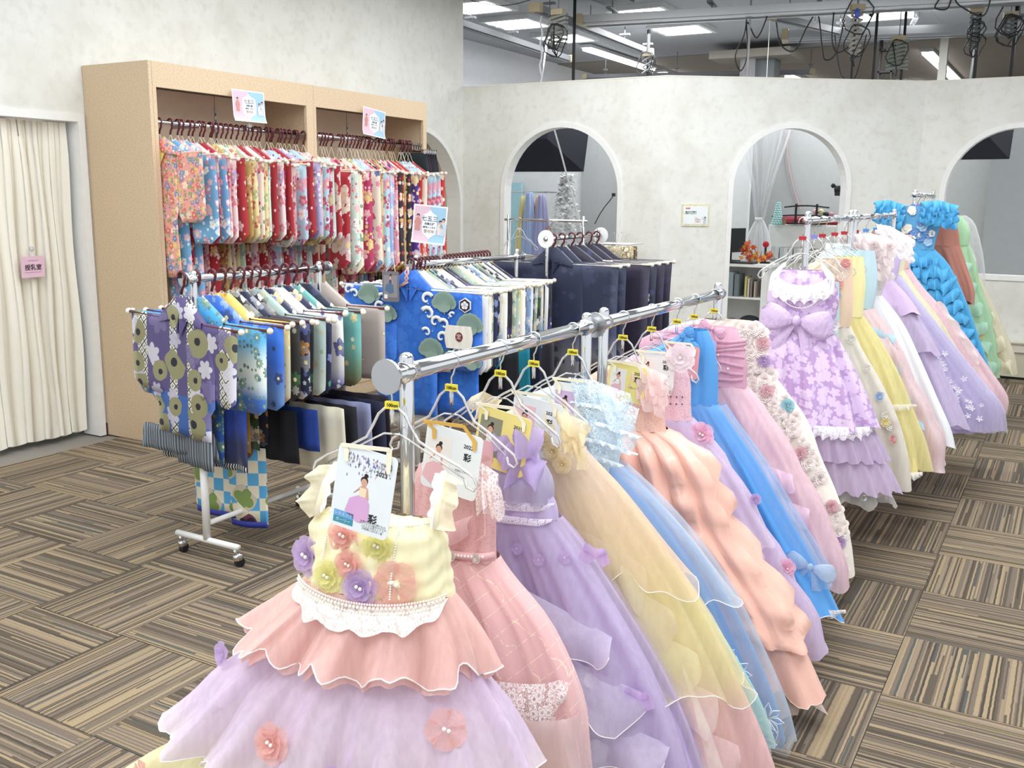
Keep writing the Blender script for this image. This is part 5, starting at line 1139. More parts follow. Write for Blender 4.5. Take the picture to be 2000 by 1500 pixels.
# lilac lace dress facing the aisle
def floral_lace_mat():
    a = N('lilac_floral_lace'); v, z = xz(a); m, ce, k = flowers(a, v, 22, .62, 2.1, 5, .95); m2, _, _ = flowers(a, v, 34, .5, 6.1, 2, .8)
    c = a.mix(a.math('MAXIMUM', m, a.math('MULTIPLY', m2, .7)), rgb('#bf9fce'), rgb('#e3cdea')); a.base(c, .8); a.bump(m, .6, .004); return a.m
FL = floral_lace_mat(); LS = fabric('lilac_satin_bow', '#c8a9d8', .6)
d = dress('lilac floral lace dress with big bow and white lace collar, front of the far row', (FX, 2.03, Z2), .12)
H1 = rw([(1.05, -.12, .155, .07, .05), (.98, -.16, .20, .10, .06), (.82, -.23, .285, .14, .08), (.665, -.29, .355, .18, .10)], Z2)
B1 = rw([(1.31, -.085, .115, .03, .02), (1.25, -.12, .15, .05, .04), (1.18, -.13, .165, .06, .05), (1.1, -.12, .155, .065, .05), (1.045, -.12, .155, .072, .055)], Z2)
layer(d, 'bodice', B1, FL, 8, .003, .001, 3, 80, 14)
TL = tulle('lilac_pleated_tulle', '#c2a0d0', .9)
layer(d, 'lower_tier', rw([(.56, -.28, .38, .16, .11), (.48, -.32, .43, .19, .12), (.40, -.35, .47, .21, .13)], Z2), TL, 26, .010, .008, 5, 220, 8)
layer(d, 'upper_tier', rw([(.69, -.25, .32, .15, .09), (.61, -.29, .37, .18, .10), (.53, -.32, .41, .20, .11)], Z2), TL, 26, .010, .006, 6, 220, 8)
layer(d, 'petticoat', rw([(.44, -.28, .40, .16, .1), (.345, -.34, .45, .19, .12)], Z2), tulle('grey_organza', '#cfcdc4', .5), 12, .016, .014, 7, 120, 8)
layer(d, 'lace_skirt', H1, FL, 9, .022, .008, 4, 140, 14)
hp = [front(H1, -.28+.63*k/40, .68-Z2, .014) for k in range(41)]
ruffle(hp, (0, -.25, -1), .05, 22, .008, n=220).build('lace_trim', lace('white_hem_lace', '#f5f0f8', 110, .15, .5), d, True)
bow(d, front(B1, .01, 1.105-Z2, .03), .15, LS, .12, 'big_bow')
for q in range(3):
    pts = [(.015+(.10+.012*q)*sin(a)*1.05, -.055-.03*cos(a)*.6, 1.305-.012*q-.055*cos(a)-Z2) for a in [-2.4+4.8*k/30 for k in range(31)]]
    ruffle(pts, (0, -.35, -1) if q else (0, -.3, -1), .05, 12, .008, n=160).build('collar_lace', lace('white_collar_lace', '#faf6fb', 100, .16, .6), d, True)
beads(d, [(.015+.085*sin(a), -.085, 1.24-.085*cos(a)-Z2) for a in [-1.5+3*k/20 for k in range(21)]], .0035)
flower(d, front(B1, .15, 1.08-Z2, .01), .035, fabric('white_petal_cloth', '#f4f0fa', .7), 'small', (.8, -.6, 0), 2)
clear_hanger('clear hanger with red clip carrying the lilac floral lace dress', (FX-.0, 2.03, Z2), .12, REDC, None, 'clear hangers on the far racks', .17)
# further dresses, right-hand outlines measured from the rail
def far(i, name, label, y, xs, bod, sm, bm, **k):
    tall = k.pop('tall', 0)
    d, sk, bd = rowdress(20+i, label, y, xs, bod, sm, bm, x0=FX, zh=Z2+tall, **k)
    clear_hanger('clear hanger carrying the %s dress on the far racks' % name, (FX, y, Z2+tall), 0, REDC if i < 5 else (BLUC if i < 10 else LAVC), None, 'clear hangers on the far racks', .15)
    return d, sk, bd
CRO = tulle('ivory_organza', '#f1e9d8', .8); r6 = random.Random(66)
def scatter(d, rows, Z, n, x0, x1, z0, z1, cols, r=(.014, .024), kind='small'):
    for k in range(n):
        z = r6.uniform(z0, z1); cx, hx, cy, hy = ell(row_at(rows, z-Z)); x = cx+hx*r6.uniform(x0, x1); p = front(rows, x, z-Z, .008)
        flower(d, p, r6.uniform(*r), r6.choice(cols), kind, ((x-cx)*2.2, -1, .2), 1)
FC = [fabric('coral_petal', '#ee8f86', .7), fabric('yellow_petal_cloth', '#f2dc7e', .7), fabric('sky_petal', '#8fb4e6', .7), fabric('ivory_petal', '#f4ecda', .7), fabric('pink_petal_cloth', '#f2b7c0', .7)]
d, sk, bd = far(1, 'ivory flowered', 'ivory organza dress with coral, yellow and blue flowers, right behind the lilac lace dress', 2.40, [(1.04, .15), (.92, .22), (.78, .31), (.62, .39), (.46, .44), (.32, .46)], [(1.34, (.0, .14)), (1.24, .15), (1.12, .16)], CRO, fabric('apricot_bodice', '#f3c9a4', .6), under=fabric('ivory_lining', '#f0e7d4', .7), depth=.12, left=.25, seed=210)
scatter(d, sk, Z2, 16, .3, .97, .45, 1.0, FC); scatter(d, bd, Z2, 7, .1, .9, 1.1, 1.34, FC)
d, sk, bd = far(2, 'yellow tulle', 'yellow tulle dress with cream frill, third in the far row', 2.66, [(1.06, .16), (.92, .26), (.78, .34), (.62, .41), (.48, .47), (.34, .51)], [(1.34, (.0, .14)), (1.22, .16), (1.12, .16)], tulle('lemon_tulle', '#f0e384', .85), fabric('lemon_bodice', '#f3ea9e', .6), under=fabric('lemon_lining', '#eddc74', .6), depth=.12, left=.25, seed=220)
ruffle([front(sk, .1+.33*k/14, .66-Z2, .01) for k in range(15)], (.2, -.3, -1), .03, 7, .01, n=60).build('cream_frill', CRO, d, True)
ruffle([front(sk, .1+.39*k/14, .35-Z2, .01) for k in range(15)], (.2, -.3, -1), .04, 9, .01, n=70).build('lace_edge', LACEW, d, True)
d, sk, bd = far(3, 'blue and pink swirl', 'sky blue and pink flounced dress with roses, fourth in the far row', 2.88, [(1.08, .16), (.94, .27), (.78, .36), (.62, .46), (.48, .54), (.32, .57)], [(1.36, (-.02, .15)), (1.24, .17), (1.14, .17)], tulle('blush_pink_satin', '#f2cdd2', .95), fabric('pale_aqua_bodice', '#b5d8ea', .6), depth=.13, left=.25, seed=230, lump=bub(6, 4, .03, .3))
for zc, x in ((1.02, .25), (.88, .3), (.74, .38), (.62, .42)): ruffle([front(sk, x-.14+.17*k/8, zc-.07*k/8-Z2, .014) for k in range(9)], (.4, -.5, -1), .06, 2, .018, (.4, -1, .2), 40).build('aqua_flounce', tulle('aqua_organza', '#9fcfe8', .85), d, True)
scatter(d, sk, Z2, 8, .5, .97, .45, 1.0, [FC[4], fabric('rose_cloth', '#eba3b0', .7)], (.02, .03), 'rose')
ruffle([front(sk, .15+.40*k/14, .40-Z2, .012) for k in range(15)], (.2, -.3, -1), .08, 6, .01, n=80).build('pink_lace_hem', lace('pink_hem_lace', '#f4dfe2', 60, .12, .3), d, True)
d, sk, bd = far(4, 'silver white', 'white dress with silver sequinned shoulders, middle of the far row', 3.17, [(1.12, .15), (.98, .27), (.80, .37), (.62, .46), (.46, .54), (.36, .57)], [(1.42, (-.02, .16)), (1.3, .19), (1.2, .17)], fabric('ice_white_satin', '#e6e9ec', .4), lace('silver_lace', '#f3eeee', 60, .12, 0, '#d3cfd2'), depth=.12, left=.25, seed=240)
for q in range(5): ruffle([(.0, -.06, 1.43-.04*q-Z2), (.09, -.09, 1.44-.04*q-Z2), (.21, -.05, 1.40-.04*q-Z2)], (.25, -.3, -1), .06, 4, .016, (.2, -1, .1), 56).build('shoulder_ruffle', tulle('blush_white_organza', '#f2dfdd', .85), d, True)
for q in range(14): flower(d, (r6.uniform(-.05, .2), -.10, 1.42-r6.uniform(0, .2)-Z2), .024, tulle('blush_white_organza', '#f2dfdd', .85), 'rose', (.2, -1, 0), 0)
d, sk, bd = far(5, 'mauve peplum', 'mauve dress with two-step peplum and pearly shoulders, sixth in the far row', 3.45, [(1.20, .13), (1.12, .20), (.98, .30), (.80, .40), (.62, .50), (.42, .6)], [(1.42, (-.02, .12)), (1.32, .14), (1.24, .135)], tulle('mauve_tulle', '#c9b1de', .85), fabric('mauve_satin', '#c4a3cf', .6), under=fabric('mauve_lining', '#bfa7d6', .6), depth=.13, left=.25, seed=250)
layer(d, 'peplum', rw([(1.205, -.12, .135, .07, .06), (1.1, -.18, .24, .10, .08), (1.0, -.22, .31, .13, .1)], Z2), fabric('mauve_satin', '#c4a3cf', .6), 6, .016, .012, 256, 90, 8)
layer(d, 'lower_peplum', rw([(1.05, -.15, .26, .10, .08), (.9, -.2, .36, .13, .1), (.80, -.22, .41, .15, .11)], Z2), tulle('mauve_organza', '#cdb3dc', .85), 7, .018, .014, 257, 90, 8)
for q in range(4): ruffle([(.06, -.06, 1.48-.03*q-Z2), (.14, -.09, 1.47-.03*q-Z2), (.26, -.05, 1.40-.03*q-Z2)], (.25, -.3, -1), .05, 4, .016, (.2, -1, .1), 56).build('shoulder_ruffle', lace('silver_white_lace', '#f6f2f4', 80, .14, .6), d, True)
scatter(d, bd, Z2, 5, .3, .9, 1.36, 1.44, [FC[2], FC[4]], (.02, .03))
d, sk, bd = far(6, 'lavender tulle', 'lavender tulle ball dress with white lace applique, largest skirt of the far row', 3.75, [(1.18, .14), (1.08, .22), (.92, .36), (.76, .50), (.60, .64), (.50, .73), (.36, .76)], [(1.4, (-.02, .14)), (1.28, .15)], tulle('lavender_tulle', '#bcaade', .8), fabric('lavender_bodice', '#c5b3dd', .6), under=fabric('lavender_lining', '#ab98d2', .6), depth=.24, left=.25, seed=260, k=10)
layer(d, 'veil', [(z, a-.01, b+.02, c+.015, e+.01) for z, a, b, c, e in sk], tulle('lavender_veil', '#d5cbe6', .25), 9, .02, .012, 264)
ap = MB()
for k in range(46):
    t_ = r6.random(); x = .34+.26*t_+r6.gauss(0, .035); z = .80-.34*t_+r6.gauss(0, .03); p = front(sk, x, z-Z2, .035); s = r6.uniform(.012, .024); a0 = r6.random()*6
    for pp in range(5):
        a = a0+2*PI*pp/5; ap.add([p, p+Vector((s*cos(a-.5)*.6, -.004, s*sin(a-.5)*.6)), p+Vector((s*cos(a), -.003, s*sin(a))), p+Vector((s*cos(a+.5)*.6, -.004, s*sin(a+.5)*.6))], [(0, 1, 2, 3)])
stuff(ap.build('lace_applique', fabric('white_thread2', '#f2eef8', .7, 0), d))
d, sk, bd = far(7, 'pale lemon', 'pale lemon tulle dress between the lavender and pink skirts', 4.02, [(1.2, .13), (1.08, .22), (.92, .36), (.76, .47), (.60, .58), (.40, .62)], [(1.4, (-.0, .13)), (1.3, .14)], tulle('pale_lemon_tulle', '#f3edb4', .9), fabric('pale_lemon_bodice', '#f4efc2', .6), depth=.1, left=.25, seed=270)
d, sk, bd = far(8, 'rose pink', 'rose pink tulle dress with fluted side frill, last before the turquoise dress', 4.24, [(1.2, .13), (1.08, .22), (.92, .38), (.76, .52), (.60, .64), (.46, .74), (.36, .74)], [(1.4, (-.02, .13)), (1.3, .14)], tulle('rose_tulle', '#f1c0cd', .92), fabric('rose_bodice', '#efb7ae', .6), depth=.14, left=.25, seed=280)
ruffle([front(sk, .30+.26*k/10, 1.0-.36*k/10-Z2, .01) for k in range(11)], (.9, -.3, .1), .05, 3, .02, (.2, -1, .2), 70).build('side_frill', tulle('pink_white_frill', '#f6dfe6', .8), d, True)
# turquoise ruffled dress
TQ = fabric('turquoise_chiffon', '#0884c6', .6); Z3 = 1.66
d, sk, bd = far(9, 'turquoise ruffled', 'turquoise dress with rows of ruffles and blue flower bodice on the tallest rack', 5.12, [(1.28, .16), (1.18, .26), (1.0, .36), (.82, .44), (.62, .52), (.42, .60), (.32, .62)], [(1.57, (-.18, .22)), (1.48, (-.16, .2)), (1.36, .17)], TQ, fabric('blue_flower_bodice', '#2a8fcc', .6), depth=.16, left=.3, seed=290, tall=.13, k=9)
for q in range(11):
    z = 1.24-.078*q; cx, hx, cy, hy = ell(row_at(sk, z-Z3))
    ruffle([front(sk, cx+hx*min(.999, -.75+1.75*k/24), z-.02*sin(k*.9+q)-Z3, .008) for k in range(25)], (.12, -.5, -1), .095, 9, .016, (.2, -1, .2), 120).build('ruffle', TQ, d, True)
for sx, x0, x1 in ((1, .06, .30), (-1, -.24, -.04)):
    for q in range(4): ruffle([(x0, -.07, 1.60-.035*q-Z3), ((x0+x1)/2, -.12, 1.61-.035*q-Z3), (x1, -.06, 1.575-.035*q-Z3)], (.1*sx, -.4, -1), .065, 5, .02, (.1, -1, .1), 60).build('shoulder_ruffle', TQ, d, True)
scatter(d, bd, Z3, 26, -.8, .8, 1.32, 1.56, [fabric('powder_blue_petal', '#8fc1ea', .7), fabric('ivory_petal', '#f4ecda', .7), fabric('cobalt_petal', '#3b77c8', .7)], (.022, .032), 'flat')
d, sk, bd = far(10, 'terracotta', 'dark terracotta satin dress edge beside the turquoise dress', 5.36, [(1.3, .30), (1.15, .36), (1.0, .42), (.9, .43)], [(1.5, (.1, .25)), (1.4, .28)], fabric('terracotta_satin', '#9e4a33', .5), fabric('terracotta_satin', '#9e4a33', .5), depth=.05, left=.2, seed=300, tall=.13)
d, sk, bd = far(11, 'green organza', 'light green flounced organza dress beyond the turquoise dress', 5.58, [(1.3, .34), (1.16, .38), (1.0, .42), (.82, .50), (.62, .55), (.44, .60), (.34, .60)], [(1.5, (-.0, .28)), (1.4, .34)], tulle('mint_green_organza', '#a3dca0', .9), tulle('mint_green_organza', '#a3dca0', .9), depth=.12, left=.2, seed=310, tall=.13, lump=bub(8, 6, .03, .9))
for q in range(6):
    z = 1.2-.14*q; cx, hx, cy, hy = ell(row_at(sk, z-Z3)); ruffle([front(sk, cx+hx*min(.999, .1+.92*k/12), z-.03*k/12-Z3, .01) for k in range(13)], (.4, -.4, -1), .1, 3, .022, (.4, -1, .2), 50).build('flounce', tulle('seafoam_organza', '#9fd6b6', .8), d, True)
scatter(d, sk, Z3, 6, .6, .97, .6, 1.1, [FC[1], FC[3]], (.02, .03))
d, sk, bd = far(12, 'champagne', 'champagne tiered organza dress, outermost hem of the far row', 5.86, [(1.3, .28), (1.1, .38), (.9, .48), (.7, .58), (.5, .67), (.36, .70)], [(1.5, (.0, .22)), (1.4, .26)], tulle('champagne_organza', '#e8dcb4', .8), tulle('champagne_organza', '#e8dcb4', .8), depth=.12, left=.2, seed=320, tall=.13)
for q in range(4):
    z = 1.0-.17*q; cx, hx, cy, hy = ell(row_at(sk, z-Z3)); ruffle([front(sk, cx+hx*min(.999, .2+.82*k/12), z-.03*k/12-Z3, .01) for k in range(13)], (.5, -.2, -1), .14, 2.5, .02, (.4, -1, .2), 50).build('flounce', tulle('champagne_organza', '#e8dcb4', .8), d, True)
d, sk, bd = far(13, 'bagged white', 'white dress in a clear garment bag at the far end of the tallest rack', 6.08, [(1.28, .30), (1.15, .36), (1.0, .38), (.85, .40), (.7, .40)], [(1.45, (.0, .27)), (1.36, .29)], tulle('bagged_white', '#eef0f0', .9), tulle('bagged_white', '#eef0f0', .9), depth=.1, left=.2, seed=330, tall=.13)
layer(d, 'garment_bag', rw([(1.50, .08, .25, .05, .05), (1.42, -.15, .33, .09, .09), (1.1, -.2, .42, .13, .12), (.7, -.2, .45, .13, .13)], Z3), tulle('bag_film', '#f2f4f5', .22), 6, .012, .008, 334, 80, 10)
# aqua dress seen left of the lilac lace dress
d, sk, bd = far(14, 'aqua flowered', 'aqua tulle dress with coral and white flowers, peeking out left of the lilac lace dress', 2.24, [(1.0, .13), (.9, .16), (.75, .2), (.6, .22), (.4, .24)], [(1.25, (-.1, .12)), (1.1, .13)], tulle('aqua_tulle', '#93d3dc', .9), fabric('aqua_bodice', '#a9dbe2', .6), depth=.1, left=.52, seed=340)
scatter(d, sk, Z2, 9, -.9, -.3, .75, .95, FC)
tag(MB().box((FX-.03, 2.9, 1.34), (.13, .003, .10), -.2).build('price_card', CW), 'white price card hanging above the middle of the far row', 'card')
for i in range(6):
    y = 5.3+i*.13
    clear_hanger('spare clear hanger, %s from the front on the tallest rack' % ordi(i+1), (FX, y+.04, Z3), r6.uniform(-.2, .2), LAVC, None, 'spare clear hangers on the tallest rack', .15)

# ---------------------------------------------------------------- posters
PLAM = plain('poster_edge_white', '#f4eeee', .25)
def poster(label, M_, w, h, cat='poster'):
    t = thing('poster', label, cat, M_.translation, 0); t.rotation_euler = M_.to_euler()
    def bend(mb):  # slight curl at the bottom
        mb.v = [(x, y+(-.012*((-.25*h-z)/(.25*h))**2 if z < -.25*h else 0), z) for x, y, z in mb.v]; return mb
    def sheet(w0, w1, h0, h1, y, nm, m):
        mb = MB(); mb.grid(lambda i, j: (w0+(w1-w0)*i/6, y, h1+(h0-h1)*j/8), 7, 9); bend(mb).build(nm, m, t, True)
    sheet(-w/2, w/2, -h/2, h/2, 0, 'laminated_sheet', PLAM); sheet(-w/2+.008, .0, -h/2+.008, h/2-.008, -.001, 'pink_half', plain('poster_pink', '#dcbccb', .3)); sheet(0, w/2-.008, -h/2+.008, h/2-.008, -.001, 'blue_half', plain('poster_blue', '#9cc3dc', .3))
    pts = [(.0, .38), (.08, .30), (.2, .24), (.22, .0), (.2, -.24), (.1, -.3), (0, -.38), (-.1, -.3), (-.2, -.24), (-.22, 0), (-.2, .24), (-.08, .30)]
    bend(MB().add([(x*w, -.002, z*h) for x, z in pts], [tuple(range(12))])).build('white_badge', plain('badge_white', '#eef1f3', .4), t)
    tx = text_mesh('七五三', .15*h, Matrix.Translation((0, -.003, .14*h)) @ RXZ, None, .0004); text_mesh('衣裳各種', .07*h, Matrix.Translation((0, -.003, .01*h)) @ RXZ, tx, .0005); text_mesh('着物レンタル', .058*h, Matrix.Translation((0, -.003, -.08*h)) @ RXZ, tx, .0004)
    bend(tx).build('lettering', plain('slate_ink', '#3f5563', .6), t)
    bend(text_mesh('受付中', .10*h, Matrix.Translation((0, -.003, -.19*h)) @ RXZ, None, .0003)).build('red_lettering', plain('brown_ink', '#9a6a52', .6), t)
    for x, s, cc in ((-.35, .36, '#c98a84'), (.32, .27, '#e8d3cd'), (.41, .42, '#c4cfd6')):
        a, b, c_, e = MB(), MB(), MB(), MB(); sg_ = s*h
        def disc(mb, cx, cz, r_, y=-.0025): mb.add([(cx+r_*cos(2*PI*k/10), y, cz+r_*sin(2*PI*k/10)) for k in range(10)], [tuple(range(10))])
        zt = (.14 if s > .4 else .08)*h
        if s == .36: zt = .2*h
        disc(b, x*w, zt+.012*h, .045*h); disc(a, x*w, zt-.015*h, .036*h, -.0028)
        c_.add([(x*w+px*h, -.0026, zt+pz*h) for px, pz in ((-.05, -.05), (.05, -.05), (.10, -.18), (.07, -.22), (.07, -.5*s-.2), (-.07, -.5*s-.2), (-.07, -.22), (-.10, -.18))], [tuple(range(8))])
        bend(a).build('printed_face', SKIN, t); bend(b).build('printed_hair', HAIR, t); bend(c_).build('printed_robe', plain('robe_'+cc[1:], cc, .5), t)
    return t
RZ90 = Matrix.Rotation(PI/2, 4, 'Z')    # poster face turns from -Y to +X
poster('pink and blue laminated poster on the left cabinet bay header', Matrix.Translation((-1.50, 2.786, 2.183)) @ RZ90 @ Matrix.Rotation(-.05, 4, 'X'), .295, .205)
poster('pink and blue laminated poster on the right cabinet bay', Matrix.Translation((-1.50, 4.14, 2.168)) @ RZ90 @ Matrix.Rotation(.09, 4, 'Y'), .285, .212)
p3 = poster('pink and blue poster standing above the middle kimono rack', Matrix.Translation((.215, 2.42, 1.445)) @ Matrix.Rotation(.30, 4, 'Z') @ Matrix.Rotation(.09, 4, 'Y'), .20, .215)
for (loc, h0, nm) in (((-1.52, 2.80, 2.08), .03, 'left cabinet'), ((-1.52, 4.15, 2.06), .03, 'right cabinet')):
    o = MB().tube([(loc[0], loc[1], 2.045), (loc[0], loc[1], 2.10)], .004, 6).box((loc[0]-.0, loc[1], 2.06), (.02, .03, .02)).build('poster_clip', CLEAR); tag(o, 'clear clip holding the poster on the %s rail' % nm, 'clip')
o = MB().tube([(.262, 2.46, 1.25), (.262, 2.46, 1.36)], .004, 6).box((.262, 2.46, 1.255), (.02, .03, .04)).build('poster_clip', CLEAR); tag(o, 'clear stalk holding the poster above the middle kimono rack', 'clip')
# photo card on the blue wave kimono
t = thing('photo_card', 'grey photo card with a boy in kimono, tied to the wave kimono rack', 'card', (.21, 2.055, 1.15), .1)
MB().prism(rrect(.105, .165, .012), -.001, .001).xf(Matrix.Translation((0, 0, -.03))).build('laminated_sheet', plain('card_grey', '#77757a', .3), t)
MB().box((-.0, -.0016, -.03), (.085, .001, .12)).build('printed_photo', plain('photo_grey', '#8f8d92', .4), t); a, b, c, e = MB(), MB(), MB(), MB(); girl_print(a, b, c, e, 0, .01, .1, -.0025)
for q, nm, mt in ((a, 'printed_figure', SKIN), (b, 'printed_hair', HAIR), (c, 'printed_robe', plain('printed_navy', '#3d567c', .6)), (e, 'printed_trousers', plain('printed_slate', '#56708f', .6))): q.build(nm, mt, t)
MB().box((-.03, -.002, -.085), (.02, .001, .022)).build('white_label', WHITE, t); MB().tube([(-.03, 0, .05), (.0, .03, .12), (.03, 0, .05)], .0018, 5).build('cord', CREAMSTR, t)
t = thing('cord_tassel', 'pink twisted cord tied to the front end of the middle rack', 'cord', (.285, 2.11, 1.225))
MB().tube([(0, 0, 0), (.012, -.01, -.03), (-.012, -.012, -.06), (.008, -.01, -.08), (-.05, -.02, -.11)], .006, 6).tube([(0, 0, 0), (-.012, -.01, -.03), (.012, -.014, -.06), (-.01, -.01, -.08), (-.08, -.02, -.13)], .005, 6).build('twist', plain('pink_cord', '#e3b3a8', .7), t, True)
# notice on the bay wall
dl = Vector((2.01, 1.40, 0)).normalized(); nn = Vector((dl.y, -dl.x, 0)); Pn = Vector((.04, 6.45, 1.455))+dl*.318+nn*.008
t = thing('notice', 'white framed no-photography notice between the first two arches', 'sign', Pn, math.atan2(dl.y, dl.x))
W_, H_ = .215, .170
MB().box((0, 0, 0), (.255, .006, .20)).build('patterned_border', kimono_mat('notice_border', '#dcd9b4', ['#b9c08a', '#f0eccb'], 60, .5), t)
MB().box((0, -.004, 0), (W_+.015, .003, H_-.005)).build('sheet', plain('notice_white', '#e9eef0', .5), t)
text_mesh('店内での撮影は\nご遠慮ください。', .0155, Matrix.Translation((-.045, -.0065, .022)) @ RXZ, None, .0005).build('lettering', plain('notice_ink', '#2f3f45', .6), t)
MB().prism(rrect(.042, .013, .006), -.0075, -.0055).xf(Matrix.Translation((-.075, 0, .064))).build('red_badge', plain('notice_red', '#c8553f', .5), t)
text_mesh('お願い', .009, Matrix.Translation((-.075, -.0082, .064)) @ RXZ, None, .0003).build('badge_lettering', WHITE, t)
cm = MB().tube([(x*.001, -.007, z*.001) for x, z in ((2, -62), (42, -62), (45, -45), (43, -35), (30, -34), (22, -26), (14, -32), (3, -35))], .0018, 5, False, True); cm.tube([(.023+.009*cos(a), -.007, -.048+.009*sin(a)) for a in [2*PI*k/10 for k in range(10)]], .0016, 5, False, True); cm.build('camera_drawing', plain('notice_coral', '#c98c82', .6), t)
ph_ = MB().tube([(x*.001, -.007, z*.001) for x, z in ((80, -75), (94, -73), (98, -30), (98, -12), (84, -12), (84, -32))], .0022, 5, False, True); ph_.box((.091, -.007, -.022), (.010, .002, .012)); ph_.build('phone_drawing', plain('notice_blue', '#7d93a8', .6), t)
xx = MB()
for x in (.0, .068): xx.tube([(x-.012, -.007, -.045), (x+.012, -.007, -.012)], .0012, 4).tube([(x-.010, -.007, -.012), (x+.012, -.007, -.040)], .0012, 4)
xx.build('cross_marks', plain('notice_tan', '#c9b49c', .6), t)
# ---------------------------------------------------------------- ceiling fixtures, rails and cables above the partition
def emis(name, c, s):
    a = N(name); e = a.n('Emission'); e.inputs[0].default_value = rgb(c); e.inputs[1].default_value = s; a.t.links.new(e.outputs[0], a.out.inputs[0]); return a.m
LAMP = emis('lit_diffuser', '#ffffff', 9)
FIXW = plain('fixture_white', '#cfd1d2', .5)
FIX = [(-2.31, 6.96, 'by the top left corner of the partition'), (-2.42, 8.02, 'second from the tall wall'), (-2.4, 9.2, 'third from the tall wall'), (-.87, 8.07, 'middle column, nearer'), (-.88, 9.24, 'middle column, farther'), (1.36, 9.29, 'behind the coloured cable spiral')]
for x, y, w_ in FIX:
    t = thing('ceiling_light', 'square ceiling light with three glowing bands, '+w_, 'ceiling light', (x, y, HC), 0, None)
    f = MB(); 
    for s in (-1, 1): f.box((s*.30, 0, -.025), (.05, .65, .05)); f.box((0, s*.30, -.025), (.55, .05, .05))
    f.build('frame', FIXW, t)
    for k in range(3):
        mb = MB(); mb.grid(lambda i, j: (-.27+.54*i/8, -.18+.18*k+(-.078+.156*j/5), -.028-.03*sin(PI*j/5)), 9, 6); mb.build('diffuser', LAMP, t, True)
def strip_light(label, p, q, n=2):
    p = Vector(p); q = Vector(q); L = (q-p).length; t = thing('strip_light', label, 'ceiling light', p, math.atan2(q.y-p.y, q.x-p.x))
    MB().box((L/2, 0, -.03), (L, .16, .04)).build('housing', FIXW, t)
    for s in range(n): MB().tube([(.05, (s-.5)*.10, -.07), (L-.05, (s-.5)*.10, -.07)], .016, 8).build('tube', LAMP, t, True)
strip_light('twin tube strip light running away behind the first two arches', (-2.46, 9.9, HC), (-2.48, 12.3, HC))
strip_light('twin tube strip light, next one farther in the same line', (-2.5, 12.7, HC), (-2.45, 14.6, HC))
strip_light('twin tube strip light far behind the second arch', (-.83, 13.9, HC), (-.75, 16, HC))
strip_light('twin tube strip light at the right beyond the second arch', (1.43, 12.2, HC), (1.44, 15.9, HC))
strip_light('small unlit-looking strip light in the far hall', (.6, 15.5, HC), (1.1, 17, HC), 1)
ALU = N('aluminium_track').base('#b4b6b8', .35, .9).m; DGREY = plain('dark_track', '#6d7074', .5); CAB = plain('black_cable', '#1c1d20', .5)
def track(label, p, q, wd=.07, m=ALU, h=.06, pair=0):
    p = Vector(p); q = Vector(q); L = (q-p).length; t = thing('ceiling_track', label, 'rail', p, math.atan2(q.y-p.y, q.x-p.x))
    for k in range(2 if pair else 1):
        oy = (k-.5)*pair if pair else 0
        MB().box((L/2, oy, 0), (L, wd, h)).box((L/2, oy, -h*.62), (L, wd*.35, h*.3)).build('track', m, t)
    for k in range(int(L/1.0)+1): MB().box((min(L-.03, .3+k*1.0), 0, h*.5+.06), (.05, wd*1.3+pair, .02)).tube([(min(L-.03, .3+k*1.0), 0, h*.5), (min(L-.03, .3+k*1.0), 0, HC-p.z)], .006, 5).build('bracket', DGREY, t)
    for xx in (0, L): MB().box((xx, 0, 0), (.07, wd*1.3+pair, h*1.4)).build('end_cap', plain('beige_cap', '#a89c80', .6), t)
track('dark ceiling rail running away along the left side of the studio', (-2.27, 5.6, 3.36), (-2.5, 9.5, 3.36), .09, DGREY)
track('dark ceiling rail running away from the black light pole', (-1.24, 6.30, 3.36), (-1.36, 9.40, 3.36), .09, DGREY)
track('silver cross rail nearest the camera above the partition', (-1.2, 7.25, 3.38), (3.6, 8.05, 3.38), .12, ALU, .07, .16)
track('long silver cross rail above the second arch', (.42, 8.95, 3.36), (4.6, 9.9, 3.36), .13, ALU, .08, .15)
track('thin silver rail hanging between the two cross rails', (.6, 7.75, 3.37), (1.0, 9.0, 3.37), .06, DGREY)
track('thin dark rail at the far left of the hall', (-2.9, 10.8, 3.3), (.1, 11.6, 3.3), .05, DGREY, .05)
def pole(label, x, y, z1, z0=2.0, r=.016, m=CAB, pant=None):
    z1 = HC-.001
    t = thing('light_pole', label, 'pole', (x, y, z0))
    MB().tube([(0, 0, 0), (0, 0, z1-z0)], r, 8).build('pole', m, t, True)
    return t
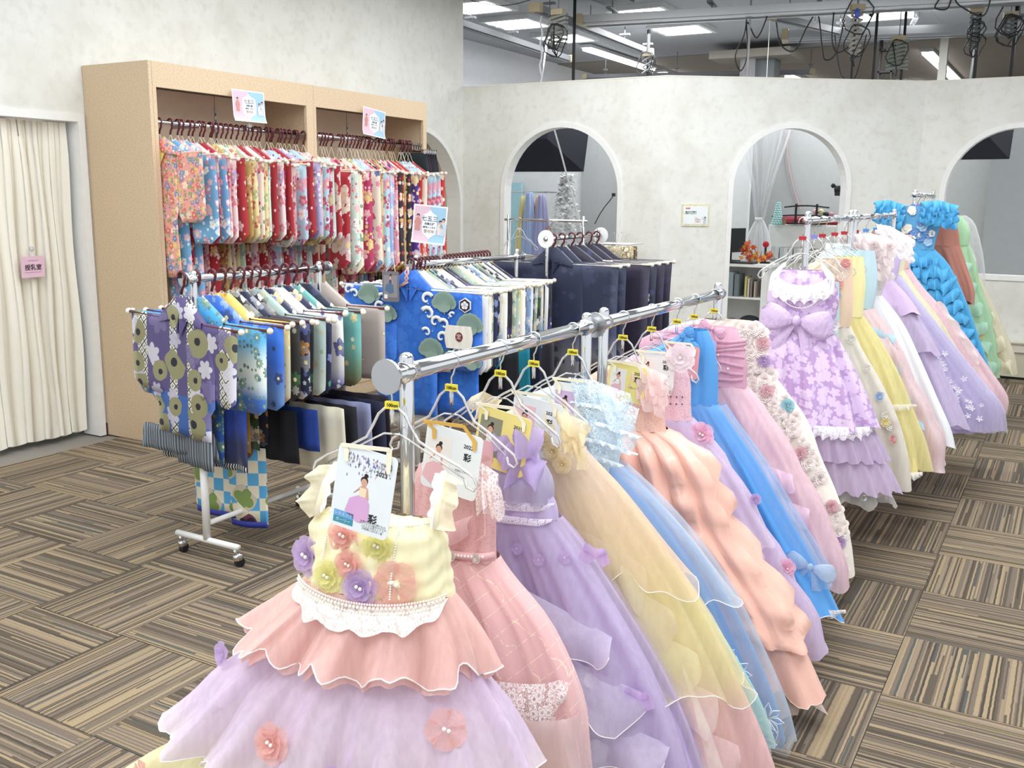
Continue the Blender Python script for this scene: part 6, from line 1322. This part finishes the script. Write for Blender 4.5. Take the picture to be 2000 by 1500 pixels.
def pantograph(label, x, y, z1, z0, wdt, n, loops, seed, col='#8d9490', ang=0):
    """folding scissor hanger: crossing flat arms, with its feed cable looped around"""
    t = thing('pantograph_hanger', label, 'scissor hanger', (x, y, z1), ang); r = random.Random(seed); m = plain('pantograph_'+col[1:], col, .5)
    MB().box((0, 0, .02), (.12, .08, .05)).build('trolley', plain('beige_cap', '#a89c80', .6), t)
    MB().tube([(0, 0, .03), (0, 0, HC-z1)], .006, 5).build('ceiling_rod', DGREY, t)
    dz = (z1-z0)/n
    for k in range(n):
        z = -dz*k
        for s in (-1, 1):
            MB().tube([(-wdt/2, s*.022, z-(0 if s > 0 else dz)), (wdt/2, s*.022, z-(dz if s > 0 else 0))], .011, 5).build('arm', m, t)
    for s in (-1, 1): MB().tube([(s*wdt/2, -.02, 0), (s*wdt/2, .02, 0)], .008, 5).build('pin', DGREY, t)
    for q in range(loops):
        pts = []; a0 = r.random()*6; R_ = r.uniform(.05, .13); zc = -r.uniform(.1, 1.0)*(z1-z0)
        for k in range(15): a = a0+k*.5; pts.append((R_*cos(a)+.02*sin(3*a), -.05-.02*q, zc+R_*1.3*sin(a)))
        pts += [(r.uniform(-.05, .05), -.05, -(z1-z0)*1.1), (0, -.02, -(z1-z0)*1.25)]
        MB().tube(pts, .006, 5).build('cable', CAB, t, True)
    return t
pantograph('compressed scissor hanger with tangled cable on the black pole left of the first arch', -1.0, 6.3, 3.28, 2.98, .18, 8, 3, 1, '#8f948c')
pole('black light pole at the upper left, above the first arch', -1.02, 6.68, 3.30, 2.5)
pantograph('open scissor hanger with blue knob, above the second arch', 1.45, 7.52, 3.32, 2.92, .10, 9, 2, 2, '#a5a39c', .4)
o = MB().ball((1.46, 7.46, 3.28), .028, 10, 6, (.8, .8, 1.6)).build('blue_knob', plain('cobalt_knob', '#3d55c8', .4)); tag(o, 'cobalt blue knob on top of the open scissor hanger', 'knob')
pantograph('folded grey scissor hanger behind the open one', 1.72, 8.2, 3.12, 2.86, .20, 7, 1, 3, '#7f877f')
pole('thin black pole below the open scissor hanger', 1.55, 7.95, 2.95, 2.3, .014)
pole('second black pole below the folded scissor hanger', 1.75, 8.3, 2.9, 2.3, .014)
pantograph('grey scissor hanger with looped cables near the upper right corner', 2.40, 8.0, 3.30, 2.98, .09, 8, 3, 4, '#6f7678', .3)
pole('black pole under the right scissor hanger', 2.42, 8.15, 3.0, 2.4, .016)
pantograph('cable-draped scissor hanger at the far upper right', 2.68, 8.1, 3.25, 3.1, .10, 4, 4, 5, '#6f7678', .2)
pole('black pole at the far upper right', 2.72, 8.2, 3.05, 2.4, .018)
pantograph('small scissor hanger with black light head above the partition bend', -1.18, 8.95, 3.25, 3.05, .12, 3, 2, 6, '#7a7d7e')
pole('short black pole at the partition bend', -1.2, 9.0, 3.1, 2.6, .02)
pole('slim grey pole in the middle of the upper opening', .46, 7.5, 3.6, 2.3, .010, plain('grey_pole', '#a9abab', .5))
o = MB().tube([(-1.77+.015*sin(k*1.7), 7.4, 3.6-k*.06) for k in range(14)]+[(-1.6, 7.35, 2.7), (-1.54, 7.3, 2.31), (-1.45, 7.3, 2.05), (-1.38, 7.3, 1.83), (-1.30, 7.3, 1.6), (-1.22, 7.3, 1.37), (-1.16, 7.3, 1.0)], .009, 6).build('twisted_rope', plain('white_cord_plastic', '#dfe1e4', .5), None, True); tag(o, 'white twisted cord hanging from the ceiling through the first arch', 'cord')
def loop_cable(label, pts, r=.007, m=CAB):
    v = []; n = len(pts)-1
    for k in range(n*8+1): v.append(interp([tuple(p) for p in pts], k/(n*8)))
    o = MB().tube(v, r, 5).build('hanging_cable', m, None, True); tag(o, label, 'cable')
loop_cable('black cable dropping in loops left of the slim grey pole', [(.40, 7.6, 3.45), (.38, 7.6, 3.2), (.30, 7.6, 3.0), (.36, 7.6, 2.85), (.42, 7.6, 3.0), (.40, 7.6, 3.3), (.50, 7.6, 3.15), (.58, 7.6, 3.3), (.6, 7.6, 3.42)])
loop_cable('black cable sagging under the nearer cross rail', [(.6, 7.9, 3.35), (.66, 7.9, 3.12), (.8, 7.9, 3.05), (.9, 7.9, 3.25), (1.0, 7.9, 3.38), (1.06, 7.9, 3.1), (1.1, 7.9, 2.95), (1.2, 7.9, 3.0), (1.26, 7.9, 3.3)])
loop_cable('long black cable looping down to the partition top', [(.98, 8.8, 3.32), (1.02, 8.8, 3.1), (1.08, 8.8, 2.9), (1.2, 8.8, 2.85), (1.26, 8.8, 3.05), (1.3, 8.8, 3.3)])
loop_cable('black cable rising to the open scissor hanger', [(1.2, 7.7, 3.36), (1.2, 7.7, 3.1), (1.26, 7.7, 2.98), (1.38, 7.7, 3.05), (1.42, 7.7, 3.2)])
loop_cable('thin wire crossing the ceiling at the upper left', [(-2.15, 6.6, 3.55), (-1.7, 6.5, 3.45), (-1.3, 6.45, 3.48)], .004)
loop_cable('black coil hanging at the top right edge', [(2.15, 7.6, 3.4), (2.1, 7.6, 3.3), (2.2, 7.6, 3.28), (2.24, 7.6, 3.38), (2.3, 7.6, 3.3), (2.5, 7.6, 3.2), (2.55, 7.6, 3.4)])
t = thing('air_conditioner', 'beige ceiling box with a grey column and plastic film below', 'air conditioner', (-.48, 11, 3.45))
MB().box((0, 0, 0), (1.05, .8, .10)).build('canopy', plain('beige_canopy', '#a7a096', .7), t); MB().box((.14, 0, -.75), (.26, .3, 1.4)).build('column', plain('grey_column', '#777c7e', .7), t); 
mb = MB(); mb.grid(lambda i, j: (-.15+.2*i/10, -.25+.02*sin(i*2.2), -.05-1.2*j/6), 11, 7); mb.build('plastic_film', tulle('film', '#d5d0da', .6), t, True)
t = thing('black_bracket', 'black open frame bracket hanging right of the scissor hangers', 'frame', (1.14, 11, 3.05)); mb = MB()
for s in (-1, 1):
    for q in (-1, 1): mb.box((s*.075, q*.06, .08), (.02, .02, .95))
MB().box((0, 0, .38), (.17, .14, .02)).build('top_plate', BLACK, t); MB().box((0, 0, .12), (.17, .14, .02)).build('mid_plate', BLACK, t); mb.build('uprights', BLACK, t)
tag(MB().box((1.79, 11, 1.8), (.09, .09, 3.6)).build('hall_column', plain('pale_column', '#b6b4ad', .7)), 'slim pale column at the right of the far hall', 'column')
for x, y, z in ((-.9, 7.2, 3.57), (-1.9, 6.3, 3.57)):
    o = MB().box((x, y, z), (.34 if z > 3.5 else .1, .5, .03)).build('ceiling_vent', DGREY); tag(o, 'flat dark ceiling vent near the %s dark rail' % ('inner' if x > -1 else 'outer'), 'vent')
o = MB().tube([(-.9, 6.9, 3.595), (-.9, 6.9, 3.56)], .05, 14).build('smoke_detector', IVORY); tag(o, 'round smoke detector on the ceiling beside the dark rail', 'detector')
t = thing('security_camera', 'white ceiling camera mount in front of the right ceiling light', 'camera', (1.35, 8.75, 3.5)); MB().box((0, 0, .03), (.14, .1, .08)).build('mount', WHITE, t); MB().ball((0, -.04, -.02), .03, 10, 6).build('lens', BLACK, t)

# ---------------------------------------------------------------- behind the arches
def softbox(label, x, y, z, w_, h_, dp, rz, rx=0):
    t = thing('softbox', label, 'softbox', (x, y, z), rot=(rx, 0, rz)); c = plain('black_softbox_cloth', '#0d1426', .6)
    mb = MB(); s = .3; vs = [(-w_/2, 0, -h_/2), (w_/2, 0, -h_/2), (w_/2, 0, h_/2), (-w_/2, 0, h_/2)]; v2 = [(a*s, -dp, b*s) for a, _, b in vs]
    for k in range(4): mb2 = MB().add([vs[k], vs[(k+1) % 4], v2[(k+1) % 4], v2[k]], [(0, 1, 2, 3)]); mb2.build('side_panel', c, t)
    MB().add(v2, [(0, 1, 2, 3)]).build('back_panel', c, t); MB().add([(a, .01, b) for a, _, b in vs], [(3, 2, 1, 0)]).build('diffuser', WHITE, t)
    MB().box((-.12, -dp-.02, -.02), (.05, .03, .07)).build('speed_ring', DGREY, t); MB().tube([(0, -dp-.02, 1.5), (0, -dp-.02, 0)], .012, 8).build('arm', STEEL, t, True)
softbox('black softbox seen at the top of the first arch', -2.22, 8.4, 2.28, 1.05, .78, .35, .1, -.3)
softbox('black softbox seen at the top of the third arch', 2.36, 8.9, 2.38, .80, .74, .3, -.1, -.25)
# white tree
t = thing('white_christmas_tree', 'white artificial christmas tree seen through the first arch', 'tree', (-2.14, 8.8, 0)); r7 = random.Random(77)
MB().tube([(0, 0, 0), (0, 0, 1.8)], .02, 6).build('trunk', plain('white_trunk', '#d4d4d4', .7), t); lf = MB()
for k in range(1100):
    z = .35+1.55*r7.random()**.8; rad = (1.95-z)*.23*r7.uniform(.5, 1.05)+.02; a = r7.random()*6.3; c = Vector((rad*cos(a), rad*sin(a), z)); d1 = Vector((cos(a+r7.gauss(0, .8)), sin(a+r7.gauss(0, .8)), r7.gauss(-.1, .5))).normalized()*r7.uniform(.05, .10); d2 = d1.cross(Vector((0, 0, 1))).normalized()*.018
    lf.add([c-d2, c+d1*.5-d2*1.5, c+d1, c+d1*.5+d2*1.5], [(0, 1, 2, 3)])
stuff(lf.build('white_foliage', plain('white_leaves', '#f6f7f8', .7), t))
def gown(label, x, y, z1, z0, w0, w1, col):
    mb, _, _ = shell([(z1, x-w0, x+w0, -y+.03, y+.03), (z1-.08, x-w0*1.6, x+w0*1.6, -y+.05, y+.05), (z0, x-w1, x+w1, -y+.08, y+.08)], 50, 10, 7, .015, .01, int(x*100) % 50)
    o = mb.build('hanging_gown', fabric('gown_%s' % col[1:], col, .7), None, True); tag(o, label, 'dress')
gown('pale yellow gown hanging behind the first arch', -2.78, 8.85, 1.62, .9, .02, .10, '#efe08c')
gown('periwinkle gown hanging behind the first arch', -2.66, 8.8, 1.66, .85, .03, .12, '#93aee0')
gown('peach gown hanging behind the first arch', -2.56, 8.86, 1.62, .9, .02, .10, '#e8ac92')
gown('lilac blue gown hanging behind the first arch', -2.48, 8.8, 1.63, .85, .03, .12, '#9b9fd8')
gown('orange gown low behind the first arch', -2.36, 8.82, 1.25, .8, .03, .09, '#e59a63')
o = MB().tube([(-2.95, 8.85, 1.67), (-2.3, 8.85, 1.67)], .01, 8).build('wall_rail', CHROME); tag(o, 'short wall rail holding the pastel gowns', 'rail')
tag(MB().box((-3.30, 9.6, 1.0), (.16, .04, 1.6)).build('pale_blue_panel', plain('powder_blue_panel', '#a9d3dd', .6)), 'narrow pale blue panel at the left inside the first arch', 'panel')
# steel stand in front of the first arch
t = thing('garment_stand', 'low chrome garment stand in front of the first arch', 'rack', (-.36, 4.9, 0)); 
for x in (-.345, .345): MB().tube([(x, 0, .05), (x, 0, 1.46)], .012, 10).build('post', CHROME, t, True); MB().tube([(x, -.2, .05), (x, .2, .05)], .012, 8).build('foot', CHROME, t, True)
MB().tube([(-.38, 0, 1.42), (.38, 0, 1.42)], .011, 10).build('hanging_bar', CHROME, t, True)
h = clear_hanger('clear hanger alone on the low chrome stand', (-.60, 4.9, 1.435), .3, CLEAR, None, None, .15)
t = thing('skirt_hanger', 'row of folded brocade obi sashes on clip hangers above the navy kimonos', 'hanger', (.62, 4.15, 1.36))
for k in range(4):
    m = kimono_mat('brocade_%d' % k, ['#b7aa8d', '#8c8270', '#cbbf9d', '#4c4038'][k], ['#e3dcc4', '#6b5c48', '#a58a56'], 22, .5)
    hanging('obi_sash', 'folded brocade obi, %s from the front above the navy kimonos' % ordi(k+1), 'sash', .45, .72, 4.05+.07*k, 1.27, 1.12, m, folds=20)
    MB().tube([(-.15, -.1+.07*k, -.07), (.14, -.1+.07*k, -.07)], .003, 5).tube([(0, -.1+.07*k, .0), (.01, -.1+.07*k, .012), (.018, -.1+.07*k, -.01), (0, -.1+.07*k, -.07)], .002, 5).build('wire', CLEAR, t)
tag(MB().tube([(.05-.45, 4.6, .95), (.05-.45, 4.6, 1.05), (.05-.45, 4.6, 1.06)], [.03, .03, .012], 14).tube([(-.40, 4.6, 1.06), (-.40, 4.6, 1.10), (-.37, 4.6, 1.10)], .006, 6).build('pump_bottle', plain('navy_bottle', '#1c2a55', .3)), 'dark blue pump bottle standing behind the navy kimonos', 'bottle')
tag(MB().box((-.40, 4.65, .475), (.3, .3, .95)).build('side_stand', WHITE), 'white side stand under the pump bottle', 'stand')
# bookcase and desk beyond the second arch
t = thing('bookcase', 'white open bookcase just inside the second arch', 'shelf', (.33, 8.3, 0))
for nm, c, dd in (('side_panel', (-.27, 0, .45), (.025, .34, .9)), ('side_panel', (.24, 0, .45), (.06, .34, .9)), ('top', (0, 0, .91), (.60, .36, .03)), ('shelf', (0, 0, .56), (.52, .32, .022)), ('shelf', (0, 0, .18), (.52, .32, .022)), ('back_panel', (0, .165, .45), (.56, .01, .88))): MB().box(c, dd).build(nm, WHITE, t)
for x, hgt, c, wd_, tl_ in ((.14, .22, '#3b3c40', .02, 0), (.20, .26, '#8f9aa0', .06, .05), (.27, .24, '#6f7a80', .05, .0), (.37, .22, '#c9c07a', .02, .15), (.40, .20, '#c8bfb4', .02, .2), (.43, .18, '#8b8078', .015, .25), (.47, .17, '#b7aca2', .015, .28)):
    o = MB().box((x, 8.24, .572+hgt/2), (wd_, .2, hgt)).build('file_folder', plain('folder_'+c[1:], c, .7)); tag(o, 'upright folder %s in the white bookcase, %s' % ({'#3b3c40': 'charcoal', '#8f9aa0': 'pale grey wide', '#6f7a80': 'slate grey', '#c9c07a': 'yellowish', '#c8bfb4': 'beige leaning', '#8b8078': 'brown leaning', '#b7aca2': 'light leaning'}[c], 'upper shelf'), 'folder')
for x, z, rr_, c, nm in ((.22, .27, .1, '#55504e', 'grey'), (.42, .30, .12, '#2b3036', 'black'), (.45, .235, .08, '#7c7468', 'taupe')):
    o = MB().ball((x, 8.2, z), rr_, 14, 8, (1, .8, .62)).build('soft_bag', plain('bag_'+c[1:], c, .8), None, True); tag(o, '%s soft bag on the lower shelf of the white bookcase' % nm, 'bag')
t = thing('monitor', 'black computer monitor edge at the left inside the second arch', 'monitor', (.13, 8.3, .925), 1.2); MB().box((0, 0, .02), (.2, .14, .012)).build('base', BLACK, t); MB().box((0, 0, .1), (.03, .03, .16)).build('neck', BLACK, t); MB().box((0, -.02, .24), (.42, .03, .26)).build('screen', plain('screen_black', '#22262b', .3), t)
o = MB().box((.30, 8.22, .935), (.28, .2, .016)).build('laptop', plain('dark_laptop', '#23252a', .4)); tag(o, 'closed dark laptop on top of the white bookcase', 'laptop')
t = thing('maple_branch', 'orange maple leaf branch lying on the white bookcase', 'leaves', (.44, 8.3, .94)); me_ = None; st_ = MB(); ml = MB()
pts = []
for k in range(11): a = 2*PI*k/11; rr_ = 1 if k % 2 == 0 else .42; pts.append((rr_*sin(a), -.04*(k % 2), rr_*cos(a)))
mm_ = MB().add(pts, [tuple(range(11))]).mesh('maple_leaf', None); oc = [plain('maple_orange', '#dd6f3a', .6), plain('maple_red', '#c44434', .6), plain('maple_amber', '#dd9a3a', .6)]
for k in range(46):
    x = r7.uniform(-.19, .15); z = .015+r7.random()*max(.03, .22-abs(x+.1)*1.3 if x < .05 else .10); inst('maple_leaf', mm_, oc[k % 3], t, (x, r7.uniform(-.06, .05), z), (r7.uniform(-.4, .4), r7.uniform(-3, 3), r7.uniform(-.5, .5)), (.032,)*3)
for k in range(4): st_.tube([(0, 0, 0), (-.05+.04*k, 0, .08), (-.12+.08*k, 0, .16-.02*k)], .003, 4)
st_.build('twigs', plain('maple_twig', '#6b4a35', .7), t)
t = thing('white_cabinet', 'white low cabinet with a two-door top behind the second arch', 'cabinet', (.62, 9.62, 0))
MB().box((0, .1, 1.18), (.86, .3, .27)).build('upper_box', WHITE, t); MB().box((0, .1, .45), (.9, .34, .86)).build('lower_box', WHITE, t); MB().box((-.2, -.056, 1.18), (.42, .012, .25)).build('door', plain('white_door', '#dfe0dd', .5), t); MB().box((.23, -.056, 1.18), (.42, .012, .25)).build('door', plain('white_door', '#dfe0dd', .5), t); MB().box((0, .24, .97), (.9, .02, .2)).build('back_panel', WHITE, t)
for k in range(6):
    o = MB().box((.32+.055*k, 9.58, .97), (.045, .14, .15), r7.uniform(-.1, .1)).build('paper_packet', plain('packet_%d' % (k % 3), ['#d7d9d8', '#c3c8ca', '#e3e2de'][k % 3], .7)); tag(o, 'white paper packet, %s from the left in the tray behind the second arch' % ordi(k+1), 'packet', 'paper packets in the tray')
o = MB().box((.47, 9.52, .905), (.40, .2, .03)).build('wire_tray', STEEL); tag(o, 'wire tray of white packets behind the second arch', 'tray')
t = thing('sword_stand', 'black stand with two curved display swords behind the second arch', 'sword stand', (.62, 9.58, 1.32))
for z, x0, x1, cc in ((.20, -.26, .26, '#1c1616'), (.09, -.40, .34, '#221a1c')): MB().tube([(x0+(x1-x0)*k/10, 0, z+.02*sin(PI*k/10)) for k in range(11)], .010, 6).build('sword', plain('lacquer_'+cc[1:], cc, .3), t, True)
for x in (-.12, .12): MB().box((x, .0, .12), (.02, .03, .24)).build('upright', BLACK, t)
MB().box((0, 0, .012), (.4, .12, .02)).build('base', BLACK, t)
o = MB().tube([(.22, 9.72, 1.365), (1.0, 9.72, 1.365)], .045, 12).build('red_cloth_roll', plain('dark_red_roll', '#8e2230', .6), None, True); tag(o, 'dark red cloth roll behind the display swords', 'cloth roll')
for k, (x, c, nm) in enumerate(((.72, '#e8b4bf', 'pink'), (.78, '#d9d2a0', 'olive'), (.84, '#24272c', 'black'), (.90, '#b08a94', 'mauve'))):
    o = MB().ball((x, 9.62, 1.47 if k < 2 else 1.44), .035, 8, 6).build('ornament', plain('ornament_'+c[1:], c, .6), None, True); tag(o, '%s small ornament among the swords behind the second arch' % nm, 'ornament')
t = thing('scale_tree', 'pale teal scale-patterned cone tree on the white cabinet', 'cone tree', (.31, 9.5, 1.315)); MB().tube([(0, 0, 0), (0, 0, .28)], [.062, .012], 14).build('core', plain('teal_core', '#7fb9ba', .6), t)
sm = MB().add([(-.014, 0, 0), (-.012, -.004, -.014), (0, -.006, -.022), (.012, -.004, -.014), (.014, 0, 0)], [(0, 1, 2, 3, 4)]).mesh('scale', None)
for j in range(10):
    z = .265-.026*j; rr_ = .014+.0505*j/9+.004
    for k in range(5+j):
        a = 2*PI*(k+.5*(j % 2))/(5+j); inst('scale', sm, plain('pale_teal_scale', '#b5dcd9', .5), t, (rr_*sin(a), -rr_*cos(a), z), (0, 0, a))
o = MB().tube([(.40, 9.45, 1.315), (.40, 9.45, 1.40)], [.018, .026], 12).build('paper_cup', plain('cup_brown', '#8a6c58', .6)); tag(o, 'brown paper cup beside the teal cone tree', 'cup')
# tulle canopy gathered with a tassel
t = thing('tulle_canopy', 'white tulle drape gathered low, seen through the second arch', 'drape', (.14, 9.3, 0))
mb, _, _ = shell([(2.42, -.30, .32, .08, .08), (2.2, -.22, .26, .07, .07), (1.8, -.10, .14, .05, .05), (1.38, -.025, .045, .02, .02)], 60, 14, 9, .02, 0, 5, top=.6); mb.build('upper_drape', tulle('white_tulle', '#e3e5e8', .3), t, True)
mb, _, _ = shell([(1.38, -.025, .045, .02, .02), (1.3, -.07, .09, .05, .05), (1.15, -.13, .14, .08, .08), (.95, -.15, .16, .09, .09)], 60, 12, 9, .012, .01, 6, top=.4); mb.build('lower_bunch', tulle('white_tulle_dense', '#dddfe2', .65), t, True); MB().tube([(-.03, -.03, 1.38), (.05, -.03, 1.385)], .02, 8).build('tie', WHITE, t); MB().tube([(0, 0, 2.4), (0, 0, HC)], .004, 6).build('cord', WHITE, t)
o = MB(); o.grid(lambda i, j: (.16+.06*i/5+.14*(j/10)**2*1.6, 10.14+.01*sin(i*2), 2.45-.95*j/10), 6, 11); o = o.build('pink_drape', tulle('faint_pink_drape', '#e3c6c8', .45), None, True); tag(o, 'faint pink gauze strip curving down behind the tulle', 'drape')
o = MB().ball((.50, 8.37, 1.13), .035, 10, 7).build('red_pompom', plain('red_pompom', '#b8212f', .8), None, True); tag(o, 'dark red pompom above the maple leaves', 'pompom')
tag(MB().tube([(.50, 8.37, .93), (.50, 8.37, 1.11)], .012, 6).box((.50, 8.37, .935), (.1, .06, .02)).build('pompom_stand', BLACK), 'black stem holding the red pompom', 'stand')
t = thing('studio_flash', 'black studio flash clamped beside the second arch', 'lamp', (1.27, 8.2, 1.72)); MB().tube([(-.05, 0, -.01), (.05, 0, .0)], .04, 12).build('head', BLACK, t, True); MB().box((.02, 0, -.05), (.13, .06, .04)).build('bracket', BLACK, t); MB().tube([(.03, 0, 0), (.03, 0, HC-1.72)], .012, 8).build('stem', BLACK, t); MB().ball((-.07, 0, .03), .024, 8, 6).build('knob', BLACK, t)
o = MB().tube([(-.445, 6.43, 1.63), (-.46, 6.42, 1.60), (-.52, 6.4, 1.52), (-.56, 6.38, 1.45), (-.60, 6.36, 1.36)], .005, 6).box((-.445, 6.435, 1.635), (.03, .02, .03)).build('wall_cable', CAB); tag(o, 'thin black cable from a white clip on the right jamb of the first arch', 'cable')
